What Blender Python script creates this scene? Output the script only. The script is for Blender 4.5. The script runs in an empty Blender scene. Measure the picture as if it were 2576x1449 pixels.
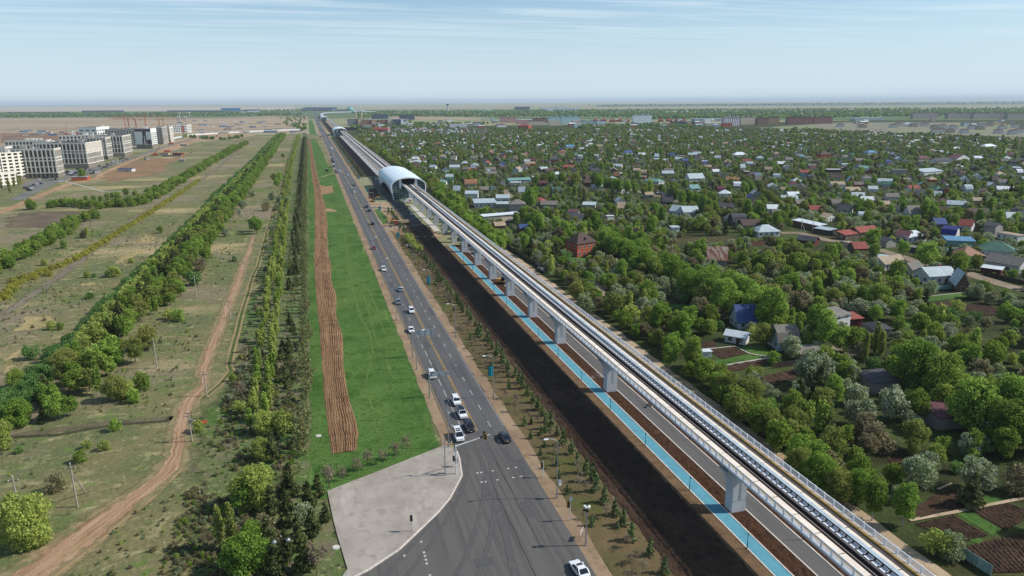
import bpy, math, random
import numpy as np
from mathutils import Vector, Matrix
R = random.Random(11)
sc = bpy.context.scene
COL = sc.collection
rad = math.radians
# ------------------------------------------------------------------ camera
H = 70.0; FOC = 1780.0; CX, CY = 1288.0, 724.5
PITCH = math.atan((CY - 254.5) / FOC); ROLL = rad(0.29); YAW = rad(15.57)
_f = Vector((math.sin(YAW) * math.cos(PITCH), math.cos(YAW) * math.cos(PITCH), -math.sin(PITCH)))
_r = Vector((math.cos(YAW), -math.sin(YAW), 0)); _u = _r.cross(_f)
CR_, SR_ = math.cos(ROLL), math.sin(ROLL)
_r, _u = CR_ * _r - SR_ * _u, SR_ * _r + CR_ * _u
cd = bpy.data.cameras.new('camera'); cam = bpy.data.objects.new('camera', cd); COL.objects.link(cam)
cd.sensor_width = 36; cd.lens = FOC / 2576 * 36; cd.clip_start = 1; cd.clip_end = 200000
m = Matrix((_r, _u, -_f)).transposed().to_4x4(); m.translation = (0, 0, H); cam.matrix_world = m
sc.camera = cam
# survey of the photograph: picture point -> point on the ground of the place
CROP = dict(F=(0, 0, 1.5528), A0=(0,350,.3882),A1=(900,350,.3882),A2=(1800,350,.3882),A3=(2600,350,.5435),B0=(0,800,.4831),B1=(900,800,.4831),
 B2=(1800,800,.4831),B3=(2700,900,.5047),C0=(0,1450,.552),C1=(1100,1450,.552),C2=(2000,1450,.552),C3=(2900,1450,.5522),D0=(1440,620,.1932),
 D1=(1150,380,.1794),D2=(0,450,.2070),D3=(400,400,.2070),D4=(1700,1500,.2070),D5=(2700,1750,.3106),D6=(3200,800,.3106),D7=(2600,780,.3244),E0=(1150,520,.1794),E1=(2500,400,.5823),G0=(900,1250,.6897))
def at(c, x, y, z=0.0):
    a, b, s = CROP[c]; x = (a + x * s) / 1.5528; y = (b + y * s) / 1.5528
    d = (x - CX) / FOC * _r - (y - CY) / FOC * _u + _f
    t = (z - H) / d.z
    return (d.x * t, d.y * t)
def px(X, Y, Z=0.0):
    v = Vector((X, Y, Z - H)); c = v.dot(_f)
    return (CX + FOC * v.dot(_r) / c, CY - FOC * v.dot(_u) / c, c)
def hat(c, x, y, yt):          # height of an upright whose foot is at (x, y) and top at row yt
    p = at(c, x, y); a, b, s = CROP[c]; Y = (b + yt * s) / 1.5528; lo, hi = 0, 69
    for _ in range(40):
        mid = (lo + hi) / 2
        if px(p[0], p[1], mid)[1] > Y: lo = mid
        else: hi = mid
    return lo
# ------------------------------------------------------------------ helpers
class MB:
    def __init__(s): s.v = []; s.f = []; s.m = []
    def add(s, vs, fs, mi=0):
        o = len(s.v); s.v += [tuple(p) for p in vs]; s.f += [tuple(i + o for i in f) for f in fs]; s.m += [mi] * len(fs); return s
    def box(s, c, d, mi=0, rz=0, top=None):
        hx, hy, hz = d[0] / 2, d[1] / 2, d[2] / 2; tx, ty = top if top else (1, 1)
        P = [(-hx,-hy,-hz),(hx,-hy,-hz),(hx,hy,-hz),(-hx,hy,-hz),(-hx*tx,-hy*ty,hz),(hx*tx,-hy*ty,hz),(hx*tx,hy*ty,hz),(-hx*tx,hy*ty,hz)]
        cs, sn = math.cos(rz), math.sin(rz)
        return s.add([(c[0] + x * cs - y * sn, c[1] + x * sn + y * cs, c[2] + z) for x, y, z in P],
                     [(0,3,2,1),(4,5,6,7),(0,1,5,4),(1,2,6,5),(2,3,7,6),(3,0,4,7)], mi)
    def span(s, x0, x1, y0, y1, z0, z1, mi=0): return s.box(((x0+x1)/2, (y0+y1)/2, (z0+z1)/2), (x1-x0, y1-y0, z1-z0), mi)
    def tube(s, p, q, r0, r1=None, n=6, mi=0):
        p, q = Vector(p), Vector(q); r1 = r0 if r1 is None else r1; d = (q - p).normalized()
        a = d.orthogonal().normalized(); b = d.cross(a)
        V = [p + r0 * (math.cos(2*math.pi*i/n) * a + math.sin(2*math.pi*i/n) * b) for i in range(n)] + \
            [q + r1 * (math.cos(2*math.pi*i/n) * a + math.sin(2*math.pi*i/n) * b) for i in range(n)]
        return s.add(V, [(i, (i+1) % n, n + (i+1) % n, n + i) for i in range(n)] + [tuple(range(n))[::-1], tuple(range(n, 2*n))], mi)
    def path(s, pts, r, n=6, mi=0):
        for a, b in zip(pts, pts[1:]): s.tube(a, b, r, r, n, mi)
        return s
    def prism(s, poly, z0, z1, mi=0):
        n = len(poly); return s.add([(x, y, z0) for x, y in poly] + [(x, y, z1) for x, y in poly],
            [(i, (i+1) % n, n + (i+1) % n, n + i) for i in range(n)] + [tuple(range(n))[::-1], tuple(range(n, 2*n))], mi)
    def lathe(s, prof, n=12, c=(0, 0, 0), mi=0):
        V = [(c[0] + r * math.cos(2*math.pi*i/n), c[1] + r * math.sin(2*math.pi*i/n), c[2] + z) for r, z in prof for i in range(n)]
        k = len(prof); return s.add(V, [(j*n+i, j*n+(i+1) % n, (j+1)*n+(i+1) % n, (j+1)*n+i) for j in range(k-1) for i in range(n)] + [tuple(range((k-1)*n, k*n))], mi)
    def ext(s, prof, x0, x1, mi=0):      # profile in (y, z) extruded along x
        n = len(prof); return s.add([(x0, y, z) for y, z in prof] + [(x1, y, z) for y, z in prof],
            [(i, (i+1) % n, n + (i+1) % n, n + i) for i in range(n)] + [tuple(range(n))[::-1], tuple(range(n, 2*n))], mi)
    def mesh(s, name, mats):
        me = bpy.data.meshes.new(name); me.from_pydata(s.v, [], s.f)
        for mm in (mats if isinstance(mats, (list, tuple)) else [mats]): me.materials.append(mm)
        if any(s.m): me.polygons.foreach_set('material_index', s.m)
        me.update(); return me
    def build(s, name, mats, parent=None): return obj(name, s.mesh(name, mats), parent)
def obj(name, me, parent=None, loc=(0, 0, 0), rz=0):
    o = bpy.data.objects.new(name, me); COL.objects.link(o); o.parent = parent; o.location = loc; o.rotation_euler = (0, 0, rz); return o
def tag(o, label=None, cat=None, group=None, kind=None):
    if label: o['label'] = label
    if cat: o['category'] = cat
    if group: o['group'] = group
    if kind: o['kind'] = kind
    return o
def thing(name, label, cat, loc=(0, 0, 0), rz=0, group=None):
    o = bpy.data.objects.new(name, None); COL.objects.link(o); o.location = loc; o.rotation_euler = (0, 0, rz); o.empty_display_size = .5
    return tag(o, label, cat, group)
def struct(o): o['kind'] = 'structure'; return o
def dup(o, loc=None, rz=None, label=None, parent=None, scale=None):
    c = o.copy(); COL.objects.link(c); c.parent = parent
    if loc is not None: c.location = loc
    if rz is not None: c.rotation_euler = (0, 0, rz)
    if scale is not None: c.scale = scale if isinstance(scale, tuple) else (scale,) * 3
    if label: c['label'] = label
    for ch in o.children: dup(ch, parent=c)
    return c
# ------------------------------------------------------------------ materials
def srgb(h):
    c = [int(h[i:i+2], 16) / 255 for i in (0, 2, 4)]; return tuple(x / 12.92 if x <= .04045 else ((x + .055) / 1.055) ** 2.4 for x in c) + (1,)
class NT:
    def __init__(s, name):
        s.m = bpy.data.materials.new(name); s.m.use_nodes = True; s.t = s.m.node_tree; s.b = s.t.nodes['Principled BSDF']
    def n(s, ty, **k):
        x = s.t.nodes.new(ty)
        for a, v in k.items():
            if a in x.inputs: x.inputs[a].default_value = v
            else: setattr(x, a, v)
        return x
    def l(s, a, b): s.t.links.new(a, b)
    def pos(s, scale=(1, 1, 1), space='world'):
        if space == 'world': g = s.n('ShaderNodeNewGeometry').outputs['Position']
        else: g = s.n('ShaderNodeTexCoord').outputs['Object']
        mp = s.n('ShaderNodeMapping'); mp.inputs['Scale'].default_value = scale; s.l(g, mp.inputs[0]); return mp.outputs[0]
    def noise(s, scale, detail=4, stretch=(1, 1, 1), rough=.6, space='world'):
        x = s.n('ShaderNodeTexNoise', Scale=scale, Detail=detail, Roughness=rough); s.l(s.pos(stretch, space), x.inputs['Vector']); return x.outputs['Fac']
    def ramp(s, fac, lo, hi):
        x = s.n('ShaderNodeMapRange'); x.inputs['From Min'].default_value = lo; x.inputs['From Max'].default_value = hi; s.l(fac, x.inputs['Value']); return x.outputs['Result']
    def mix(s, fac, a, b, blend='MIX'):
        x = s.n('ShaderNodeMix', data_type='RGBA', blend_type=blend)
        for i, v in ((0, fac), (6, a), (7, b)):
            if hasattr(v, 'links') or isinstance(v, bpy.types.NodeSocket): s.l(v, x.inputs[i])
            else: x.inputs[i].default_value = v
        return x.outputs[2]
    def out(s, colr, rough=.8, metal=0, spec=.3, bump=None):
        if isinstance(colr, bpy.types.NodeSocket): s.l(colr, s.b.inputs['Base Color'])
        else: s.b.inputs['Base Color'].default_value = colr
        s.b.inputs['Roughness'].default_value = rough; s.b.inputs['Metallic'].default_value = metal; s.b.inputs['Specular IOR Level'].default_value = spec
        if bump:
            x = s.n('ShaderNodeBump', Strength=bump[1], Distance=bump[2] if len(bump) > 2 else .1); s.l(bump[0], x.inputs['Height']); s.l(x.outputs[0], s.b.inputs['Normal'])
        return s.m
def plain(name, c, rough=.6, metal=0, spec=.4, var=.12, scale=.6, stretch=(1, 1, 1), space='world'):
    t = NT(name); c = srgb(c) if isinstance(c, str) else c
    d = tuple(x * (1 - 2 * var) for x in c[:3]) + (1,); e = tuple(min(1, x * (1 + var)) for x in c[:3]) + (1,)
    return t.out(t.mix(t.ramp(t.noise(scale, 4, stretch, space=space), .3, .7), d, e), rough, metal, spec)
def soil(name, base, layers, rough=.95, bump=.4, bscale=1.2, soft=None, streak=None):
    # layers: (colour, noise scale, lo, hi, stretch)
    t = NT(name); c = srgb(base)
    for L in layers:
        c = t.mix(t.ramp(t.noise(L[1], 5, L[4] if len(L) > 4 else (1, 1, 1)), L[2], L[3]), c, srgb(L[0]))
    if streak:
        av = t.n('ShaderNodeAttribute', attribute_name='uvw'); nn = t.n('ShaderNodeTexNoise', Scale=1.0, Detail=3); t.l(av.outputs['Vector'], nn.inputs['Vector']); c = t.mix(t.ramp(nn.outputs['Fac'], .46, .62), c, srgb(streak[0])); c = t.mix(t.ramp(nn.outputs['Fac'], .42, .3), c, srgb(streak[1]))
    if soft:
        at_ = t.n('ShaderNodeAttribute', attribute_name='edge'); ad = t.n('ShaderNodeMath', operation='ADD'); t.l(at_.outputs['Fac'], ad.inputs[0]); t.l(t.noise(soft, 6), ad.inputs[1])
        t.l(t.ramp(ad.outputs[0], .78, .98), t.b.inputs['Alpha'])
    return t.out(c, rough, 0, .1, (t.noise(bscale, 6), bump, .3))
def leafmat(name, dark, light, alt=None, trans=.46):
    t = NT(name); oi = t.n('ShaderNodeObjectInfo').outputs['Random']; isl = t.n('ShaderNodeNewGeometry').outputs['Random Per Island']
    c = t.mix(isl, srgb(dark), srgb(light))
    if alt: c = t.mix(t.ramp(oi, .45, 1.0), c, t.mix(isl, srgb(dark), srgb(alt)))
    v = t.n('ShaderNodeHueSaturation'); v.inputs['Value'].default_value = 1; v.inputs['Saturation'].default_value = .96
    mr = t.n('ShaderNodeMapRange'); mr.inputs['To Min'].default_value = .86; mr.inputs['To Max'].default_value = 1.34; t.l(oi, mr.inputs['Value']); t.l(mr.outputs[0], v.inputs['Value']); t.l(c, v.inputs['Color'])
    d = t.n('ShaderNodeBsdfDiffuse'); tr = t.n('ShaderNodeBsdfTranslucent'); mx = t.n('ShaderNodeMixShader'); mx.inputs[0].default_value = trans
    for s_ in (d, tr): t.l(v.outputs[0], s_.inputs['Color'])
    t.l(d.outputs[0], mx.inputs[1]); t.l(tr.outputs[0], mx.inputs[2]); t.l(mx.outputs[0], t.t.nodes['Material Output'].inputs['Surface']); t.t.nodes.remove(t.b)
    return t.m
def glassmat(name, c, rough=.08):
    t = NT(name); return t.out(srgb(c), rough, 0, .9)
# ------------------------------------------------------------------ light, sky, haze
SUN_AZ = Vector((8.2, -2.05, 0)).normalized(); SUN_EL = rad(41.5)
w = bpy.data.worlds.new('World'); sc.world = w; w.use_nodes = True; nt = w.node_tree; bg = nt.nodes['Background']
sky = nt.nodes.new('ShaderNodeTexSky'); sky.sky_type = 'NISHITA'; sky.sun_disc = False; sky.sun_elevation = SUN_EL
sky.sun_rotation = math.atan2(SUN_AZ.x, SUN_AZ.y); sky.air_density = 1.0; sky.dust_density = 1.2; sky.ozone_density = 1.6; sky.altitude = 300
tc = nt.nodes.new('ShaderNodeTexCoord'); sep = nt.nodes.new('ShaderNodeSeparateXYZ'); nt.links.new(tc.outputs['Generated'], sep.inputs[0])
# thin cirrus: direction projected on a flat layer overhead
mz = nt.nodes.new('ShaderNodeMath'); mz.operation = 'MAXIMUM'; mz.inputs[1].default_value = .03; nt.links.new(sep.outputs['Z'], mz.inputs[0])
dv = nt.nodes.new('ShaderNodeVectorMath'); dv.operation = 'DIVIDE'; cb = nt.nodes.new('ShaderNodeCombineXYZ')
for i in range(3): nt.links.new(mz.outputs[0], cb.inputs[i])
nt.links.new(tc.outputs['Generated'], dv.inputs[0]); nt.links.new(cb.outputs[0], dv.inputs[1])
mp = nt.nodes.new('ShaderNodeMapping'); mp.inputs['Rotation'].default_value = (0, 0, rad(22)); mp.inputs['Scale'].default_value = (.22, 1.2, 1); nt.links.new(dv.outputs[0], mp.inputs[0])
nz = nt.nodes.new('ShaderNodeTexNoise'); nz.inputs['Scale'].default_value = 1.3; nz.inputs['Detail'].default_value = 7; nz.inputs['Roughness'].default_value = .6; nz.inputs['Distortion'].default_value = .6; nt.links.new(mp.outputs[0], nz.inputs['Vector'])
mr = nt.nodes.new('ShaderNodeMapRange'); mr.inputs['From Min'].default_value = .44; mr.inputs['From Max'].default_value = .68; mr.inputs['To Max'].default_value = .8; nt.links.new(nz.outputs['Fac'], mr.inputs['Value'])
fd = nt.nodes.new('ShaderNodeMapRange'); fd.inputs['From Min'].default_value = .05; fd.inputs['From Max'].default_value = .16; nt.links.new(sep.outputs['Z'], fd.inputs['Value'])
ml = nt.nodes.new('ShaderNodeMath'); ml.operation = 'MULTIPLY'; nt.links.new(mr.outputs[0], ml.inputs[0]); nt.links.new(fd.outputs[0], ml.inputs[1])
def wmix(fac, a, b):
    x = nt.nodes.new('ShaderNodeMix'); x.data_type = 'RGBA'
    for i, v in ((0, fac), (6, a), (7, b)):
        if isinstance(v, bpy.types.NodeSocket): nt.links.new(v, x.inputs[i])
        else: x.inputs[i].default_value = v
    return x.outputs[2]
hz = nt.nodes.new('ShaderNodeMapRange'); hz.interpolation_type = 'SMOOTHSTEP'; hz.inputs['From Min'].default_value = -.02; hz.inputs['From Max'].default_value = .21; hz.inputs['To Min'].default_value = .95; hz.inputs['To Max'].default_value = 0; nt.links.new(sep.outputs['Z'], hz.inputs['Value'])
tint = nt.nodes.new('ShaderNodeMix'); tint.data_type = 'RGBA'; tint.blend_type = 'MULTIPLY'; tint.inputs[0].default_value = 1; nt.links.new(sky.outputs[0], tint.inputs[6]); tint.inputs[7].default_value = (.6, .86, 1.02, 1)
c = wmix(hz.outputs[0], tint.outputs[2], (5.5, 6.6, 7.3, 1))
c = wmix(ml.outputs[0], c, (6.6, 7.5, 7.9, 1))
nt.links.new(c, bg.inputs['Color']); bg.inputs['Strength'].default_value = .128
sl = bpy.data.lights.new('sun', 'SUN'); sl.energy = 5.0; sl.angle = rad(.5); sl.color = (1, .945, .86)
so = bpy.data.objects.new('sun', sl); COL.objects.link(so)
sd = Vector((SUN_AZ.x * math.cos(SUN_EL), SUN_AZ.y * math.cos(SUN_EL), math.sin(SUN_EL))); so.rotation_euler = sd.to_track_quat('Z', 'Y').to_euler(); so.location = sd * 300
sc.view_settings.view_transform = 'Standard'; sc.view_settings.look = 'None'; sc.view_settings.exposure = 0
sc.render.engine = 'CYCLES'; sc.cycles.use_denoising = True; sc.cycles.max_bounces = 4; sc.cycles.diffuse_bounces = 2; sc.cycles.glossy_bounces = 2; sc.cycles.transmission_bounces = 3; sc.cycles.transparent_max_bounces = 6
sc.cycles.volume_bounces = 0

# thin blue haze lying over the plain
def haze():
    t = NT('haze'); t.t.nodes.remove(t.b); o = t.t.nodes['Material Output']
    a = t.n('ShaderNodeVolumeAbsorption', Density=1 / 21000); a.inputs['Color'].default_value = (0, 0, 0, 1)
    e = t.n('ShaderNodeEmission', Strength=1 / 21000); e.inputs['Color'].default_value = (.43, .54, .665, 1)
    s = t.n('ShaderNodeAddShader'); t.l(a.outputs[0], s.inputs[0]); t.l(e.outputs[0], s.inputs[1]); t.l(s.outputs[0], o.inputs['Volume'])
    mb = MB(); mb.span(-85000, 85000, -1500, 85000, -30, 160); struct(mb.build('haze', t.m))
haze()
# ------------------------------------------------------------------ ground sheets
def jit(pts, amp, step, seed=0):
    rr = random.Random(seed); out = []
    for (x0, y0), (x1, y1) in zip(pts, pts[1:] + pts[:1]):
        L = math.hypot(x1-x0, y1-y0); k = max(1, min(60, int(L / step)))
        for i in range(k):
            t = i / k; a = amp if i else amp * .3
            out.append((x0 + (x1-x0)*t + rr.uniform(-a, a), y0 + (y1-y0)*t + rr.uniform(-a, a)))
    return out
def sheet(name, pts, z, mat, amp=0, step=6, seed=1):
    if amp: pts = jit(list(pts), amp, step, seed)
    mb = MB(); mb.add([(x, y, z) for x, y in pts], [tuple(range(len(pts)))])
    me = mb.mesh(name, mat)
    if me.polygons[0].normal.z < 0: me.flip_normals()
    return struct(obj(name, me))
def soft_sheet(name, pts, z, mat, wd=3, seed=1):
    pts = jit(list(pts), .4, 3, seed); n = len(pts); cx, cy = sum(p[0] for p in pts)/n, sum(p[1] for p in pts)/n
    inn = []
    for x, y in pts:
        d = math.hypot(x-cx, y-cy); k = max(.15, 1 - wd / d); inn.append((cx + (x-cx)*k, cy + (y-cy)*k))
    mb = MB(); mb.add([(x, y, z) for x, y in pts + inn], [(i, (i+1) % n, n + (i+1) % n, n+i) for i in range(n)] + [tuple(range(n, 2*n))])
    me = mb.mesh(name, mat); a = me.attributes.new('edge', 'FLOAT', 'POINT'); a.data.foreach_set('value', [0.1]*n + [.75]*n)
    if me.polygons[-1].normal.z < 0: me.flip_normals()
    return struct(obj(name, me))
def soft_ribbon(name, L, Rr, z, mat, wd=.35):
    n = len(L); mb = MB(); V = []; E = []
    for (a, b), (c, d) in zip(L, Rr):
        for k, e in ((-.12, .08), (wd, .75), (1 - wd, .75), (1.12, .08)): V.append((a + (c-a)*k, b + (d-b)*k, z)); E.append(e)
    mb.add(V, [(4*i+k, 4*i+k+1, 4*i+k+5, 4*i+k+4) for i in range(n-1) for k in range(3)])
    me = mb.mesh(name, mat); at_ = me.attributes.new('edge', 'FLOAT', 'POINT'); at_.data.foreach_set('value', E); uv = []; s_ = 0
    for i in range(n):
        if i: s_ += math.hypot(L[i][0]-L[i-1][0], L[i][1]-L[i-1][1])
        for k in (0, 2.4, 5.6, 8): uv += [k, s_ * .07, 0]
    me.attributes.new('uvw', 'FLOAT_VECTOR', 'POINT').data.foreach_set('vector', uv)
    if me.polygons[0].normal.z < 0: me.flip_normals()
    return struct(obj(name, me))
def strip(name, x0, x1, y0, y1, z, mat, amp=0, step=5, seed=1):
    n = max(2, int((y1 - y0) / step)); rr = random.Random(seed)
    L = [(x0 + rr.uniform(-amp, amp), y0 + (y1-y0)*i/n) for i in range(n+1)]; Rr = [(x1 + rr.uniform(-amp, amp), y0 + (y1-y0)*i/n) for i in range(n+1)]
    return ribbon(name, L, Rr, z, mat)
def ribbon(name, L, Rr, z, mat):
    n = len(L); mb = MB(); mb.add([(x, y, z) for x, y in L] + [(x, y, z) for x, y in Rr], [(i, n+i, n+i+1, i+1) for i in range(n-1)])
    me = mb.mesh(name, mat)
    if me.polygons[0].normal.z < 0: me.flip_normals()
    return struct(obj(name, me))
def rough_strip(name, x0, x1, y0, y1, z, mat, n, step, amp):
    rr = random.Random(n); V = []; m_ = int((y1 - y0) / step)
    for j in range(m_ + 1):
        y = y0 + j * step
        for i in range(n + 1):
            t = i / n; e = min(1, min(t, 1-t) * 8); x = x0 + (x1-x0) * t + (rr.uniform(-.35, .35) if i in (0, n) and amp > .2 else rr.uniform(-.1, .1)); V.append((x, y + rr.uniform(-.2, .2) * step, z + e * amp * (rr.uniform(-.1, .7) ** 2 * 1.6 + .4 * math.sin(x * 1.7 + .6 * math.sin(y * .1)) ** 2)))
    mb = MB(); mb.add(V, [(j*(n+1)+i, j*(n+1)+i+1, (j+1)*(n+1)+i+1, (j+1)*(n+1)+i) for j in range(m_) for i in range(n)]); return struct(mb.build(name, mat))
def centre(pts, wd, amp=0, seed=3, step=6):
    rr = random.Random(seed); P2 = [pts[0]]
    for a, b in zip(pts, pts[1:]):
        k = max(1, int(math.hypot(b[0]-a[0], b[1]-a[1]) / step)); P2 += [(a[0]+(b[0]-a[0])*(i+1)/k, a[1]+(b[1]-a[1])*(i+1)/k) for i in range(k)]
    L, Rr = [], []
    for i, p in enumerate(P2):
        a, b = P2[max(0, i-1)], P2[min(len(P2)-1, i+1)]; d = Vector((b[0]-a[0], b[1]-a[1])).normalized()
        l, r = wd/2 + rr.uniform(-amp, amp), wd/2 + rr.uniform(-amp, amp)
        L.append((p[0]-d.y*l, p[1]+d.x*l)); Rr.append((p[0]+d.y*r, p[1]-d.x*r))
    return L, Rr
def pts(c, *xy): return [at(c, x, y) for x, y in xy]

g_steppe = soil('steppe', '8c8468', [('6f7a55', .0016, .42, .62), ('a1917a', .0009, .5, .65, (.3, 1, 1)), ('7a7f60', .02, .45, .7)], bump=.1)
g_meadow = soil('meadow grass', '6f6a49', [('5e6342', .04, .44, .56), ('566634', .03, .54, .64), ('7b6f5c', .014, .5, .6), ('a08f6a', .018, .55, .66, (.4, 1, 1)), ('99906a', .3, .55, .7, (.6, 1, 1)), ('484f30', .42, .56, .7), ('8a8260', 1.1, .55, .7), ('434a2e', .8, .6, .72), ('5e7038', .25, .58, .66)], bump=1, bscale=1.1)
g_vill = soil('garden ground', '333a1f', [('45502a', .03, .4, .6), ('2b2a1a', .05, .5, .66), ('54492f', .022, .58, .7), ('3d5a22', .09, .6, .75), ('272a17', .9, .5, .8)], bump=.8, bscale=1.2)
g_lawn = soil('lawn', '43602a', [('526d34', .05, .4, .62), ('31501c', .12, .5, .68), ('5c6a32', .028, .56, .7, (1, .2, 1)), ('2b4517', .9, .52, .7), ('607638', 1.2, .58, .74), ('6e7c40', .35, .62, .74, (1, .08, 1))], bump=.8, bscale=2)
g_grass2 = soil('tree row grass', '565b36', [('44582a', .05, .42, .62), ('716a4c', .035, .54, .68), ('49652d', .09, .56, .7), ('3b4426', .5, .54, .7), ('6d7044', .9, .58, .74)], bump=1, bscale=1.5)
g_dirt = soil('dirt track', '8f7256', soft=.45, streak=('a58a70', '77593f'), layers=[('9d8066', .06, .45, .62), ('7a5f48', .9, .55, .75), ('77694a', .3, .62, .8)], bump=.6, bscale=2.2)
g_tan = soil('bare tan verge', '85705a', [('958068', .09, .45, .62), ('6f5c48', .3, .55, .75), ('5c5038', .8, .6, .85)], bump=.4, bscale=2)
g_sap = soil('sapling strip ground', '5a5138', [('68593f', .08, .45, .62), ('4d5229', .06, .52, .66), ('463c2b', .4, .54, .72), ('7a6a4c', .9, .6, .85)], bump=.6, bscale=2)
g_black = soil('black earth', '3a2c22', [('4a3a2f', .12, .45, .65, (1, .25, 1)), ('2a1f18', .4, .5, .7), ('5e4a3a', .07, .58, .76), ('33271f', .8, .52, .7)], bump=1, bscale=1.1)
g_brown = soil('turned brown earth', '4a3325', [('372519', .8, .45, .65), ('5d4430', .3, .6, .8)], bump=1, bscale=3)
g_field = soil('dry tan field', '9f8b72', [('877a66', .006, .42, .6, (.25, 1, 1)), ('8a7054', .004, .55, .68, (.25, 1, 1)), ('77705a', .02, .6, .78, (.3, 1, 1))], bump=.2)
g_grave = soil('pale gravel', 'a08c72', [('b09c84', .12, .45, .62), ('8a765c', .5, .55, .75), ('6c6446', .25, .62, .78)], bump=.4, bscale=2)
g_site = soil('building site soil', 'a08a70', [('8a6f54', .05, .45, .62), ('6e5743', .14, .55, .7), ('b8a894', .09, .62, .75)], bump=.6, bscale=1)
g_plot = soil('dug garden plot', '4b3a2e', [('3b2c22', .5, .45, .65), ('58453a', .2, .55, .75), ('43451f', .25, .66, .8)], bump=1, bscale=3.5)
def asphalt(name, base, streak):
    t = NT(name); c = srgb(base)
    c = t.mix(t.ramp(t.noise(.9, 5, (1, .03, 1)), .42, .66), c, srgb(streak))
    c = t.mix(t.ramp(t.noise(.06, 4), .45, .7), c, srgb('5b5855')); c = t.mix(t.ramp(t.noise(9, 3), .5, .8), c, srgb('3f3e3e'))
    return t.out(c, .85, 0, .25, (t.noise(12, 3), .15, .05))
a_road = asphalt('road asphalt', '5a595a', '474749'); a_junc = asphalt('junction asphalt', '5f5b57', '4c4a49')
a_fresh = asphalt('new dark asphalt', '38383b', '303034'); a_old = asphalt('street asphalt', '77746f', '68665f')
a_grey = asphalt('grey path asphalt', '626060', '565452')
a_blue = plain('blue path surface', '5a94a6', .9, 0, .1, .08, .5)
def paving():
    t = NT('beige block paving'); c = t.mix(t.ramp(t.noise(.14, 6), .38, .64), srgb('948c82'), srgb('a49c93')); c = t.mix(t.ramp(t.noise(.5, 6), .5, .66), c, srgb('8d857c')); c = t.mix(t.ramp(t.noise(.22, 6, (1, .3, 1)), .56, .66), c, srgb('aaa298'))
    br = t.n('ShaderNodeTexBrick', Scale=2.2); br.inputs['Color1'].default_value = (1, 1, 1, 1); br.inputs['Color2'].default_value = (.88, .87, .86, 1); br.inputs['Mortar'].default_value = (.72, .7, .68, 1); t.l(t.pos((1, 1, 1)), br.inputs['Vector'])
    return t.out(t.mix(.6, c, br.outputs['Color'], 'MULTIPLY'), .9, 0, .15)
a_pave = paving()
m_kerb = plain('pale kerb stone', 'cbc0b6', .85, 0, .2, .12, .8)
m_white = plain('white road paint', 'b3b0aa', .8, 0, .2, .2, 1.2); m_yel = plain('yellow road paint', 'a98a4c', .8, 0, .2, .2, .8)
m_conc = plain('concrete', 'a9a59e', .85, 0, .2, .1, .3); m_slab = plain('pale concrete slab', 'bdb8b0', .85, 0, .2, .12, .4)

GS = 90000
sheet('ground', [(-GS, -2000), (GS, -2000), (GS, GS), (-GS, GS)], -.06, g_steppe)
sheet('rough_meadow', [(-420, 30), (23, 30), (23, 1720), (-130, 1720), (-330, 800)], 0, g_meadow)
sheet('village_ground', [(84, 30), (400, 30), (2900, 1700), (2300, 2150), (1000, 2000), (300, 2150), (84, 2150)], 0, g_vill)
# far bands of steppe and wood seen toward the horizon
sheet('dry_field', pts('F', (-700, 300), (0, 297), (560, 296), (690, 292), (775, 294), (770, 331), (500, 337), (330, 352), (-700, 420)), .05, g_field, 4, 40)
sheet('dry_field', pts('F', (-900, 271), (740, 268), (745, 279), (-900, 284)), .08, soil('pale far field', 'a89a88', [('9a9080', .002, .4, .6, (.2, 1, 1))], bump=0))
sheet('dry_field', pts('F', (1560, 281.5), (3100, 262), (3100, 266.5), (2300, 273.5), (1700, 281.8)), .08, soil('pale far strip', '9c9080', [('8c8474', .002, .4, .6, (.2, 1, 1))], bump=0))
sheet('dry_field', pts('F', (940, 300), (1180, 300), (1240, 296), (1000, 292)), .06, g_field)
sheet('dry_field', pts('F', (1900, 322), (2576, 345), (2700, 330), (2500, 308), (2120, 308)), .05, soil('far building land', '81796a', [('6f6b62', .02, .4, .6), ('94835f', .008, .58, .7), ('727d54', .006, .48, .6)], bump=.1))
sheet('grassland', pts('F', (-900, 283), (3100, 268), (3100, 300), (2000, 303), (900, 297), (760, 300), (-900, 297)), .02, soil('far green land', '5c6b45', [('4c5d3a', .004, .4, .6, (.3, 1, 1)), ('77795c', .003, .55, .7, (.3, 1, 1))], bump=0))
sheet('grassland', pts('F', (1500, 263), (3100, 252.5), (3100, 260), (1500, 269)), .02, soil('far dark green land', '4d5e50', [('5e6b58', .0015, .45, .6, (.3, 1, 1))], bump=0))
# ---- the corridor: tree rows, ploughed strip, lawn, verge, road
m_rowg = soil('soft tree row grass', '5d6440', [('4a622e', .05, .44, .58), ('776f54', .035, .54, .64), ('52703a', .09, .56, .66), ('3c4528', .5, .54, .62), ('7c7c54', .8, .55, .63), ('6b6152', .3, .56, .62)], bump=1, bscale=1.1, soft=.12)
soft_ribbon('tree_row_grass', [(-26 + 3 * math.sin(y * .07), y) for y in range(60, 1560, 10)], [(4 if y < 118 else -1, y) for y in range(60, 1560, 10)], .02, m_rowg, .2)
strip('grass_strip', -4.5, 2, 120, 1300, .04, g_lawn, .5, 6)
sheet('lawn', [(4, 137), (4.3, 182), (4.2, 240), (4.5, 340), (6.8, 467), (6.5, 560), (5, 700), (3, 1000), (1, 1480), (12, 1480), (17.5, 850), (20, 800), (21.5, 720), (21.6, 560), (21.6, 400), (22.2, 220), (22.3, 152), (21.3, 140), (4, 128)], .05, g_lawn, .35, 5)
sheet('lawn', [(-6, 119), (-1.6, 122.6), (21.6, 134), (21.3, 140), (-4, 140)], .045, g_lawn, .3, 4)
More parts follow.
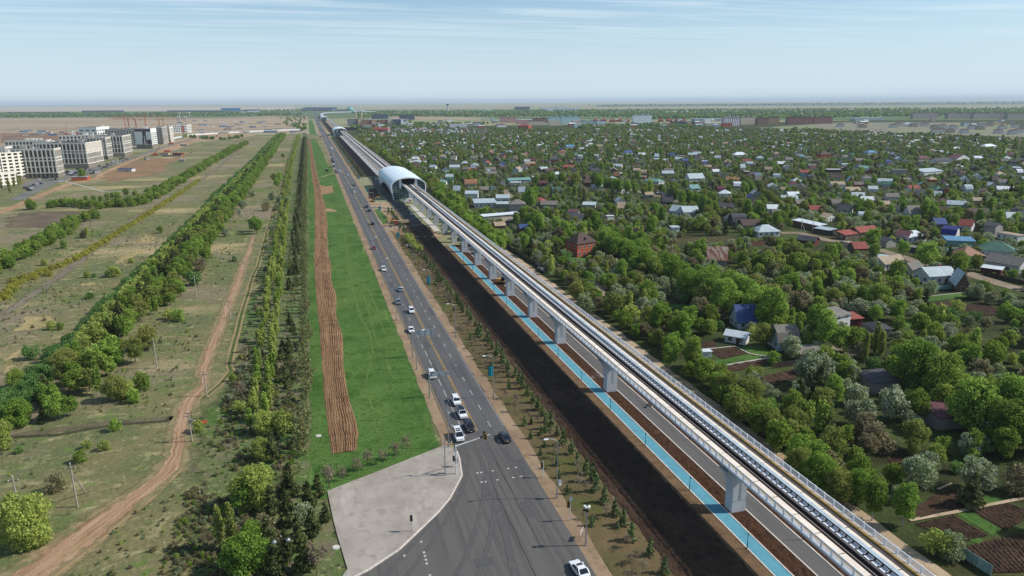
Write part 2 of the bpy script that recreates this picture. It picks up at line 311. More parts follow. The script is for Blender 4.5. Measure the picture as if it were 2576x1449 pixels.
sheet('grass_strip', [(0, 1640), (15, 1640), (15, 3000), (0, 3000)], .05, g_lawn, .6, 30)
strip('road_verge', 22.2, 24.7, 134.5, 1480, .07, g_tan, .25, 4)
strip('road_verge', 36.9, 39.7, 40, 2900, .07, g_tan, .4, 4, 5)
strip('road_verge', 20, 24.7, 1480, 2900, .07, g_tan, .4, 20, 6)
strip('sapling_ground', 39.5, 49, 40, 470, .03, g_sap, .5, 4)
strip('sapling_ground', 39.5, 46, 690, 1540, .03, g_sap, .8, 8, 2)
sheet('meadow_patch', [(46, 1650), (58, 1650), (52, 2850), (40, 2850)], .03, g_sap, 1, 30)
rough_strip('dark_earth', 48.6, 60.6, 40, 430, .04, g_black, 22, 1.0, .22)
strip('dark_earth', 46, 61, 700, 1560, .05, g_black, .6, 6, 2)
strip('dark_earth', 46, 61, 1660, 2850, .05, g_black, .6, 12, 3)
strip('earth_verge', 60.2, 63.1, 40, 345, .06, soil('brown verge', '715b45', [('5f4a37', .5, .45, .65), ('80684e', .2, .6, .75)], bump=.7, bscale=3), .2, 2.5)
strip('blue_path', 63.2, 65.7, 40, 345, .10, a_blue)
rough_strip('turned_earth', 65.95, 69.15, 40, 345, .05, g_brown, 8, .6, .14)
strip('grey_path', 69.4, 72.9, 40, 345, .10, a_grey)
strip('turned_earth', 73.1, 76, 40, 345, .06, g_brown, .4, 2.5, 4)
strip('earth_verge', 75.8, 84.6, 40, 500, .03, g_sap, .5, 4, 8)
strip('earth_verge', 61, 84, 640, 2850, .03, g_site, .5, 8, 8)
strip('gravel_track', 85, 88.8, 40, 520, .08, g_grave, .35, 4)
mb = MB()
for x in (63.1, 65.8, 69.3, 73.0): mb.span(x-.12, x+.12, 40, 345, .0, .16)
struct(mb.build('path_kerb', m_kerb))
sheet('paved_crossing', [(65.9, 160), (69.3, 160), (69.3, 163.5), (65.9, 163.5)], .105, a_grey)
# junction
kerbline = [(24.6, 137), (24.5, 131), (24.4, 127.6), (23.5, 121), (19.8, 113.7), (16.8, 109.6), (13.6, 106), (8.9, 100.8), (3.9, 97.1), (-4, 92.8), (-14, 89)]
sheet('road', [(24.6, 2950), (24.6, 137)] + kerbline[1:] + [(-14, 45), (37.1, 45), (37.1, 2950)], .085, a_road)
sheet('road', kerbline + [(-14, 46), (37.05, 46), (37.05, 137)], .10, a_junc)
sheet('road', [(24.6, 2950), (37.1, 2950), (62, 6200), (44, 6200)], .085, a_road)
# paved corner with its kerb
plaza = [(-1.7, 122.4), (22.6, 134.3)] + kerbline[1:9] + [(2.4, 96.0), (-1.2, 94.5), (.7, 98.2), (-.5, 108), (-.9, 112)]
mb = MB(); mb.prism(plaza[::-1], -.05, .22); struct(mb.build('pavement', a_pave))
mb = MB()
for a, b in zip(kerbline[1:], kerbline[2:10]):
    d = Vector((b[0]-a[0], b[1]-a[1], 0)); k = max(1, int(d.length)); ang = math.atan2(d.y, d.x)
    for i in range(k):
        p = Vector((a[0], a[1], 0)) + d * ((i + .5) / k); mb.box((p.x, p.y, .13), (d.length / k - .06, .3, .26), 0, ang)
struct(mb.build('kerb', m_kerb))
# painted markings
mb = MB(); y = 137
def line(x, y0, y1, wd=.14, z=.1, mi=0): mb.add([(x-wd/2, y0, z), (x+wd/2, y0, z), (x+wd/2, y1, z), (x-wd/2, y1, z)], [(0, 1, 2, 3)], mi)
for x in (30.35, 30.75): line(x, 139, 1600, .16, .105, 1)
line(24.95, 139, 1500, .12, .105, 1); line(36.8, 140, 1500, .1, .105, 0)
line(27.6, 137, 157, .16, .105)
y = 159
while y < 190: line(27.6, y, y + 4.5, .18, .105); y += 7.5
while y < 1300: line(27.5, y, y + 3, .16, .105); y += 9.2
y = 131
while y < 1300: line(33.95, y, y + 3, .16, .105); y += 9.2
for i in range(14):
    for yy in (121.0, 117.4):
        if i in (2, 3, 6) or i in (10, 12): mb.add([(24.8+i*.78, yy, .125), (25.25+i*.78, yy, .125), (25.25+i*.78, yy+.4, .125), (24.8+i*.78, yy+.4, .125)], [(0, 1, 2, 3)])
for i in range(11):
    for xx, s in ((12.55, 0), (9.4, 0)):
        if (xx > 10 and i in (0, 1, 4, 5, 6, 10)) or i in (7,): mb.add([(xx, 92+i*.98, .125), (xx+.38, 92+i*.98, .125), (xx+.38, 92.5+i*.98, .125), (xx, 92.5+i*.98, .125)], [(0, 1, 2, 3)])
# dark tyre sweeps across the junction
m_tyremark = soil('tyre darkened asphalt', '545252', [('5a5857', .6, .45, .65)], bump=.1, soft=.42)
for k, (a, b, c_, wd_) in enumerate((((25.8, 134), (24.9, 118), (6, 95), .8), ((26.9, 134), (26.2, 116), (8, 92.5), .8), ((29, 134), (29.3, 112), (14, 88), .9), ((30.2, 134), (30.8, 110), (17, 86), .9), ((32.6, 130), (33.2, 105), (33.8, 80), .7), ((34.6, 130), (35.2, 105), (35.8, 80), .7), ((28.2, 120), (27, 100), (24, 82), 1.4))):
    P_ = [((1-t)**2*a[0] + 2*t*(1-t)*b[0] + t*t*c_[0], (1-t)**2*a[1] + 2*t*(1-t)*b[1] + t*t*c_[1]) for t in [i / 12 for i in range(13)]]; L, Rr = centre(P_, wd_, .08); soft_ribbon('tyre_mark', L, Rr, .112 + .002 * k, m_tyremark)
# lane arrows
for ax, ay in ((25.9, 141.5), (26.3, 149.5)):
    mb.add([(ax-.08, ay, .105), (ax+.08, ay, .105), (ax+.08, ay+2.2, .105), (ax-.08, ay+2.2, .105), (ax+.08, ay, .105), (ax+.6, ay, .105), (ax+.6, ay+.5, .105), (ax+.08, ay+.5, .105)], [(0, 1, 2, 3), (4, 5, 6, 7)])
struct(mb.build('lane_marking', [m_white, m_yel]))
# ploughed strip: real furrows
def plough():
    Ls = [(-.6, 137), (-1.3, 170), (-1.5, 214), (-2.1, 270), (-2.3, 325), (-1.0, 420), (-.4, 500), (.2, 600), (-1, 700), (-1.5, 900), (-3, 1200), (-5, 1470)]
    Rs = [(4.6, 137), (5.5, 146), (4.4, 170), (4.3, 186), (5.2, 215), (4.2, 236), (5.1, 262), (4.2, 290), (4.9, 318), (4.1, 345), (4.8, 380), (6.4, 430), (6.9, 500), (5.9, 600), (4.5, 700), (3, 900), (2, 1200), (0, 1470)]
    def ip(T, y):
        for (xa, ya), (xb, yb) in zip(T, T[1:]):
            if ya <= y <= yb: return xa + (xb-xa) * (1 - math.cos(math.pi * (y-ya)/(yb-ya))) / 2
        return T[-1][0]
    mb = MB(); n = 54; rows = []; rr = random.Random(4); y = 137.0
    while y < 1468: rows.append(y); y += 1.0 if y < 350 else (3 if y < 700 else 12)
    ph = [rr.uniform(-.25, .25) for _ in range(12)]
    V = []
    for j, y in enumerate(rows):
        xl, xr = ip(Ls, y) + rr.uniform(-.1, .1), ip(Rs, y) + rr.uniform(-.1, .1)
        for i in range(n+1):
            t = i / n; wob = .024 * math.sin(y * .21 + t * 3) + .014 * math.sin(y * .53 + t * 9) + .012 * math.sin(y * .09)
            fz = abs(math.sin((t + wob) * 11 * math.pi)) ** .8; e = min(1, min(t, 1-t) * 14)
            V.append((xl + (xr-xl)*t, y, .06 + e * (.22 * fz * (.6 + 1.6 * ph[int((t + wob) * 11) % 12] + .3) + rr.uniform(-.05, .05))))
    F = [(j*(n+1)+i, j*(n+1)+i+1, (j+1)*(n+1)+i+1, (j+1)*(n+1)+i) for j in range(len(rows)-1) for i in range(n)]
    mb.add(V, F); return struct(mb.build('ploughed_strip', soil('ploughed soil', '82664b', [('6a4f38', 1.6, .48, .66, (1, .06, 1)), ('977758', .6, .5, .7, (1, .06, 1)), ('6b523d', 2.5, .58, .78, (1, .3, 1)), ('8f7358', .08, .56, .7)], bump=1, bscale=5)))
plough()
soft_sheet('bare_patch', pts('A1', (838, 960), (880, 955), (960, 972), (1035, 965), (1042, 1030), (990, 1050), (900, 1055), (840, 1050)), .075, soil('scraped soil', '8f7250', [('7d6244', .2, .45, .65), ('a3855f', .08, .55, .7)], bump=.5, soft=.3), 2)
soft_sheet('bare_patch', pts('A1', (925, 1200), (1000, 1195), (1085, 1215), (1070, 1230), (925, 1228)), .075, g_dirt, 2)
L, Rr = centre(pts('A1', (850, 882), (920, 880), (975, 862), (1040, 845)), 1.6, .1); ribbon('footpath', L, Rr, .08, g_grave)
L, Rr = centre(pts('A1', (775, 456), (890, 455)), 6, .1); ribbon('footpath', L, Rr, .08, g_grave)
# dirt tracks on the left
Lt = pts('C0', (-300, 1700), (60, 1449), (300, 1270), (700, 1000), (990, 820), (1130, 690), (1195, 590), (1215, 440), (1240, 330), (1270, 230), (1330, 170), (1420, 100)) + pts('B0', (1600, 1330), (1650, 1200), (1740, 1000), (1790, 870), (1890, 640), (1940, 500), (2000, 370), (2040, 250))
Rt = pts('C0', (100, 1700), (380, 1449), (590, 1280), (850, 1080), (1000, 930), (1130, 820), (1270, 690), (1310, 580), (1320, 500), (1330, 330), (1400, 200), (1470, 110)) + pts('B0', (1690, 1330), (1730, 1200), (1810, 1000), (1860, 870), (1950, 640), (1990, 500), (2035, 370), (2060, 250))
def resamp(T, n):
    d = [0]
    for a, b in zip(T, T[1:]): d.append(d[-1] + math.hypot(b[0]-a[0], b[1]-a[1]))
    out = []
    for k in range(n):
        s = d[-1]*k/(n-1); i = max(j for j in range(len(d)) if d[j] <= s + 1e-9); i = min(i, len(T)-2); f = (s-d[i])/(d[i+1]-d[i]); out.append((T[i][0]+(T[i+1][0]-T[i][0])*f, T[i][1]+(T[i+1][1]-T[i][1])*f))
    return out
rr = random.Random(8)
m_shoulder = soil('trampled track shoulder', '7f7354', [('6a6a44', .2, .48, .62), ('938062', .5, .5, .66)], bump=.6, soft=.3)
_l, _r2 = resamp(Lt, 120), resamp(Rt, 120); soft_ribbon('track_shoulder', [(a[0] - (b[0]-a[0])*.35 - .4, a[1]) for a, b in zip(_l, _r2)], [(b[0] + (b[0]-a[0])*.3 + .4, b[1]) for a, b in zip(_l, _r2)], .03, m_shoulder, .3)
soft_ribbon('dirt_track', [(x + rr.uniform(-.25, .25), y) for x, y in resamp(Lt, 150)], [(x + rr.uniform(-.25, .25), y) for x, y in resamp(Rt, 150)], .04, g_dirt)
tr2 = pts('C0', (1440, 190), (1560, 90), (1640, 0)) + pts('B0', (1850, 1300), (1950, 900), (2050, 560)) + pts('B1', (220, 500), (300, 200), (355, 30)) + pts('A1', (420, 1300), (480, 1150), (530, 900), (565, 730))
for dx in (-.75, .75):
    L, Rr = centre([(x + dx, y) for x, y in tr2], .7, .14); soft_ribbon('dirt_track', L, Rr, .06, soil('pale wheel rut', '8f7d5c', [('7a6b4c', .4, .5, .7)], bump=.5, soft=.6))
L, Rr = centre([(x, y) for x, y in tr2], 1.0, .2); ribbon('grass_strip', L, Rr, .05, g_grass2)
for c in (((390, 1449), (640, 1260), (900, 1040), (1010, 960), (1160, 830), (1290, 690)), ((250, 1449), (480, 1290), (760, 1090))):
    L, Rr = centre(pts('C0', *c), .6, .15); soft_ribbon('dirt_track', L, Rr, .065, soil('worn rut', '97805c', [('6f6244', .4, .5, .7)], bump=.5, soft=.6))
L, Rr = centre(pts('B0', (-40, 930), (200, 770), (500, 570), (800, 330), (1100, 100)) + pts('A0', (2150, 830), (2300, 690), (2480, 540)), 4.5, .5); soft_ribbon('dirt_track', L, Rr, .04, soil('old grey track', '6e6455', [('7d7364', .2, .45, .65, (1, .2, 1)), ('5c5a42', .1, .55, .7)], bump=.5, soft=.6))
L, Rr = centre(pts('C0', (-60, 480), (300, 430), (700, 380), (1000, 350), (1220, 335)), 3.2, .4); soft_ribbon('dirt_track', L, Rr, .03, soil('grey grass path', '655d49', [('4c4a33', .3, .5, .7)], bump=.7, soft=.6))
L, Rr = centre(pts('C0', (0, 470), (400, 450), (800, 385), (1200, 345)), 1.6, .5); soft_ribbon('dark_earth', L, Rr, .035, soil('dark heather', '3f3d2c', [('54503c', .5, .5, .7)], bump=.9, soft=.6))
m_straw = soil('dry straw grass', '9c8b62', [('7c7450', .15, .42, .62), ('b09c72', .5, .5, .7), ('5f6038', .08, .58, .72)], bump=.9, soft=.22)
for c, z in ((((180, 880), (480, 880), (560, 940), (200, 1050), (30, 1050)), 0), (((600, 640), (820, 610), (800, 650), (620, 665)), 1), (((930, 420), (1060, 390), (1190, 350), (1010, 500), (900, 480)), 2), (((1060, 300), (1180, 230), (1300, 250), (1300, 290), (1100, 320)), 3), (((0, 1230), (190, 1140), (180, 1300), (0, 1400)), 4)):
    soft_sheet('straw_patch', pts('B0', *c), .025, m_straw, 7, z)
soft_sheet('heath_patch', pts('A0', (180, 1240), (640, 1215), (880, 1215), (800, 1290), (500, 1400), (0, 1400), (0, 1300)), .025, soil('brown heath', '5e5245', [('6f6250', .06, .45, .65), ('4c4a34', .1, .55, .7)], bump=.8, soft=.1), 14)

m_tt = soil('pale wheel trace in grass', '596e36', [('4e6530', .4, .45, .65)], bump=.4, soft=.5)
for k, c in enumerate((((1090, 1449), (1150, 1200), (1130, 1050), (1075, 950), (1030, 820), (990, 650), (960, 450), (920, 250), (905, 100)), ((1060, 950), (1000, 760), (960, 560), (935, 380), (935, 240)), ((1190, 1150), (1130, 900), (1060, 700), (1010, 560)), ((1250, 1050), (1180, 830), (1090, 640), (1000, 540)))):
    L, Rr = centre(pts('B1', *c), .5, .1); soft_ribbon('grass_trace', L, Rr, .062 + .002 * k, m_tt)

# asphalt repairs and a long crack in the junction
m_rep = soil('asphalt repair', '525152', [('4b4b4c', .5, .45, .65)], bump=.1); m_crk = soil('crack sealing', '3a393a', [('454446', .6, .45, .65)], bump=0)
for k, (x, y, w_, d) in enumerate(((31.6, 104, 2.2, 5), (26.5, 112.5, 1.6, 3.4), (35.2, 118, 1.3, 6), (20, 93, 3, 2.2), (32.9, 171, 1.2, 8), (28.6, 196, 1.1, 7), (35.3, 228, 1.3, 9), (26.2, 268, 1.3, 10))): sheet('asphalt_patch', [(x, y), (x + w_, y + .1), (x + w_, y + d), (x, y + d)], .118 + .002 * k, m_rep, .06, 1)
rr = random.Random(6)
L, Rr = centre([(28.2 + rr.uniform(-.18, .18) + .02 * (i - 9), 70 + i * 2.6) for i in range(19)], .07, .02, 3, 1.3); ribbon('asphalt_crack', L, Rr, .14, m_crk)
L, Rr = centre([(31.2 + rr.uniform(-.15, .15), 96 + i * 2.6) for i in range(12)], .06, .02, 3, 1.3); ribbon('asphalt_crack', L, Rr, .143, m_crk)
# ------------------------------------------------------------------ viaduct
VX = 67.6; DZ = 10.5
m_vw = plain('white girder concrete', 'aeb4bd', .7, 0, .3, .06, .4); m_pier = plain('pier concrete', 'b9bcc0', .8, 0, .2, .06, .3)
m_walk = plain('cream walkway concrete', 'dccfc0', .85, 0, .2, .08, .5); m_orw = plain('sandy walkway slab', 'd3b494', .85, 0, .2, .1, .6)
m_bed = plain('track bed', '2a2729', .8, 0, .2, .2, 1.5); m_rail = plain('rail steel', '9a8a80', .45, .3, .5, .1, .5)
m_ledge = plain('white ledge paint', 'e3e5e8', .7, 0, .3, .05, .5); m_wslab = plain('grey track slab', '5c5c60', .8, 0, .2, .1, .6); m_bluew = plain('grey blue walkway', 'a3b3be', .6, .0, .4, .14, .5); m_cond = plain('yellow conduit cover', 'c4a240', .6, 0, .3, .08, 1); m_amb = plain('amber conduit side', '8f7038', .7)
m_railing = plain('light grey railing paint', 'd6dae0', .5, 0, .5, .05, 1); m_wpl = plain('white sleeper block', 'e6e6e8', .8, 0, .2, .06, 1); m_blk = plain('black rubber', '1a1a1c', .7)
def meshmat():
    t = NT('perforated railing panel'); t.out(srgb('d3d8de'), .5, 0, .4)
    wv = t.n('ShaderNodeTexWave', Scale=1.0); wv.bands_direction = 'Y'; t.l(t.pos((1, 5.5, 1)), wv.inputs['Vector'])
    r = t.ramp(wv.outputs['Fac'], .42, .5); t.l(r, t.b.inputs['Alpha']); return t.m
m_mesh = meshmat()
# spans: pier rows, near to far (the first lie just outside the picture)
rows = [30, 62, 96.5, 151.8, 189.3, 217, 245.3, 272, 298.5, 327.5, 353]
while rows[-1] < 500: rows.append(rows[-1] + 27)
second = [655 + 28 * i for i in range(33)]; third = [1690 + 32 * i for i in range(37)]
def deck(y0, y1, label):
    via = thing('viaduct', label, 'viaduct', (VX, 0, 0))
    def b(name, mt, boxes, parent=via):
        q = MB()
        for bx in boxes: q.span(*bx)
        return q.build(name, mt, parent)
    q = MB()
    n = [(-4.35, DZ), (-4.35, DZ-.35), (-2.3, DZ-.65), (-1.7, DZ-2.2), (1.7, DZ-2.2), (2.3, DZ-.65), (4.35, DZ-.35), (4.35, DZ)]
    q.add([(x, y0, z) for x, z in n] + [(x, y1, z) for x, z in n], [(i, i+1, i+9, i+8) for i in range(7)] + [(7, 0, 8, 15), tuple(range(8))[::-1], tuple(range(8, 16))])
    q.build('girder', m_vw, via)
    b('edge_ledge', m_ledge, [(-4.5, -4.0, y0, y1, DZ+.01, DZ+.24)]); b('edge_ledge', m_ledge, [(4.0, 4.5, y0, y1, DZ+.01, DZ+.24)])
    b('walkway', m_walk, [(-3.1, -1.95, y0, y1, DZ+.01, DZ+.16), (1.95, 2.68, y0, y1, DZ+.01, DZ+.14), (-3.95, -3.6, y0, y1, DZ, DZ+.28)])
    b('walkway', m_orw, [(3.62, 4.05, y0, y1, DZ, DZ+.42)])
    b('centre_walkway', m_bluew, [(.95, 1.9, y0, y1, DZ, DZ+.3)])
    b('slab_track', m_wslab, [(-.25, .94, y0, y1, DZ, DZ+.1), (1.96, 2.0, y0, y1, DZ, DZ+.1)])
    b('track_bed', m_bed, [(-1.94, -.26, y0, y1, DZ, DZ+.06), (2.69, 3.34, y0, y1, DZ, DZ+.07), (-3.55, -3.11, y0, y1, DZ, DZ+.1)])
    b('rail', m_rail, [(x-.06, x+.06, y0, y1, DZ+.06, DZ+.26) for x in (-1.5, -.45)])
    b('rail', m_rail, [(x-.04, x+.04, y0, y1, DZ+.07, DZ+.26) for x in (2.85, 3.15)])
    b('conductor_rail', m_blk, [(-.85, -.62, y0, y1, DZ+.06, DZ+.4), (.68, .78, y0, y1, DZ+.5, DZ+.66)])
    b('conduit', m_cond, [(3.46, 3.6, y0, y1, DZ+.2, DZ+.4), (-3.58, -3.46, y0, y1, DZ+.2, DZ+.36)]); b('conduit_side', m_amb, [(3.36, 3.455, y0, y1, DZ, DZ+.34)])
    q = MB(); p = MB(); s = MB(); y = y0 + .6; far = y0 > 400
    while y < min(y1, 420):
        q.span(-.05, .58, y, y+.95, DZ+.06, DZ+.2); q.span(.72, .76, y, y+.95, DZ+.15, DZ+.5); p.span(.66, .8, y+1.0, y+1.2, DZ+.06, DZ+.62); y += 1.35
    if q.v: tag(q.build('sleeper_block', m_wpl, via), kind='stuff'); tag(p.build('rail_bracket', m_blk, via), kind='stuff')
    y = y0 + 4
    while y < y1 - 1:
        s.span(-3.09, -1.96, y, y+.12, DZ+.16, DZ+.165); s.span(1.96, 2.67, y, y+.12, DZ+.14, DZ+.145); y += 4.9
    tag(s.build('expansion_joint', m_bed, via), kind='stuff')
    for sx in (-1, 1):
        x = sx * 4.28; rl = MB()
        rl.span(x-.05, x+.05, y0, y1, DZ+1.28, DZ+1.36); rl.span(x-.03, x+.03, y0, y1, DZ+.3, DZ+.36)
        r = rl.build('railing', m_railing, via); pn = MB()
        pn.add([(x, y0, DZ+.36), (x, y1, DZ+.36), (x, y1, DZ+1.28), (x, y0, DZ+1.28)], [(0, 1, 2, 3)]); pn.build('mesh_panel', m_mesh, r)
        y = y0; k = 0; ps = MB(); post = None
        me = MB().add([(-.12,-.11,.2),(.12,-.11,.2),(.12,.11,.2),(-.12,.11,.2),(-.1+sx*.14,-.1,.8),(.1+sx*.14,-.1,.8),(.1+sx*.14,.1,.8),(-.1+sx*.14,.1,.8),(-.08,-.09,1.4),(.08,-.09,1.4),(.08,.09,1.4),(-.08,.09,1.4)],
              [(0,1,5,4),(1,2,6,5),(2,3,7,6),(3,0,4,7),(4,5,9,8),(5,6,10,9),(6,7,11,10),(7,4,8,11),(8,9,10,11)]).mesh('post', m_railing)
        while y < y1:
            if y > 50 and k < 100: obj('railing_post', me, r, (x, y, DZ)); k += 1
            elif y < 700: ps.add([(v.co.x + x, v.co.y + y, v.co.z + DZ) for v in me.vertices], [tuple(p_.vertices) for p_ in me.polygons])
            y += 2.05 if y < 400 else 4.1
        if ps.v: tag(ps.build('far_railing_posts', m_railing, r), kind='stuff')
    return via
v1 = deck(25, 531, 'white concrete railway viaduct running from the lower right corner to the nearest arched station')
v2 = deck(619, 1592, 'white railway viaduct stretch between the nearest and the second arched station')
v3 = deck(1690, 2900, 'distant white railway viaduct stretch between the second and the farthest arched station')
# crossover rails by the station
q = MB()
for a, b in (((-1.35, 478), (3.0, 508)), ((-.2, 478), (3.2, 508)), ((3.0, 478), (-1.35, 508)), ((3.2, 478), (-.2, 508))): q.tube((a[0], a[1], DZ+.4), (b[0], b[1], DZ+.4), .14, n=4)
q.build('crossover_rail', m_rail, v1)
def pier(loc, label, first=[None]):
    if first[0] is None:
        t = thing('viaduct_pier', label, 'pier', loc, 0, 'piers carrying the viaduct')
        q = MB(); W, D = 1.35, 1.15
        prof = [(W, 0), (W, 2.35), (W, 4.2), (W+.12, 5.2), (W+.45, 6.3), (W+1.0, 7.2), (W+1.7, 7.85), (W+1.75, DZ-2.21)]
        k = len(prof); V = []
        for sy in (-1, 1):
            for w_, z in prof: V += [(-w_, sy*D, z), (w_, sy*D, z)]
        F = []
        for i in range(k-1):
            a = 2*i; o = 2*k; F += [(a, a+1, a+3, a+2), (o+a+1, o+a, o+a+2, o+a+3), (a, a+2, o+a+2, o+a), (a+3, a+1, o+a+1, o+a+3)]
        F += [(2*k-2, 2*k-1, 4*k-1, 4*k-2)]; q.add(V, F); q.build('pier_shaft', m_pier, t)
        g = MB()
        for x in (-.15, .15): g.span(x-.07, x+.07, -D-.012, D+.012, 2.35, 7.3)
        g.build('groove', plain('groove shadow grey', '7b8188', .8), t)
        g = MB(); g.span(-W-.02, W+.02, -D-.02, D+.02, 2.3, 2.36); g.build('joint_band', plain('joint grey', '8e9297', .8), t)
        g = MB()
        for x in (-2.1, 2.1): g.span(x-.45, x+.45, -.8, .8, DZ-2.2, DZ-1.95)
        g.build('bearing', m_blk, t)
        first[0] = t; return t
    return dup(first[0], loc, 0, label)
names = ['beside the blue path at the lower right', 'second up from the lower right corner of the picture', 'third up from the lower right', 'fourth up from the lower right', 'fifth up from the lower right', 'sixth up from the lower right']
vis = [y for y in rows if y > 90]
for i, y in enumerate(vis):
    lb = 'flared concrete viaduct pier ' + (names[i] if i < 6 else ('beneath the viaduct, %s before the nearest station' % ['sixth','fifth','fourth','third','second','first','last'][max(0, min(6, i - len(vis) + 6))] if i >= len(vis)-6 else 'in the middle of the near viaduct stretch'))
    pier((VX, y, 0), lb)
for y in second[:-1]: pier((VX, y, 0), 'grey concrete pier in the closely set row beneath the viaduct beyond the nearest station')
for y in third[::2]: pier((VX, y, 0), 'tiny distant pier beneath the farthest viaduct stretch')
# pale footing slabs under the second stretch
strip('footing_slab', 61.2, 66.0, 646, 1570, .12, plain('pale footing slab', 'a7abae', .8, 0, .2, .2, .08))
# ------------------------------------------------------------------ stations
m_shell = None
def shellmat():
    t = NT('ribbed white cladding'); wv = t.n('ShaderNodeTexWave', Scale=1.0); wv.bands_direction = 'Y'; t.l(t.pos((1, .42, 1), 'obj'), wv.inputs['Vector'])
    c = t.mix(t.ramp(wv.outputs['Fac'], .05, .5), srgb('b3c6d2'), srgb('dbe6ec')); return t.out(c, .5, 0, .4, (wv.outputs['Fac'], .3, .2))
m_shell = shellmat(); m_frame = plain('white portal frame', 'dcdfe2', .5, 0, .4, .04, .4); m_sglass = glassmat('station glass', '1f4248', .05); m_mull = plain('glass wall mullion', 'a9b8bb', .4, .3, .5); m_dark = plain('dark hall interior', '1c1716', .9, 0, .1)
def arch(k=1.0, n=28):
    base = [(-11.4, 0), (-12.2, 4), (-12.85, 9), (-12.6, 11.4), (-11.3, 13.1), (-8.6, 14.6), (-4.6, 15.7), (0, 16.1)]
    P_ = base + [(-x, z) for x, z in base[::-1][1:]]; return P_
def station(name_label, Y0, LEN, sx, loc_x):
    t = thing('station_hall', name_label, 'station', (loc_x, Y0, 0)); A = arch(); A = resamp(A, 41); n = len(A); rows_ = 26
    q = MB(); V = []
    for j in range(rows_+1):
        s = j / rows_; yy = LEN * s; zc = 6.6 * max(0, math.sin(math.pi * s)) ** .75; bul = 1 + .05 * math.sin(math.pi * s)
        for i, (x, z) in enumerate(A):
            lift = zc * max(0, 1 - z / 11.5); V.append((x * sx * bul, yy, (z + lift) * (1 + .012 * math.sin(math.pi * s))))
    q.add(V, [(j*n+i, (j+1)*n+i, (j+1)*n+i+1, j*n+i+1) for j in range(rows_) for i in range(n-1)])
    sh = q.build('roof_shell', m_shell, t)
    for p_ in sh.data.polygons: p_.use_smooth = True
    for yy in (0, LEN):                 # portal frames
        q = MB(); V = []
        for d0, d1 in ((-.9, 0), (.35, 0), (.35, 1), (-.9, 1)):
            for x, z in A:
                l = math.hypot(x, z - 6); nx, nz_ = x / l, (z - 6) / l if z > 6 else 0
                off = .22 if d1 == 0 else -.55
                V.append((x * sx + nx * off, yy + d0, max(0, z + nz_ * off)))
        for a in range(4):
            b_ = (a + 1) % 4; q.add(V, []) if False else None
        q.add(V, [(a*n+i, a*n+i+1, ((a+1) % 4)*n+i+1, ((a+1) % 4)*n+i) for a in range(4) for i in range(n-1)])
        q.build('portal_frame', m_frame, t)
    for yy, sg in ((1.2, -1), (LEN-1.2, 1)):
        g = MB()
        prof = [(x * sx * .965, z * .965) for x, z in A]
        left = [p for p in prof if p[0] <= -5.0 * sx] + [(-5.0 * sx, 14.6), (-5.0 * sx, 0)]; right = [(-x, z) for x, z in left]; low = [(-5*sx, 0), (5*sx, 0), (5*sx, 7.8), (-5*sx, 7.8)]
        for poly in (left, right, low): g.add([(x, yy, z) for x, z in poly], [tuple(range(len(poly)))])
        gl = g.build('glass_wall', m_sglass, t); mu = MB()
        for z in (1.6, 3.4, 5.2, 7.0, 8.8, 10.6, 12.4):
            w_ = 11.4 if z < 6 else (11.9 if z < 11 else 10.6)
            if z < 7.5: mu.span(-w_*sx, w_*sx, yy+sg*.02-.06, yy+sg*.02+.06, z-.08, z+.08)
            else:
                mu.span(-w_*sx, -5*sx, yy-.06, yy+.06, z-.08, z+.08); mu.span(5*sx, w_*sx, yy-.06, yy+.06, z-.08, z+.08)
        for x in (-9, -7, -5, -2.5, 0, 2.5, 5, 7, 9): mu.span(x*sx-.06, x*sx+.06, yy-.05, yy+.05, 0, 7.8 if abs(x) < 5 else 13)
        mu.build('mullion', m_mull, gl)
        [MB().span(a*sx, (a+1.6)*sx, yy-.1, yy+.5, 8, 14.6).build('portal_jamb', m_frame, t) for a in (-6.6, 5)]
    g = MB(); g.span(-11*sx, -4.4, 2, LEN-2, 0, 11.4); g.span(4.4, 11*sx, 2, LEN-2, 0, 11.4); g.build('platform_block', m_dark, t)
    g = MB(); g.span(-4.4, 4.4, 12, LEN-12, DZ-.4, DZ+.05); g.build('track_bed', m_bed, t)
    return t
s1 = station('nearest white arched station with ribbed roof and dark track opening over the viaduct', 526, 98, 1.0, VX)
s2 = station('second white arched station, at middle distance along the viaduct', 1590, 98, 1.08, 63.8)
s3 = station('farthest and smallest white arched station near the end of the line', 2890, 98, 1.12, 59.5)
# ------------------------------------------------------------------ houses of the garden settlement
def roofmat(name, c, stripe=True, rust=None):
    t = NT(name); col = srgb(c); wv = t.n('ShaderNodeTexWave', Scale=1.0); wv.bands_direction = 'X'; t.l(t.pos((1.3, 1.3, 1.3), 'obj'), wv.inputs['Vector'])
    k = t.mix(t.ramp(t.noise(.5, 4), .35, .7), col, tuple(x * .72 for x in col[:3]) + (1,))
    if rust: k = t.mix(t.ramp(t.noise(.9, 5, (1, .2, .2)), .45, .6), k, srgb(rust))
    return t.out(k, .6 if c > '9' else .8, 0, .35, (wv.outputs['Fac'], .5, .06))
RC = {n: roofmat(n.replace('_', ' ') + ' roof', c) for n, c in dict(grey_slate='79736c', pale_metal='a9b6bb', white_metal='cfd6da', brown='4f3d38', maroon='5f3840', red='8f483e', blue='3a5080', sky_blue='5a86a8', teal='6f9690', dark_slate='444549', green='3f6658', beige='a08c74', navy='2a3078').items()}
RC['rusty'] = roofmat('rusty sheet roof', '7a4a38', True, 'a08f82')
RC['orange'] = roofmat('orange roof', '94664c')
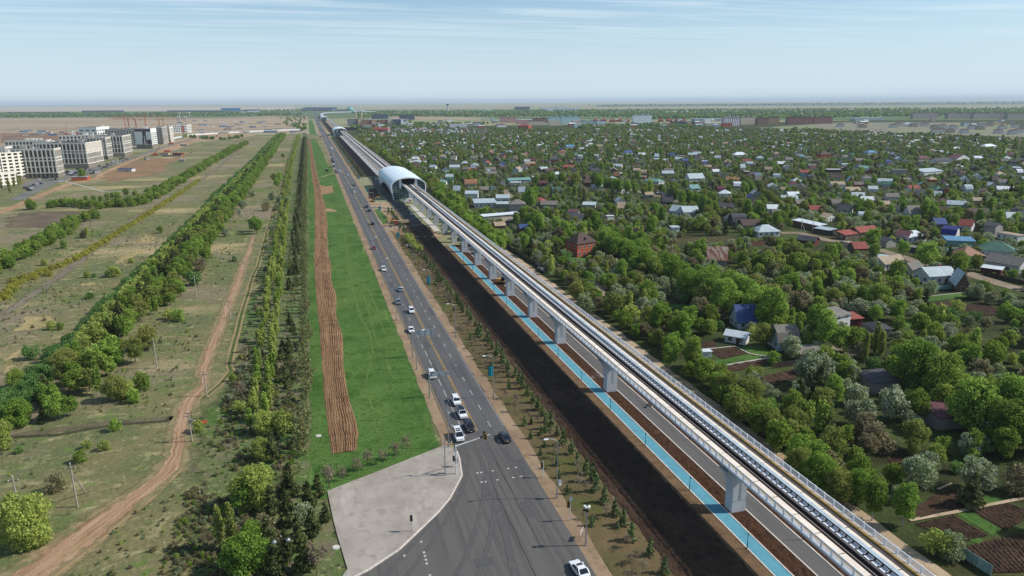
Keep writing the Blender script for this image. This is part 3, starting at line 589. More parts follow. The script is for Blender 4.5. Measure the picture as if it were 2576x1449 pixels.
WC = {n: plain(n.replace('_', ' ') + ' wall', c, .85, 0, .2, .1, .5, space='obj') for n, c in dict(white='c9c8c4', brick='a2543c', grey='8b8782', cream='b8a98e', wood='6b5644', dark='4a443f', maroon='5d2d2c', pale_blue='a2b3b8', teal='7fa39b', block='9a948c').items()}
m_win = glassmat('dark window pane', '20252b'); m_wframe = plain('white window frame', 'c8c8c6', .6); m_door = plain('brown door', '4b3526', .7); m_fascia = plain('pale roof edge', 'c4c6c7', .6)
RMESH = {}
def shape(kind, L, D, hw, hr, ov=.45):
    """wall and roof MBs; ridge along x unless kind ends with 'y'; local origin at ground centre"""
    W = MB(); Ro = MB(); x, y = L/2, D/2
    if kind == 'gabley':
        W2, R2 = shape('gable', D, L, hw, hr, ov)
        for q in (W2, R2): q.v = [(-v[1], v[0], v[2]) for v in q.v]
        return W2, R2
    if kind == 'hip':
        W.span(-x, x, -y, y, 0, hw); r = max(0, x - y) if L >= D else 0; ry = max(0, y - x) if D > L else 0; a, b = x + ov, y + ov
        Ro.add([(-a, -b, hw-.12), (a, -b, hw-.12), (a, b, hw-.12), (-a, b, hw-.12), (-r, -ry, hw+hr), (r + .01, ry, hw+hr)], [(0, 1, 5, 4), (1, 2, 5), (2, 3, 4, 5), (3, 0, 4), (3, 2, 1, 0)] if L >= D else [(0, 1, 4), (1, 2, 5, 4), (2, 3, 5), (3, 0, 4, 5), (3, 2, 1, 0)])
    elif kind == 'flat':
        W.span(-x, x, -y, y, 0, hw); Ro.span(-x-.2, x+.2, -y-.2, y+.2, hw, hw + max(.18, hr))
    elif kind == 'mono':
        W.add([(-x,-y,0),(x,-y,0),(x,y,0),(-x,y,0),(-x,-y,hw),(x,-y,hw),(x,y,hw+hr),(-x,y,hw+hr)], [(0,1,5,4),(1,2,6,5),(2,3,7,6),(3,0,4,7)])
        a, b = x+ov, y+ov; s = hr / D; z0, z1 = hw - ov*s + .02, hw + hr + ov*s + .02
        Ro.add([(-a,-b,z0),(a,-b,z0),(a,b,z1),(-a,b,z1),(-a,-b,z0+.12),(a,-b,z0+.12),(a,b,z1+.12),(-a,b,z1+.12)], [(3,2,1,0),(4,5,6,7),(0,1,5,4),(1,2,6,5),(2,3,7,6),(3,0,4,7)])
    else:
        prof = [(-1, 0), (0, 1), (1, 0)] if kind != 'mansard' else [(-1, 0), (-.68, .62), (0, 1), (.68, .62), (1, 0)]
        W.ext([(-y, 0)] + [(p*y, hw + q*hr) for p, q in prof] + [(y, 0)], -x, x)
        k = (y + ov) / y; o = [(p*y*k, hw + q*hr - (ov * hr / y * .6 if q == 0 else 0) + .03) for p, q in prof]; u = [(a, b + .14) for a, b in o]
        Ro.ext(o + u[::-1], -x-ov, x+ov)
    return W, Ro
def windows(parent, kind, L, D, hw, front=True, side=True, storeys=1, every=2.6, light=False):
    ww, wh = 1.0, 1.25
    key = ('win', ww, wh)
    if key not in RMESH:
        RMESH[key] = MB().box((0, -.02, 0), (ww, .05, wh)).mesh('window', m_win); RMESH['wf'] = MB().box((0, -.015, wh/2+.05), (ww+.22, .06, .1)).box((0, -.015, -wh/2-.05), (ww+.22, .08, .1)).box((0, -.03, 0), (.07, .04, wh)).box((ww/2+.06, -.015, 0), (.1, .06, wh)).box((-ww/2-.06, -.015, 0), (.1, .06, wh)).mesh('window_frame', m_wframe)
    def put(x, y, z, rz):
        o = obj('window', RMESH[key], parent, (x, y, z), rz)
        if not light: obj('window_frame', RMESH['wf'], o)
    for s in range(storeys):
        z = .55 * min(hw, 2.8) + s * 2.9
        if front:
            n = max(1, int(L / every))
            for i in range(n): put(-L/2 + L * (i + .5) / n, -D/2, z, 0)
        if side:
            n = max(1, int(D / every / 1.2))
            for i in range(n): put(-L/2, D/2 - D * (i + .5) / n, z, -math.pi/2)
HRECT = []; HOUSES = []
def house(c, p1, p2, D, hw, kind, hr, wall, roof, label, storeys=1, win=True, cat='house', name=None, chim=False, door=True):
    A, B = at(c, *p1), at(c, *p2); d = Vector((B[0]-A[0], B[1]-A[1])); L = d.length; ang = math.atan2(d.y, d.x); nrm = Vector((-d.y, d.x)) / L
    ctr = Vector((A[0]+B[0], A[1]+B[1])) / 2 + nrm * D / 2
    t = thing(name or cat.replace(' ', '_'), label, cat, (ctr.x, ctr.y, 0), ang)
    W, Ro = shape(kind, L, D, hw, hr); W.build('wall', WC[wall], t); r = Ro.build('roof', RC[roof], t)
    if win: windows(t, kind, L, D, hw, storeys=storeys)
    if door and win: obj('door', MB().box((0, -.02, 1.02), (.95, .06, 2.04)).mesh('door', m_door), t, (L * .12, -D/2 - .012, 0))
    if chim: MB().box((L*.2, D*.12, hw+hr*.8+.4), (.6, .6, 1.6)).build('chimney', WC['brick'], r)
    P_ = [px(*(ctr + Vector((sx*L/2*math.cos(ang) - sy*D/2*math.sin(ang), sx*L/2*math.sin(ang) + sy*D/2*math.cos(ang)))), z) for sx in (-1, 1) for sy in (-1, 1) for z in (0, hw+hr)]
    xs, ys = [p[0] for p in P_], [p[1] for p in P_]; HRECT.append((min(xs), max(xs), min(ys), max(ys), P_[0][2])); HOUSES.append((ctr.x, ctr.y, max(L, D) / 2 + 1.0)); return t
hs = house
t = hs('B2', (940, 425), (1092, 400), 8.5, 6.2, 'hip', 4.3, 'brick', 'brown', 'two-storey red brick house with dark brown hipped roof beside the gravel track', 2, name='brick_house')
MB().box((0, -2.9, 8.0), (1.1, 1.4, 1.1), top=(.05, .9)).build('dormer', RC['brown'], t)
hs('D7', (500, 790), (735, 800), 9, 2.6, 'gable', 5.0, 'grey', 'rusty', 'house with a big steep rust-streaked sheet roof', win=False)
hs('D6', (505, 420), (745, 398), 8, 3, 'gable', 2.2, 'wood', 'red', 'long house with bright red roof along the settlement street')
hs('D6', (325, 445), (500, 420), 5, 2.6, 'mono', 1.2, 'wood', 'red', 'low red-roofed extension left of the long red house')
hs('D6', (950, 462), (1110, 480), 9, 3, 'gable', 2.4, 'white', 'maroon', 'white house with maroon gable roof right of the street')
hs('D6', (1112, 482), (1345, 462), 7, 2.8, 'mono', 1.6, 'white', 'white_metal', 'white annex with shining white roof beside the maroon roof')
hs('D6', (1525, 432), (1700, 452), 9, 3, 'mansard', 3.6, 'white', 'navy', 'white house with deep blue gambrel roof')
hs('D6', (1600, 512), (1950, 525), 6, 2.6, 'mono', 1.0, 'teal', 'sky_blue', 'low outbuilding with faded blue roof in front of the blue gambrel house', win=False)
hs('D6', (1745, 325), (1905, 342), 8, 3.2, 'gable', 2.8, 'white', 'red', 'white house with dark red roof behind the blue gambrel house')
hs('D6', (1460, 300), (1600, 300), 7, 2.6, 'gable', 2.8, 'wood', 'blue', 'faded blue gabled house left of the dark red roof')
hs('D6', (2060, 392), (2200, 412), 8, 5.6, 'gable', 1.6, 'block', 'dark_slate', 'two-storey grey block house with dark shallow roof', 2)
hs('D6', (2225, 420), (2490, 468), 6, 3, 'flat', .2, 'white', 'beige', 'long low white house with flat sandy roof at the right')
hs('D6', (2000, 650), (2460, 690), 12, 3.4, 'hip', 3.6, 'white', 'green', 'large white house with weathered green hipped roof')
hs('D6', (1790, 715), (2070, 712), 9, 2.8, 'hip', 3, 'wood', 'orange', 'house with brown-orange hipped roof below the green hipped roof')
hs('D6', (2070, 795), (2500, 870), 9, 3.2, 'gable', 2.8, 'white', 'grey_slate', 'long white house with plain grey slate gable roof at the far right')
hs('D6', (2030, 850), (2280, 885), 3.5, 2.2, 'mono', .5, 'maroon', 'white_metal', 'lean-to shed with white roof before the long grey slate house', win=False, cat='shed')
hs('D6', (1375, 1002), (1720, 985), 9, 3.2, 'gable', 2.6, 'white', 'pale_metal', 'white barn-like house with pale ribbed metal roof', chim=True)
hs('D6', (1715, 1090), (1870, 1100), 9, 2.6, 'gabley', 4.6, 'wood', 'pale_metal', 'tall steep-roofed hut with pale metal roof beside the dirt street')
hs('D6', (1165, 900), (1310, 885), 6, 2.6, 'gable', 2.4, 'cream', 'grey_slate', 'small log house with grey slate roof among the trees')
hs('D6', (820, 830), (1085, 800), 8, 2.8, 'gable', 2.4, 'white', 'beige', 'white house with long beige-grey roof behind a tree')
hs('D6', (1135, 170), (1280, 162), 6, 2.8, 'gable', 4.4, 'white', 'grey_slate', 'narrow tall hut with steep grey roof above the red-roofed house')
hs('D6', (220, 112), (400, 125), 7, 2.6, 'gable', 2.8, 'white', 'dark_slate', 'house with dark slate roof right of the long white shed')
hs('D6', (85, 218), (220, 195), 5, 2.4, 'gabley', 2, 'white', 'beige', 'tiny white hut with pale roof beside the long white shed', cat='hut')
hs('D6', (1600, 45), (1830, 60), 8, 2.8, 'gable', 2.2, 'pale_blue', 'pale_metal', 'pale blue house with light metal roof above the blossom thicket')
hs('D6', (1130, 592), (1330, 610), 5, 2.2, 'flat', .2, 'dark', 'grey_slate', 'dark flat shed between two street trees', win=False, cat='shed')
hs('D6', (735, 730), (850, 740), 4, 2.4, 'mono', .6, 'white', 'pale_metal', 'small pale-blue lean-to left of the beige-grey roof', cat='shed')
hs('D6', (440, 615), (600, 612), 6, 2.4, 'gable', 2.6, 'wood', 'red', 'small hut with faded red roof half hidden by tall trees', win=False, cat='hut')
hs('D6', (840, 545), (960, 530), 5, 3, 'gabley', 1.6, 'block', 'dark_slate', 'plain grey garage with dark gable in the street', win=False, cat='garage')
hs('D7', (1520, 310), (1840, 385), 5, 3.2, 'mono', .5, 'wood', 'white_metal', 'long shed with gleaming white roof along the settlement street', win=False, cat='shed')
hs('D7', (1790, 400), (1980, 432), 5, 2.6, 'mono', .5, 'dark', 'pale_metal', 'row shed with striped pale roof by blue gates', win=False, cat='shed')
hs('D7', (45, 192), (185, 206), 9, 3.2, 'gable', 3, 'white', 'pale_metal', 'white house with pale blue metal roof, left one of the touching pair')
hs('D7', (215, 212), (400, 205), 8, 3.2, 'gable', 3, 'white', 'pale_metal', 'white house with pale blue metal roof, right one of the touching pair')
hs('D7', (690, 255), (800, 285), 6, 2.4, 'gabley', 2.4, 'white', 'dark_slate', 'dark-gabled small white house beside the black steep hut')
hs('D7', (810, 315), (965, 312), 7, 2.4, 'mansard', 4.2, 'dark', 'dark_slate', 'black steep gambrel hut with a pale ridge')
hs('D7', (930, 365), (1170, 360), 8, 2.6, 'gable', 2.6, 'wood', 'brown', 'house with dark brown roof behind the white turreted house')
hs('D7', (1115, 452), (1375, 440), 9, 2.8, 'hip', 3, 'white', 'pale_metal', 'white house with pointed pale metal hip roof by the street')
hs('D7', (1580, 535), (1790, 562), 6, 2.4, 'gable', 1.8, 'maroon', 'dark_slate', 'low maroon-walled house with dark roof below the street', win=False)
hs('D7', (2125, 560), (2260, 590), 4, 2.2, 'flat', .2, 'cream', 'beige', 'small cream kiosk-like shed beside the street', win=False, cat='shed')
hs('D7', (75, 392), (165, 388), 3, 2.6, 'mono', .4, 'white', 'pale_metal', 'tiny white shed among the bushes left of the rusty roof', win=False, cat='shed')
hs('D7', (2050, 145), (2190, 160), 6, 2.4, 'gable', 2.8, 'white', 'dark_slate', 'dark-roofed cottage behind the pale hut near the street')
hs('B3', (362, 765), (510, 760), 7, 2.4, 'gable', 4.6, 'pale_blue', 'blue', 'steep A-frame cottage with patchy blue roof')
hs('B3', (258, 862), (435, 885), 4, 2.2, 'gable', 1.2, 'white', 'white_metal', 'white-framed glass greenhouse with ribbed white roof', name='greenhouse', cat='greenhouse', every=1.2) if False else hs('B3', (258, 862), (420, 890), 4, 2.2, 'gable', 1.2, 'white', 'white_metal', 'white-framed glass greenhouse with ribbed white roof', cat='greenhouse')
hs('B3', (672, 935), (825, 930), 7, 2.6, 'mansard', 4.2, 'pale_blue', 'grey_slate', 'two-level cottage with grey gambrel roof by the vegetable garden')
hs('B3', (840, 1020), (1030, 1010), 5, 2.4, 'mono', .5, 'cream', 'grey_slate', 'low shed with wide grey slab roof below the gambrel cottage', win=False, cat='shed')
hs('B3', (1100, 785), (1225, 755), 6, 4.6, 'mono', .8, 'white', 'grey_slate', 'white and red two-level house with flat grey roof', 2)
hs('B3', (1230, 752), (1320, 745), 5, 2.8, 'mono', .5, 'maroon', 'red', 'red-roofed porch beside the white and red two-level house', win=False, cat='porch')
hs('B3', (1410, 812), (1550, 805), 6, 2.0, 'hip', 1.6, 'grey', 'dark_slate', 'low dark hipped outbuilding right of the white and red house', win=False, cat='shed')
hs('B3', (85, 985), (158, 982), 2.2, 1.6, 'flat', .15, 'white', 'white_metal', 'very small white box shed in the vegetable garden', win=False, cat='shed')
hs('B3', (1400, 1270), (1600, 1250), 6, 3, 'mono', .6, 'grey', 'dark_slate', 'shaded grey block shed under the big trees', win=False, cat='shed')
hs('C3', (1380, 420), (1580, 400), 6, 3, 'mono', .7, 'grey', 'maroon', 'shaded shed with dark red roof deep in the trees at the lower right', win=False, cat='shed')
hs('B2', (1040, 755), (1165, 735), 5, 2.6, 'gabley', 2.6, 'cream', 'dark_slate', 'small cottage with dark pointed gable and pale lean-to near the viaduct')
hs('B2', (1165, 400), (1320, 425), 5, 2.4, 'mono', .5, 'dark', 'grey_slate', 'rickety grey shed right of the brick house', win=False, cat='shed')
hs('B2', (1400, 280), (1460, 270), 6, 3, 'gabley', 2.2, 'brick', 'brown', 'small brick outhouse with brown roof above the poplars')
hs('B2', (1185, 125), (1240, 122), 3, 2.4, 'flat', .2, 'white', 'white_metal', 'tiny white hut with white roof above the poplar row', win=False, cat='hut')
hs('B2', (480, 225), (545, 222), 4, 2.4, 'gable', 1.8, 'wood', 'blue', 'little hut with vivid blue roof behind the trackside trees', win=False, cat='hut')
hs('B2', (280, 205), (360, 200), 5, 2.4, 'gable', 1.8, 'wood', 'beige', 'little hut with beige roof left of the vivid blue one', win=False, cat='hut')
for c, p1, p2, D, hw, k, hr, wl, rf, lb in [
 ('A2', (485, 950), (705, 940), 9, 3, 'gable', 1.6, 'pale_blue', 'teal', 'long shed with turquoise ridge roof near the station'),
 ('A2', (500, 985), (605, 985), 6, 4, 'flat', .3, 'cream', 'white_metal', 'cream flat block below the turquoise shed'),
 ('A2', (782, 978), (860, 978), 6, 3, 'gable', 2, 'maroon', 'maroon', 'pink-brown walled house with maroon roof right of the turquoise shed'),
 ('A2', (45, 988), (160, 985), 7, 3.4, 'mansard', 3, 'cream', 'orange', 'house with white and orange gambrel roof beside the station trees'),
 ('A2', (45, 1095), (170, 1095), 9, 3.4, 'gable', 1.8, 'white', 'pale_metal', 'pale metal workshop with red gate beside it'),
 ('A2', (140, 1190), (355, 1185), 14, 3.2, 'mono', 1.0, 'white', 'pale_metal', 'big low workshop with pale blue roof near the viaduct'),
 ('A2', (360, 1140), (490, 1138), 8, 3.4, 'gable', 2, 'white', 'pale_metal', 'gabled pale metal hall right of the big low workshop'),
 ('A2', (360, 1190), (520, 1190), 6, 2.6, 'mono', .8, 'grey', 'pale_metal', 'lower lean-to roof in front of the gabled metal hall'),
 ('A2', (492, 1245), (650, 1243), 9, 6, 'hip', 2.6, 'block', 'grey_slate', 'two-storey grey stone house with grey hip roof near the viaduct'),
 ('A2', (232, 1318), (600, 1285), 5, 2.4, 'mono', .5, 'grey', 'white_metal', 'very long low shed with white roof below the grey stone house'),
 ('A2', (430, 1362), (560, 1358), 6, 2.4, 'mono', .8, 'wood', 'beige', 'low shed with sandy roof beside the very long white one'),
 ('A2', (1018, 948), (1175, 948), 9, 2.8, 'gable', 2.6, 'wood', 'brown', 'left one of two large chocolate-brown roofs'),
 ('A2', (1242, 972), (1380, 970), 9, 2.8, 'gable', 2.6, 'wood', 'brown', 'right front one of the large chocolate-brown roofs'),
 ('A2', (1265, 930), (1390, 925), 9, 2.8, 'gable', 2.6, 'wood', 'brown', 'chocolate-brown roof behind the right front one'),
 ('A2', (900, 885), (990, 882), 7, 2.8, 'gable', 2, 'cream', 'white_metal', 'house with bright white roof above the brown roofs'),
 ('A2', (810, 830), (880, 826), 7, 2.8, 'gable', 2, 'dark', 'pale_metal', 'house with pale grey roof left of the rust-brown roof'),
 ('A2', (852, 848), (965, 842), 7, 2.8, 'gable', 2, 'dark', 'brown', 'house with rust-brown roof above the bright white roof'),
 ('A2', (998, 902), (1070, 898), 6, 2.8, 'gable', 1.8, 'white', 'pale_metal', 'small pale-roofed house right of the bright white roof'),
 ('A2', (1330, 1015), (1460, 1010), 6, 2.8, 'gable', 1.6, 'cream', 'pale_metal', 'wide pale roof below the chocolate-brown roofs'),
 ('A2', (1615, 1050), (1692, 1045), 7, 2.8, 'gabley', 2.4, 'white', 'brown', 'white house with fawn gable roof below the tall trees'),
 ('A2', (1842, 945), (1990, 960), 8, 2.8, 'hip', 2, 'white', 'teal', 'white house with pale turquoise hip roof'),
 ('A2', (2302, 928), (2450, 922), 9, 2.8, 'gable', 4, 'white', 'pale_metal', 'house with big pale grey roof and white triangular gable'),
 ('A2', (2030, 1160), (2130, 1160), 7, 2.2, 'gable', 5, 'dark', 'dark_slate', 'black A-frame hut above the pair of white houses'),
 ('A2', (1862, 1095), (1942, 1093), 6, 2.6, 'gable', 1.8, 'grey', 'beige', 'hut with pale ribbed roof left of the black A-frame'),
 ('A2', (2320, 1030), (2405, 1025), 7, 2.6, 'gable', 2.6, 'white', 'teal', 'small house with grey-green roof right of the tall tree'),
 ('A2', (1225, 1195), (1350, 1198), 7, 2.4, 'mono', 1, 'cream', 'pale_metal', 'low shed with mint roof behind the poplars'),
 ('A2', (1065, 592), (1145, 590), 8, 2.8, 'gable', 2.2, 'white', 'sky_blue', 'distant house with vivid sky blue roof'),
 ('A2', (1662, 658), (1730, 655), 8, 3, 'gable', 2.6, 'white', 'blue', 'distant house with strong blue roof'),
 ('A2', (578, 400), (680, 402), 16, 9, 'hip', 4, 'brick', 'red', 'brick house with tall red roof at the far edge of the settlement'),
 ('E1', (1210, 378), (1280, 376), 10, 5, 'hip', 4, 'brick', 'brown', 'tall brown house with stepped hip roof in the middle of the settlement'),
 ('E1', (1870, 395), (1955, 392), 10, 3, 'hip', 3, 'cream', 'maroon', 'broad house with maroon hip roof right of the middle'),
 ('E1', (1985, 412), (2090, 408), 10, 3, 'gable', 2.6, 'white', 'dark_slate', 'broad house with blue-grey roof right of the maroon hip roof'),
 ('E1', (2125, 395), (2210, 388), 10, 3.4, 'gabley', 4, 'white', 'maroon', 'white-gabled house with purple-brown roof at the right'),
 ('E1', (1905, 490), (2030, 480), 10, 3, 'mono', 2, 'white', 'pale_metal', 'house with wide pale lean roof below the maroon hip roof'),
 ('E1', (1690, 488), (1790, 490), 8, 5, 'flat', .3, 'block', 'grey_slate', 'grey flat two-storey block house'),
 ('E1', (1255, 470), (1350, 470), 7, 2.8, 'flat', .2, 'maroon', 'white_metal', 'low house with gleaming white flat roof'),
 ('E1', (2320, 310), (2390, 305), 10, 3, 'hip', 3, 'white', 'white_metal', 'house with brilliant white hip roof at the far right'),
 ('E1', (635, 368), (720, 366), 10, 3, 'hip', 3.2, 'white', 'white_metal', 'house with white pyramid roof in the left middle of the settlement'),
 ('E1', (1530, 352), (1590, 350), 9, 3, 'hip', 2.6, 'white', 'sky_blue', 'house with bright blue hip roof right of the tall brown house')]:
    hs(c, p1, p2, D, hw, k, hr, wl, rf, lb, win=(c == 'A2' and p1[1] > 800 and (p1[0] * 7 + D) % 3 > 0))
# ---- generic dachas, one plot at a time
PLOTS = []
def in_poly(p, poly):
    x, y = p; c = False; j = len(poly) - 1
    for i in range(len(poly)):
        xi, yi = poly[i]; xj, yj = poly[j]
        if (yi > y) != (yj > y) and x < (xj-xi) * (y-yi) / (yj-yi) + xi: c = not c
        j = i
    return c
rr = random.Random(21); cand = []
VIL_TOP = [(900, 326), (1000, 322), (1200, 328), (1400, 331), (1620, 324), (1850, 328), (2050, 330), (2300, 342), (2576, 352), (2800, 360)]
def viltop(x):
    for (a, b), (c, d) in zip(VIL_TOP, VIL_TOP[1:]):
        if a <= x <= c: return b + (d-b) * (x-a) / (c-a)
    return 400
ca, sa = math.cos(rad(24)), math.sin(rad(24))
for i in range(-60, 130):
    for j in range(-10, 120):
        u, v = i * 25 + rr.uniform(-6, 6), j * 25 + rr.uniform(-6, 6); X, Y = u * ca + v * sa, -u * sa + v * ca
        if X < 104 or Y < 60 or Y > 2100: continue
        p = px(X, Y)
        if not (-60 < p[0] < 2640 and viltop(p[0]) < p[1] < 700): continue
        if p[1] > 560 and p[0] < 2000: continue
        if p[1] > 620: continue
        if any(math.hypot(X-hx, Y-hy) < hr_ + 9 for hx, hy, hr_ in HOUSES): continue
        if any(r[0] - 4 < p[0] < r[1] + 4 and r[2] - 4 < p[1] < r[3] + 10 for r in HRECT): continue
        if rr.random() < .78: cand.append((p[2], X, Y))
cand.sort()
HSC = .84
kinds = [('gable', 8, 6.5, 2.5, 2.4), ('gable', 10, 7.5, 2.8, 2.8), ('hip', 10, 8.5, 2.8, 2.8), ('mansard', 6.5, 7, 2.4, 3.6), ('gabley', 7, 8, 2.6, 2.8), ('mono', 8, 5, 2.4, .8), ('gable', 6, 5, 2.3, 4.0), ('gable', 13, 8, 3, 2.6)]
cols = ['grey_slate'] * 9 + ['pale_metal'] * 9 + ['white_metal'] * 4 + ['brown'] * 4 + ['maroon'] * 2 + ['dark_slate'] * 6 + ['beige'] * 5 + ['blue', 'teal', 'green', 'red', 'orange']
walls = ['white', 'white', 'cream', 'grey', 'wood', 'brick', 'pale_blue', 'block']
HM = {}; far_houses = []
def hmesh(k, wl, rf):
    key = (k, wl, rf)
    if key not in HM:
        W, Ro = shape(*kinds[k]); W.v = [tuple(c * HSC for c in v) for v in W.v]; Ro.v = [tuple(c * HSC for c in v) for v in Ro.v]; HM[key] = (W.mesh('wall', WC[wl]), Ro.mesh('roof', RC[rf]))
    return HM[key]
nm_kind = {'gable': 'gabled', 'gabley': 'gable-fronted', 'hip': 'hip-roofed', 'mansard': 'gambrel-roofed', 'mono': 'lean-to roofed'}
def zone(p):
    x, y = p[0], p[1]
    col = ('left end', 'left half', 'middle', 'right half', 'right end')[min(4, max(0, int((x - 900) / 336)))]
    row = 'farthest' if y < 352 else ('far' if y < 385 else ('central' if y < 450 else ('near' if y < 530 else 'nearest')))
    return 'in %s rows, %s of settlement' % (row, col)
for n, (dep, X, Y) in enumerate(cand):
    k = rr.randrange(8); rf = rr.choice(cols); wl = rr.choice(walls); ang = rr.choice((0, 0, math.pi/2)) + rad(-24) + rr.uniform(-.25, .25)
    kd = kinds[k]; HOUSES.append((X, Y, max(kd[1], kd[2]) / 2 + 1))
    p = px(X, Y)
    if n < 300:
        w_, r_ = hmesh(k, wl, rf)
        t = thing('dacha_house', '%s %s house, %s walls, %s' % (rf.replace('_', ' '), nm_kind[kd[0]], wl.replace('_', ' '), zone(p)), 'house', (X, Y, 0), ang, 'small houses of the garden settlement')
        obj('wall', w_, t); obj('roof', r_, t)
        if dep < 430: windows(t, kd[0], kd[1] * HSC, kd[2] * HSC, kd[3] * HSC, side=False, light=True)
        HRECT.append((p[0] - kd[1] / 2 * FOC / dep, p[0] + kd[1] / 2 * FOC / dep, p[1] - (kd[3] + kd[4]) * HSC * FOC / dep, p[1], dep, 1))
    else: far_houses.append((X, Y, k, wl, rf, ang))
# the rest of the far houses read as one mass
mb = MB(); mats = list(WC.values()) + list(RC.values()); WK, RK = list(WC), list(RC)
for X, Y, k, wl, rf, ang in far_houses:
    W, Ro = shape(*kinds[k]); W.v = [tuple(c * .78 for c in v) for v in W.v]; Ro.v = [tuple(c * .78 for c in v) for v in Ro.v]; cs, sn = math.cos(ang), math.sin(ang)
    for q, mi in ((W, WK.index(wl)), (Ro, len(WK) + RK.index(rf))): mb.add([(X + x*cs - y*sn, Y + x*sn + y*cs, z) for x, y, z in q.v], q.f, mi)
if mb.v: tag(mb.build('far_settlement_houses', mats), 'mass of tiny far roofs at the back of the garden settlement', 'houses', kind='stuff')
# ------------------------------------------------------------------ foliage
LM = dict(
 tree=leafmat('green leaves', '5a7428', '8ea442', '97a24e'), fresh=leafmat('bright green leaves', '5f7e2c', '8fac46', 'a0b450'), yellow=leafmat('yellow green leaves', '869844', 'b0b85e', 'b4b464'),
 grey=leafmat('sage leaves', '72805a', 'a0ac80', '8e9a68'), hedge=leafmat('blue green leaves', '4c7038', '72944e', '7e9850'), pine=leafmat('pine needles', '3c4a28', '62693c', '686644', .2),
 brown=leafmat('budding twigs', '756c52', '938a68', '868a58'), blossom=leafmat('white blossom', 'a6ab98', 'c4c8b8'), gold=leafmat('gold green leaves', '8e8e36', 'aaa848', '9c9c40'), olive=leafmat('olive leaves', '6c7a38', '949a4e', '979050'),
 rowp=leafmat('row pine needles', '5c643c', '868a56', '7e7654', .3), sap=leafmat('young pine needles', '4c5e3a', '6a7a4a', None, .2), twig=leafmat('pale twigs', '7a6f60', '96866f'))
m_bark = plain('grey brown bark', '5d5246', .9, 0, .1, .15, 2); m_birch = plain('pale birch bark', 'a8a295', .85, 0, .1, .15, 2); m_pbark = plain('pine bark', '63483a', .9, 0, .1, .15, 2)
def leaves(seed, blobs, n, size, mats, mix=None, up=.15, rnd=.75, stretch=1.0):
    g = np.random.default_rng(seed); bl = np.array(blobs, float); wts = (bl[:, 3] * bl[:, 4] * bl[:, 5]) ** .62; idx = g.choice(len(bl), n, p=wts / wts.sum())
    d = g.normal(size=(n, 3)); d[:, 2] += up; d /= np.linalg.norm(d, axis=1, keepdims=True)
    r = 1 - .55 * g.random(n) ** 1.6 + .1 * g.normal(size=n) * .6
    c = bl[idx, :3] + d * r[:, None] * bl[idx, 3:6]
    nn = d + rnd * g.normal(size=(n, 3)); nn /= np.linalg.norm(nn, axis=1, keepdims=True)
    a = np.cross(nn, g.normal(size=(n, 3))); a /= np.linalg.norm(a, axis=1, keepdims=True); b = np.cross(nn, a)
    s = size * (.55 + .9 * g.random(n))[:, None] / 2
    V = np.stack([c - a*s*stretch - b*s*.6, c + a*s*.25*stretch - b*s, c + a*s*stretch + b*s*.5, c - a*s*.3*stretch + b*s], 1).reshape(-1, 3)
    V[:, 2] = np.maximum(V[:, 2], .05)
    mi = None
    if mix: mi = (g.random(n) < mix).astype(int)
    return V, n, mi
def leafmesh(name, V, n, mats, mi=None, extra=None):
    me = bpy.data.meshes.new(name); nv = len(V); ev, ef = (extra.v, extra.f) if extra else ([], [])
    me.vertices.add(nv + len(ev)); me.vertices.foreach_set('co', np.concatenate([V.ravel(), np.array(ev, float).ravel()]) if ev else V.ravel())
    el = [i + nv for f in ef for i in f]; me.loops.add(4*n + len(el)); me.loops.foreach_set('vertex_index', np.concatenate([np.arange(4*n), np.array(el, int)]) if el else np.arange(4*n))
    st = list(range(0, 4*n, 4)); k = 4*n
    for f in ef: st.append(k); k += len(f)
    me.polygons.add(len(st)); me.polygons.foreach_set('loop_start', st)
    for x in mats: me.materials.append(x)
    m_ = np.zeros(len(st), int)
    if mi is not None: m_[:n] = mi
    if ef: m_[n:] = len(mats) - 1
    me.polygons.foreach_set('material_index', m_); me.update(calc_edges=True); me.validate(); return me
def trunk(h, r, seed, top, limbs=5, zl=.35, spread=.3):
    g = random.Random(seed); q = MB(); x = y = 0; P_ = [(0, 0, 0)]
    for i in range(1, 5): x += g.uniform(-.04, .04) * h; y += g.uniform(-.04, .04) * h; P_.append((x * .5, y * .5, top * i / 4))
    for i in range(4): q.tube(P_[i], P_[i+1], r * (1 - i*.22), r * (1 - (i+1)*.22), 6)
    for i in range(limbs):
        t = zl + (1 - zl) * i / limbs; k = min(3, int(t * 4)); a = Vector(P_[k]).lerp(Vector(P_[k+1]), t*4 - k); an = g.uniform(0, 6.3); L = spread * h * (1.15 - t)
        q.tube(a, a + Vector((math.cos(an) * L, math.sin(an) * L, L * g.uniform(.5, .9))), r * .35, r * .1, 4)
    return q
def blob_round(seed, h, rx, z0, k, br):
    g = random.Random(seed); B = []
    for i in range(k):
        t = (i + .5) / k; z = z0 + (h - z0) * (.12 + .78 * t); pr = math.sin(math.pi * min(.97, .18 + .72 * t)) ** .7; an = i * 2.4 + g.uniform(-.5, .5); rr_ = rx * pr * g.uniform(.35, .85); b = br * g.uniform(.75, 1.2) * (.6 + .4*pr)
        B.append((math.cos(an) * rr_, math.sin(an) * rr_, z, b, b, b * g.uniform(.7, .95)))
    return B
TREE = {}
def proto(kind, variants):
    TREE[kind] = []
    for i, (V, mats, tr, tm) in enumerate(variants):
        v, n, mi = V; cm = leafmesh('crown', v, n, mats, mi); tmz = tr.mesh('trunk', tm) if tr else None
        ex = tr if tr else None; mz = (n and leafmesh(kind, v, n, list(mats) + [tm if tr else mats[0]], mi, ex)); TREE[kind].append((cm, tmz, mz))
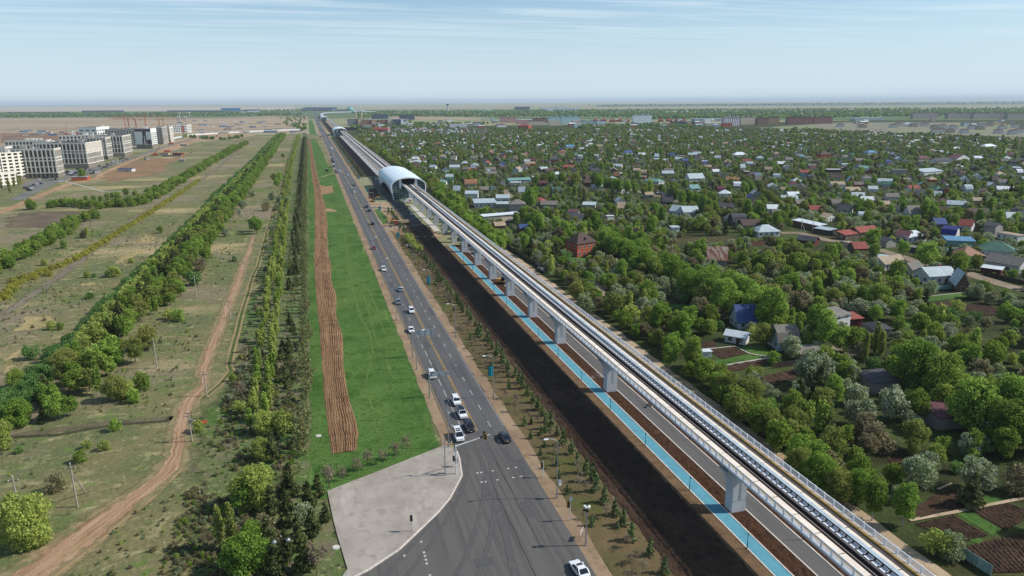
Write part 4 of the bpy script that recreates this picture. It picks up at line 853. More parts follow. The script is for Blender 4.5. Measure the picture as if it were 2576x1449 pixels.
def mk():
    L_ = LM
    proto('broad', [(leaves(s, blob_round(s, 8, 2.9, 1.4, 20, 1.25), 2600, .36, 0), [L_[m_]], trunk(8, .16, s, 5.8), m_bark) for s, m_ in ((1, 'tree'), (2, 'tree'), (3, 'olive'), (4, 'fresh'), (8, 'brown'))])
    proto('tall', [(leaves(s, blob_round(s, 14, 3.1, 2.2, 32, 1.5), 5000, .4, 0), [L_[m_]], trunk(14, .22, s, 11.5, 8), m_birch) for s, m_ in ((5, 'fresh'), (6, 'fresh'), (7, 'tree'), (9, 'fresh'))])
    proto('willow', [(leaves(s, blob_round(s, 14, 5.8, 1.0, 40, 2.0), 8500, .4, 0), [L_[m_]], trunk(14, .35, s, 9, 9), m_bark) for s, m_ in ((15, 'olive'), (16, 'tree'), (17, 'fresh'), (18, 'fresh'))])
    proto('shrub', [(leaves(s, blob_round(s, 3.4, 1.7, -.2, 11, .85), 1100, .27, 0), [L_[m_]], None, m_bark) for s, m_ in ((21, 'tree'), (22, 'hedge'), (23, 'yellow'), (24, 'brown'), (25, 'grey'), (26, 'fresh'))])
    proto('bigbush', [(leaves(s, blob_round(s, 8.2, 4.2, -.4, 34, 1.55), 8500, .32, 0), [L_[m_]], None, m_bark) for s, m_ in ((27, 'yellow'), (28, 'fresh'), (29, 'tree'))])
    proto('hedge', [(leaves(s, blob_round(s, 3.6, 2.2, -.3, 11, 1.1), 1200, .3, 0), [L_['hedge']], None, m_bark) for s in (31, 32, 33)])
    proto('goldhedge', [(leaves(s, blob_round(s, 2.4, 1.9, -.3, 8, .9), 520, .36, 0), [L_['gold']], None, m_bark) for s in (34, 35)])
    proto('blossom', [(leaves(s, blob_round(s, 4.6, 2.3, .3, 14, 1.05), 2000, .28, 0, f), [L_['grey'], L_['blossom']], trunk(4, .1, s, 2.6), m_bark) for s, f in ((41, .3), (42, .2), (43, .1), (44, .45))])
    def conif(s, h, rx, z0, n, gap=.55, thin=1):
        g = random.Random(s); B = []; z = z0
        while z < h * .96:
            t = (z - z0) / (h - z0); r = rx * (1 - t) ** .75 * g.uniform(.75, 1.1) + .12
            for k in range(3 if thin == 1 else 2):
                an = g.uniform(0, 6.3); B.append((math.cos(an) * r * .55, math.sin(an) * r * .55, z, r * .6, r * .6, gap * .55))
            z += gap
        B.append((0, 0, h - .25, .18, .18, .4)); return B
    proto('pine', [(leaves(s, conif(s, 7.5, 1.9, 1.0, 0, .7), 1300, .42, 0, None, .1, .9, 1.5), [L_['pine']], trunk(7.5, .14, s, 7, 3), m_pbark) for s in (51, 52, 53)])
    proto('rowpine', [(leaves(s, [(x*1.25, y*1.25, z, r*.95, r2*.95, q*.8) for x, y, z, r, r2, q in conif(s, 9, 1.7, 1.3, 0, .62, 2)], 330, .34, 0, None, .1, .9, 1.5), [L_['rowp']], trunk(9, .1, s, 8.6, 16, .12, .2), m_pbark) for s in (55, 56, 57)])
    proto('sapling', [(leaves(s, conif(s, 3.3, .85, .5, 0, .42), 330, .24, 0, None, .1, .9, 1.5), [L_['sap']], trunk(3.3, .05, s, 3.0, 3), m_pbark) for s in (61, 62, 63)])
    proto('birch', [(leaves(s, [(x * .6, y * .6, z, b * .62, b * .62, b * 1.15) for x, y, z, b, c_, d_ in blob_round(s, 7.5, 1.7, 1.0, 15, 1.0)], 950, .38, 0, .2), [L_[m_], L_['yellow']], trunk(7.5, .09, s, 6.6), m_birch) for s, m_ in ((71, 'yellow'), (72, 'fresh'), (73, 'yellow'))])
    proto('column', [(leaves(s, [(x * .35, y * .35, z, b * .5, b * .5, b * 1.3) for x, y, z, b, c_, d_ in blob_round(s, 11, 2.2, .8, 22, 1.1)], 1700, .38, 0, .25), [L_['olive'], L_['yellow']], trunk(11, .12, s, 9.5), m_birch) for s in (75, 76)])
    proto('bare', [(leaves(s, blob_round(s, 4.2, 1.0, 1.6, 9, .7), 130, .18, 0, None, .1, .9, 3.0), [L_['twig']], trunk(4.2, .05, s, 3.8, 12, .3, .32), m_bark) for s in (81, 82)])
    proto('farwood', [(leaves(s, blob_round(s, 9, 5.5, -.5, 9, 3.2), 150, 2.6, 0), [L_[m_]], None, m_bark) for s, m_ in ((91, 'tree'), (92, 'hedge'), (93, 'fresh'))])
mk()
PLANTED = []
def plant(kind, var, X, Y, s=1.0, name=None, label=None, cat='tree', group=None, parts=True, rz=None, sz=None):
    cm, tm, mz = TREE[kind][var % len(TREE[kind])]; rz = R.uniform(0, 6.28) if rz is None else rz; scl = (s, s, s * (sz or R.uniform(.9, 1.12)))
    if tm is None or not parts: o = obj(name, mz, None, (X, Y, 0), rz); tag(o, label, cat, group); o.scale = scl; return o
    o = thing(name, label, cat, (X, Y, 0), rz, group); o.scale = scl; obj('crown', cm, o); obj('trunk', tm, o); return o
# stuff: what nobody could count, points carrying the tree meshes
def gnscatter(name, label, cat, P_, kinds_):
    """P_: (x, y, scale, rot, index into kinds_)"""
    me = bpy.data.meshes.new(name); me.from_pydata([(p[0], p[1], 0) for p in P_], [], [])
    for an, ty, k in (('sc', 'FLOAT', 2), ('rz', 'FLOAT', 3), ('pi', 'INT', 4)): me.attributes.new(an, ty, 'POINT').data.foreach_set('value', [p[k] for p in P_])
    o = obj(name, me); tag(o, label, cat, kind='stuff'); ng = bpy.data.node_groups.new(name, 'GeometryNodeTree'); ng.interface.new_socket('Geometry', in_out='INPUT', socket_type='NodeSocketGeometry'); ng.interface.new_socket('Geometry', in_out='OUTPUT', socket_type='NodeSocketGeometry')
    N, Lk = ng.nodes.new, ng.links.new; gi, go = N('NodeGroupInput'), N('NodeGroupOutput'); g2i = N('GeometryNodeGeometryToInstance'); jn = N('GeometryNodeJoinGeometry'); cur = None
    iop = N('GeometryNodeInstanceOnPoints')
    prev = gi.outputs[0]; outs = []
    na = lambda nm_, ty: (lambda x: (setattr(x, 'data_type', ty), x.inputs['Name'].__setattr__('default_value', nm_), x)[2])(N('GeometryNodeInputNamedAttribute'))
    rot = N('ShaderNodeCombineXYZ'); Lk(na('rz', 'FLOAT').outputs['Attribute'], rot.inputs['Z']); scn = na('sc', 'FLOAT'); pin = na('pi', 'INT'); jo = N('GeometryNodeJoinGeometry'); outp = go.inputs[0]
    for i, (k, v) in enumerate(kinds_):
        src = bpy.data.objects.get('proto_%s_%d' % (k, v)) or bpy.data.objects.new('proto_%s_%d' % (k, v), TREE[k][v][2])
        oi = N('GeometryNodeObjectInfo'); oi.inputs['Object'].default_value = src; oi.inputs['As Instance'].default_value = True
        cmp_ = N('FunctionNodeCompare'); cmp_.data_type = 'INT'; cmp_.operation = 'EQUAL'; Lk(pin.outputs['Attribute'], cmp_.inputs[2]); cmp_.inputs[3].default_value = i
        ip = N('GeometryNodeInstanceOnPoints'); Lk(gi.outputs[0], ip.inputs['Points']); Lk(cmp_.outputs[0], ip.inputs['Selection']); Lk(oi.outputs['Geometry'], ip.inputs['Instance']); Lk(rot.outputs[0], ip.inputs['Rotation']); Lk(scn.outputs['Attribute'], ip.inputs['Scale']); Lk(ip.outputs[0], jo.inputs[0])
    Lk(jo.outputs[0], outp)
    for x in (g2i, jn, iop): ng.nodes.remove(x)
    md = o.modifiers.new('scatter', 'NODES'); md.node_group = ng; return o
rt = random.Random(5); U = rt.uniform
def noise2_(x, y): return math.sin(x*.061 + 1.3) * math.cos(y*.047 - .6) + .6 * math.sin(x*.13 + y*.11) + .4 * math.cos(x*.31 - y*.23)
# ---- left: the old shelter belts
cnt = dict(h=0)
hedge_stuff = []; belt_stuff = []
def edge_dist(Y): return math.hypot(Y, 70)
Y = 168.0
while Y < 1640:
    d = 1 if Y < 700 else 2.2; f = min(1, Y / 900)
    x0 = -77 + 9 * f
    for k in range(2):
        X = x0 + 1.5 + k * 2.9 + U(-1, 1); yy = Y + U(-1.2, 1.2); s = U(.7, 1.25) * (1.15 if Y > 500 else 1)
        if cnt['h'] < 230: plant('hedge', rt.randrange(3), X, yy, s, 'hedge_shrub', 'dense blue-green shrub in the left edge of the long shelter belt', 'shrub', 'blue-green shrubs of the shelter belt edge'); cnt['h'] += 1
        else: hedge_stuff.append((X, yy, s * 1.2, U(0, 6), rt.randrange(3)))
    Y += 3.3 * d
gnscatter('far_belt_shrubs', 'blue-green shrub mass along the far part of the shelter belt', 'shrubs', hedge_stuff, [('hedge', i) for i in range(3)])
Y = 172.0; nb = 0
while Y < 1640:
    f = min(1, Y / 900); thin = .55 if Y < 255 else (.75 if Y < 330 else 1)
    for k in range(6):
        X = -71 + 9*f * (1 - k/7) + k * (3.6 if Y > 280 else 3.3) + U(-1.5, 1.5); yy = Y + U(-2, 2)
        if k == 0 and Y > 225 or (k > 0 and rt.random() < thin * (.85 if k < 5 else .5)):
            kind, var, s = (('shrub', 2, U(1.4, 2.0)) if k == 0 else (('pine', rt.randrange(3), U(.75, 1.05)) if k in (1, 2) and rt.random() < .6 else (('broad', rt.choice((0, 1, 3, 3, 2)), U(.6, .95)) if rt.random() < .75 else ('birch', 1, U(.8, 1.1)))))
            nmx = {'shrub': ('shrub', 'yellow-green bushy tree in the middle of the long shelter belt'), 'pine': ('pine_tree', 'dark pine inside the long shelter belt'), 'broad': ('broadleaf_tree', 'leafy green tree in the long shelter belt'), 'birch': ('birch_tree', 'bright green birch in the long shelter belt')}[kind]
            if nb < 300: plant(kind, var, X, yy, s, nmx[0], nmx[1], 'shrub' if kind == 'shrub' else 'tree', nmx[0].replace('_', ' ') + 's of the long shelter belt', parts=Y < 420); nb += 1
            else: belt_stuff.append((X, yy, s * 1.05, U(0, 6), {'shrub': 0, 'pine': 1, 'broad': 2 + rt.randrange(2), 'birch': 4}[kind]))
    Y += 4.2 if Y < 700 else 6.5
gnscatter('far_belt_trees', 'tree mass in the far part of the long shelter belt', 'trees', belt_stuff, [('shrub', 2), ('pine', 0), ('broad', 0), ('broad', 3), ('birch', 1)])
def pl(c, x, y, kind, var, s, name, label, cat='tree', group=None, **k): X, Y_ = at(c, x, y); return plant(kind, var, X, Y_, s, name, label, cat, group, **k)
# second belt and bush bands farther left
def band(poly, step, jit_, fn):
    for (a, b) in zip(poly, poly[1:]):
        L_ = math.hypot(b[0]-a[0], b[1]-a[1]); n = max(1, int(L_ / step))
        for i in range(n): t = (i + U(0, 1)) / n; fn(a[0] + (b[0]-a[0])*t + U(-jit_, jit_), a[1] + (b[1]-a[1])*t + U(-jit_, jit_))
far2 = []
def b2(X, Y_):
    if rt.random() < .15: return
    k, v, s = rt.choice((('broad', 0, .75), ('broad', 1, .7), ('broad', 3, .65), ('shrub', 0, 1.6), ('shrub', 5, 1.5), ('shrub', 0, 1.3))); s *= U(.8, 1.2)
    cnt['b'] = cnt.get('b', 0) + 1
    if cnt['b'] > 270: far2.append((X, Y_, s, U(0, 6), {'broad': 0, 'shrub': 1}[k])); return
    plant(k, v, X, Y_, s, 'belt_bush', 'green bushy tree in the second bush belt before the apartment blocks', 'bush', 'bushes of the second belt', parts=False)
band(pts('F', (-30, 690), (60, 640), (180, 570), (245, 548)), 2.0, 2.0, b2)
band(pts('F', (-30, 700), (70, 645), (200, 572)), 3.2, 2.4, b2)
band(pts('F', (50, 530), (150, 520), (260, 525), (360, 515), (420, 480), (500, 430), (560, 395), (620, 362)), 2.2, 4, b2)
band(pts('F', (230, 530), (345, 512), (440, 465), (520, 415), (590, 372)), 3, 3, b2)
band(pts('F', (130, 520), (300, 500), (360, 490)), 4.5, 5, b2)
band(pts('F', (465, 345), (520, 350), (570, 352), (610, 345)), 8, 8, lambda X, Y_: plant('shrub', rt.randrange(2), X, Y_, U(1.2, 2.2), 'belt_bush', 'bush in the scrub near the far building site', 'bush', 'scrub bushes near the building site'))
band(pts('F', (-20, 775), (60, 705), (100, 690), (190, 655), (300, 585), (420, 510), (500, 455)), 1.5, 1.1, lambda X, Y_: plant('goldhedge', rt.randrange(2), X, Y_, U(.55, .95), 'gold_shrub', 'low golden-green shrub in the long curving hedge', 'shrub', 'golden-green hedge shrubs'))
band(pts('F', (20, 715), (110, 695)), 2, 2.5, lambda X, Y_: plant('goldhedge', rt.randrange(2), X, Y_, U(.7, 1.1), 'gold_shrub', 'low golden-green shrub in the long curving hedge', 'shrub', 'golden-green hedge shrubs'))
gnscatter('far_belt_bushes', 'green mass of bushes at the far end of the second belt', 'bushes', far2, [('broad', 0), ('shrub', 0)])
# single trees and bushes on the left meadow, placed where they stand
for c, x, y, kind, var, s, name, lb in [
 ('C0', 190, 1225, 'bigbush', 0, 1.05, 'bush', 'big round yellow-green bush at the lower left beside the dirt track'),
 ('C0', 140, 385, 'bigbush', 1, .8, 'bush', 'bright green bush at the left edge above the heather strip'), ('C0', 60, 400, 'bigbush', 2, .62, 'bush', 'green bush just left of the bright one at the left edge'),
 ('C0', 5, 540, 'bigbush', 0, .7, 'bush', 'yellow-green bush cut by the left picture edge'), ('C0', 310, 365, 'pine', 1, .6, 'pine_tree', 'small lone pine in the left meadow'),
 ('C0', 820, 210, 'willow', 0, .52, 'broadleaf_tree', 'tall yellow-green tree standing alone in front of the shelter belt'), ('C0', 900, 190, 'bigbush', 0, .6, 'bush', 'bush leaning on the tall yellow-green tree'), ('C0', 945, 225, 'shrub', 5, 1.0, 'bush', 'small green bush right of the tall yellow-green tree'),
 ('C0', 1010, 130, 'shrub', 0, 1.3, 'bush', 'darker bush behind the tall yellow-green tree'), ('C0', 130, 120, 'bigbush', 2, .62, 'bush', 'blue-green bush at the near end of the shelter belt'), ('C0', 250, 110, 'hedge', 1, 1.2, 'bush', 'second blue-green bush at the near end of the shelter belt'), ('C0', 60, 200, 'hedge', 2, 1.0, 'bush', 'low blue-green bush at the left edge'), ('C0', 180, 215, 'shrub', 1, .6, 'bush', 'tiny green bush in the left meadow'),
 ('C0', 740, 560, 'shrub', 2, .7, 'bush', 'small yellow-green bush on the slope above the brace pole'), ('C0', 570, 645, 'shrub', 0, .8, 'bush', 'small dark bush above the brace pole'), ('C0', 620, 545, 'shrub', 2, .6, 'bush', 'tiny yellowish bush left of the dirt track'), ('C0', 820, 420, 'shrub', 5, .8, 'bush', 'small bright bush on the heather strip'),
 ('C0', 400, 850, 'shrub', 3, 1.0, 'bush', 'brown twiggy bush right of the brace pole'), ('C0', 140, 580, 'shrub', 1, .5, 'bush', 'tiny dark bush at the left'),
 ('C0', 1400, 430, 'shrub', 2, .8, 'bush', 'bright bush at the foot of the transformer pole'),
 ('B0', 540, 1380, 'willow', 0, .62, 'broadleaf_tree', 'broad yellow-green tree at the near end of the shelter belt'), ('B0', 900, 1300, 'broad', 3, 1.05, 'broadleaf_tree', 'green birch-like tree right of the broad yellow-green tree'), ('B0', 1200, 1170, 'willow', 0, .58, 'broadleaf_tree', 'rounded olive tree beside the near end pole'), ('B0', 1100, 1280, 'broad', 2, .9, 'broadleaf_tree', 'olive tree in front of the rounded one'), ('B0', 1030, 1060, 'broad', 3, .8, 'broadleaf_tree', 'fresh green tree behind the rounded olive one'),
 ('B0', 860, 1000, 'birch', 0, 1.0, 'birch_tree', 'light birch in the gap of the shelter belt'), ('B0', 630, 1400, 'shrub', 1, 1.2, 'bush', 'blue-green bush under the broad yellow-green tree'), ('B0', 720, 1310, 'pine', 0, .7, 'pine_tree', 'dark pine in the near end of the shelter belt'),
 ('B0', 250, 1250, 'shrub', 1, 1.3, 'bush', 'green bush alone left of the shelter belt'), ('B0', 930, 580, 'bigbush', 0, .6, 'bush', 'round yellow-green bush in the left field'), ('B0', 880, 585, 'shrub', 1, .9, 'bush', 'low dark bush touching the round yellow-green one'), ('B0', 710, 588, 'shrub', 2, .9, 'bush', 'small bush left in the field beside a dark spot'), ('B0', 765, 585, 'shrub', 1, .55, 'bush', 'tiny dark bush in the left field'), ('B0', 730, 760, 'hedge', 0, .7, 'bush', 'blue-green bush beside the belt in the field'), ('B0', 420, 1010, 'shrub', 2, .9, 'bush', 'flat olive bush beside the straw patch'), ('B0', 490, 1010, 'shrub', 0, .7, 'bush', 'second flat bush beside the straw patch'), ('B0', 1060, 470, 'shrub', 2, .8, 'bush', 'small gold-green bush by the belt'), ('B0', 1300, 230, 'shrub', 0, 1.2, 'bush', 'olive bush by the upper straw patch'), ('B0', 360, 490, 'shrub', 2, 1.0, 'bush', 'bush right of the golden hedge'), ('B0', 520, 350, 'shrub', 0, 1.1, 'bush', 'bush at the end of the second belt'), ('B0', 680, 265, 'shrub', 3, 1.3, 'bush', 'brown-green bush between second belt and golden hedge'), ('B0', 710, 270, 'birch', 0, .9, 'birch_tree', 'thin pale birch between second belt and golden hedge'),
 ('B0', 1450, 940, 'shrub', 5, 1.3, 'bush', 'bright green bush standing alone right of the belt'), ('B0', 1365, 925, 'shrub', 2, 1.1, 'bush', 'olive bush left of the lone bright bush'), ('B0', 1320, 820, 'shrub', 0, 1.1, 'bush', 'bush at the right belt edge'), ('B0', 1460, 745, 'broad', 3, .8, 'broadleaf_tree', 'yellow-green tree at the right belt edge by the second pole'), ('B0', 1200, 830, 'pine', 0, 1.0, 'pine_tree', 'dense dark green tree at the gap of the belt'), ('B0', 1090, 820, 'pine', 1, .8, 'pine_tree', 'brown-green pine left of the dense dark one'), ('B0', 1570, 650, 'shrub', 1, 1.7, 'bush', 'dark bush behind the second pole'), ('B0', 1680, 460, 'broad', 0, .8, 'broadleaf_tree', 'dark green tree beside the third pole'), ('B0', 1620, 530, 'shrub', 3, 1.6, 'bush', 'brown-green low bush below the third pole'),
 ('B0', 1825, 255, 'blossom', 3, .9, 'blossom_tree', 'white blossoming bush beside the upper dirt path'), ('B0', 1900, 460, 'shrub', 4, .8, 'bush', 'sparse grey bush by the upper dirt path'),
 ('B1', 215, 235, 'broad', 3, 1.25, 'broadleaf_tree', 'dark green tree standing alone between the two dirt tracks'), ('B1', 195, 215, 'broad', 0, 1.1, 'broadleaf_tree', 'twin of the lone tree between the dirt tracks'), ('B1', 40, 460, 'shrub', 4, .9, 'bush', 'thin grey bush left of the upper pole'),
 ('A1', 470, 990, 'broad', 3, 1.0, 'broadleaf_tree', 'bright bushy tree cluster in the far track strip'), ('A1', 440, 930, 'broad', 0, .9, 'broadleaf_tree', 'second tree of the far track cluster'), ('A1', 500, 910, 'shrub', 5, 2.2, 'bush', 'shrub of the far track cluster'), ('A1', 360, 1220, 'shrub', 3, 1.7, 'bush', 'brown bush on the bare soil by the far track'), ('A1', 530, 690, 'broad', 0, .8, 'broadleaf_tree', 'dark tree farther along the far track'), ('A1', 420, 1110, 'shrub', 4, 1.7, 'bush', 'grey bush left of the far track'), ('A1', 220, 1080, 'blossom', 1, 1.2, 'blossom_tree', 'pale blossoming tree at the right belt edge'), ('A1', 90, 1250, 'blossom', 3, .8, 'blossom_tree', 'small white blossoming bush near the far belt edge'), ('A1', 130, 1200, 'blossom', 2, 1.2, 'blossom_tree', 'sage bush near the far belt edge'), ('A1', 240, 930, 'blossom', 1, 1.1, 'blossom_tree', 'pale bush farther up the belt edge'), ('A1', 500, 1140, 'blossom', 0, 1.1, 'blossom_tree', 'white bush beside the far track'), ('A1', 580, 1170, 'shrub', 4, 1.9, 'bush', 'sage bush right of the far track')]:
    pl(c, x, y, kind, var, s, name, lb, 'tree' if 'tree' in name else 'bush', parts=True)
for x, y, kind, var, s, name, lb in [
 (190, 640, 'bigbush', 0, .68, 'broadleaf_tree', 'rounded willow-like tree in the young tree row'), (185, 790, 'bigbush', 0, .6, 'broadleaf_tree', 'second rounded willow-like tree in the young tree row'), (150, 1060, 'bigbush', 0, .95, 'broadleaf_tree', 'big yellow-green tree at the end of the young tree row'), (100, 1090, 'broad', 3, .8, 'broadleaf_tree', 'leafy tree left of the big yellow-green one'),
 (300, 640, 'shrub', 2, 1.5, 'bush', 'yellow-green bush right of the first rounded tree'), (240, 800, 'pine', 0, .7, 'pine_tree', 'dark pine beside the second rounded tree'), (335, 995, 'pine', 1, .85, 'pine_tree', 'single pine on the grass left of the paved corner'), (235, 1100, 'pine', 2, .75, 'pine_tree', 'pine below the big yellow-green tree'), (325, 1170, 'pine', 0, .85, 'pine_tree', 'pine left of the silver spruce'), (440, 1060, 'pine', 1, .72, 'pine_tree', 'pine by the paved corner, upper one'), (500, 1000, 'pine', 2, .6, 'pine_tree', 'pine above the left tip of the paved corner'), (420, 1150, 'blossom', 2, .75, 'spruce_tree', 'silvery spruce between dark pines'), (470, 1220, 'pine', 0, .75, 'pine_tree', 'pine right of the silver spruce'), (390, 1290, 'pine', 1, .7, 'pine_tree', 'pine behind the double street lantern'), (320, 1370, 'pine', 2, .75, 'pine_tree', 'pine right of the double street lantern'), (220, 1330, 'pine', 0, .85, 'pine_tree', 'pine left of the double street lantern'), (420, 1430, 'pine', 1, .8, 'pine_tree', 'lowest pine at the picture edge'), (540, 1150, 'pine', 2, .55, 'pine_tree', 'small pine against the paved corner'), (250, 1440, 'pine', 1, .8, 'pine_tree', 'pine at the bottom edge left'),
 (130, 1290, 'bigbush', 1, .62, 'broadleaf_tree', 'bright green tree below the pines'), (100, 1430, 'bigbush', 1, .85, 'broadleaf_tree', 'broad bright green tree at the bottom edge'), (20, 1320, 'column', 0, .8, 'columnar_tree', 'slender columnar tree, right one of the pair at the bottom'), (-50, 1300, 'column', 1, .75, 'columnar_tree', 'slender columnar tree, left one of the pair at the bottom'), (490, 1445, 'bare', 0, 1.4, 'bare_tree', 'leafless grey tree at the bottom beside the paved corner'),
 (70, 470, 'bare', 1, 1.3, 'bare_tree', 'leafless thin tree left of the young row'), (85, 245, 'bare', 0, 1.2, 'bare_tree', 'leafless twiggy tree by the wheel ruts'), (190, 1250, 'shrub', 3, 1.2, 'bush', 'brown bush among the lower pines'), (50, 520, 'shrub', 2, .9, 'bush', 'low yellow bush in the brown weeds'), (560, 950, 'bare', 1, 1.1, 'bare_tree', 'thin tree left on the edge of the lawn corner')]:
    pl('G0', x, y, kind, var, s, name, lb, 'tree' if 'tree' in name else 'bush')
for x, y in ((885, 590), (805, 625), (715, 660), (615, 700), (535, 740), (435, 780), (340, 822)): pl('C1', x, y, 'bare', rt.randrange(2), U(.8, 1.1), 'bare_sapling', 'thin leafless sapling in the row along the upper edge of the paved corner', 'sapling', 'saplings along the paved corner')
for x, y in ((-60, 1000), (20, 1010), (60, 960), (110, 1060), (150, 1000), (190, 980), (215, 960), (90, 1010)): pl('A0', x, y, 'column', rt.randrange(2), U(.75, 1.0), 'young_poplar', 'young poplar in the clump before the cream houses at the left edge', 'tree', 'young poplars before the cream houses')
# rows of pines and young trees beside the ploughed strip
rp = []; Y = 138.0; n = 0
while Y < 1500:
    for k, X0 in enumerate((-4.4 - min(2.6, Y / 150), -9.5 - min(1.5, Y / 500), -12.3)):
        if k == 0 and rt.random() < (.38 if Y < 300 else (.25 if Y < 420 else .12)) or k == 1 and (Y < 165 or rt.random() < (.5 if Y < 300 else .3)) or k == 2 and (rt.random() < (.8 if Y < 300 else .55)): continue
        X, yy = X0 + U(-.9, .9), Y + U(-1, 1); s = U(.65, 1.1) * (1 if k == 0 else .62)
        if n < 260: plant('rowpine' if k == 0 or rt.random() < .4 else 'pine', rt.randrange(3), X, yy, s, 'row_pine', ('slender tall pine in the dense row beside the ploughed strip', 'smaller pine in the second row from the ploughed strip', 'small pine in the third row from the ploughed strip')[k], 'tree', 'pines in rows beside the ploughed strip', parts=Y < 420); n += 1
        else: rp.append((X, yy, s * 1.08, U(0, 6), rt.randrange(3) + (3 if k == 0 else 0)))
    Y += 4.3 if Y > 360 else 3.9
gnscatter('far_row_pines', 'dark mass of pines in the far part of the rows', 'trees', rp, [('pine', i) for i in range(3)] + [('rowpine', i) for i in range(3)])
rp = []; Y = 150.0; n = 0
while Y < 1600:
    for k, X0 in enumerate((-14.2 - min(7, (Y-150) / 90), -17.5 - min(7, (Y-150) / 90))):
        if rt.random() < (.15 if k == 0 else .45): continue
        X, yy = X0 + U(-.8, .8), Y + U(-1, 1); s = U(.55, .95)
        if n < 200: plant('birch', rt.randrange(3), X, yy, s, 'young_birch', 'light yellow-green young birch in the row between ruts and pines', 'tree', 'young birches in the row', parts=Y < 420); n += 1
        else: rp.append((X, yy, s * 1.15, U(0, 6), rt.randrange(3)))
    Y += 3.0 if Y < 500 else 4.5
gnscatter('far_young_birches', 'yellow-green mass of young birches far along the row', 'trees', rp, [('birch', i) for i in range(3)])
for i in range(80):
    Y = 170 + 600 * (i / 80) ** 1.3 + U(-3, 3); X = -21.5 + U(-3, 2.5) - min(2, (Y-170) / 150); k = rt.random()
    if k < .45: plant('blossom', (3, 2, 0)[i % 3], X, Y, U(.25, .45), 'white_shrub', 'low white-flowering shrub by the wheel ruts', 'shrub', 'low flowering shrubs by the ruts')
    else: plant('shrub', rt.choice((2, 4, 3, 0)), X, Y, U(.35, .75), 'low_shrub', 'low straggly shrub by the wheel ruts', 'shrub', 'low shrubs by the ruts')
# saplings on the strip by the road
Y = 84.0; n = 0
while Y < 470:
    X = 46.6 + U(-.7, .9); plant('sapling', rt.randrange(3), X, Y, U(.75, 1.25), 'young_pine', 'young pine with dark tufted crown in the row along the black earth', 'tree', 'young pines along the black earth')
    for k in range(3):
        if rt.random() < .55: plant('bare' if rt.random() < .75 else 'sapling', rt.randrange(2), 41.2 + 1.8*k + U(-.6, .6), Y + U(-1.5, 1.5), U(.45, .75), 'planted_sapling', 'thin planted sapling on the bare strip beside the road', 'sapling', 'thin saplings on the strip beside the road')
    Y += U(3.2, 4.6) if Y < 350 else U(5, 7)
band([(45.8, 372), (46.5, 330)], 1.6, 1.2, lambda X, Y_: plant('shrub', 2, X, Y_, U(.7, 1.1), 'verge_shrub', 'yellow-green shrub in the thick clump beside the black earth', 'shrub', 'yellow-green shrubs beside the black earth'))
band([(45.5, 700), (45.5, 1530)], 4.5, .8, lambda X, Y_: plant('sapling', rt.randrange(3), X, Y_, U(1, 1.6), 'young_pine', 'distant young pine in the row along the black earth', 'tree', 'distant young pines along the black earth', parts=False))
Y = 90
while Y < 470:     # weeds between the viaduct and the gravel track
    plant('shrub', rt.choice((0, 5, 2, 0)), 82.6 + U(-2, 1.4), Y, U(.3, .75), 'weed_shrub', 'low green weed bush between viaduct and gravel track', 'shrub', 'weed bushes along the gravel track'); Y += U(2, 4.5) if Y > 180 else U(4, 9)

# weeds and grass clumps over the rough meadow: nobody could count them
wd = []
for i in range(9000):
    X, Y_ = U(-150, -4), 78 + 420 * U(0, 1) ** 1.6
    if noise2_(X, Y_) + U(-.9, .9) < .0 or (-37 < X < -24 and Y_ > 160) or (X > -7 and Y_ > 116): continue
    p = px(X, Y_); trk = 470 - max(0, p[1] - 1060) * 1.1 if p[1] > 980 else 520
    if Y_ < 172 and abs(p[0] - trk) < 40 + max(0, p[1] - 1000) * .22: continue
    wd.append((X, Y_, U(.07, .2) if rt.random() < .94 else U(.2, .34), U(0, 6), rt.choice((0, 1, 2, 2, 2, 3, 3))))
for i in range(4200):
    Y_ = 80 + 130 * U(0, 1) ** 1.3; X = U(-27 if Y_ < 150 else -24.5, -8)
    p = px(X, Y_); trk = 470 - max(0, p[1] - 1060) * 1.1
    if Y_ < 172 and abs(p[0] - trk) < 50 + max(0, p[1] - 1000) * .24: continue
    if noise2_(X * 2, Y_ * 2) + U(-.9, .9) > -.15: wd.append((X, Y_, U(.1, .3), U(0, 6), rt.choice((2, 2, 2, 3, 0))))
gnscatter('meadow_weeds', 'low weeds and grass clumps scattered over the rough meadow', 'weeds', wd, [('shrub', 0), ('shrub', 2), ('shrub', 3), ('shrub', 4)])
# ------------------------------------------------------------------ village plots, lanes and trees
NOTREE = []
def plot(c, *xy, mat=None, name='garden_plot', z=.05, keep=True):
    P_ = pts(c, *xy); sheet(name, P_, z, mat or g_plot, .25, 2.5); a, b, s = CROP[c]
    if keep: NOTREE.append([((a + x*s) / 1.5528, (b + y*s) / 1.5528) for x, y in xy])
def furrowed(c, q, n, name='garden_plot'):
    """dug bed: quad a,b,c,d with n real ridges running from ab to dc"""
    A, B, C_, D_ = [Vector((*p, 0)) for p in pts(c, *q)]; mb = MB(); N = n * 6; M_ = 24; V = []; g = random.Random(n)
    for j in range(M_ + 1):
        l, r = A.lerp(D_, j / M_), B.lerp(C_, j / M_)
        for i in range(N + 1): p = l.lerp(r, i / N); V.append((p.x, p.y, .06 + .16 * abs(math.sin(i / N * n * math.pi)) + g.uniform(-.05, .05)))
    mb.add(V, [(j*(N+1)+i, j*(N+1)+i+1, (j+1)*(N+1)+i+1, (j+1)*(N+1)+i) for j in range(M_) for i in range(N)]); me = mb.mesh(name, g_plot)
    if me.polygons[0].normal.z < 0: me.flip_normals()
    struct(obj(name, me)); a, b, s = CROP[c]; NOTREE.append([((a + x*s) / 1.5528, (b + y*s) / 1.5528) for x, y in q])
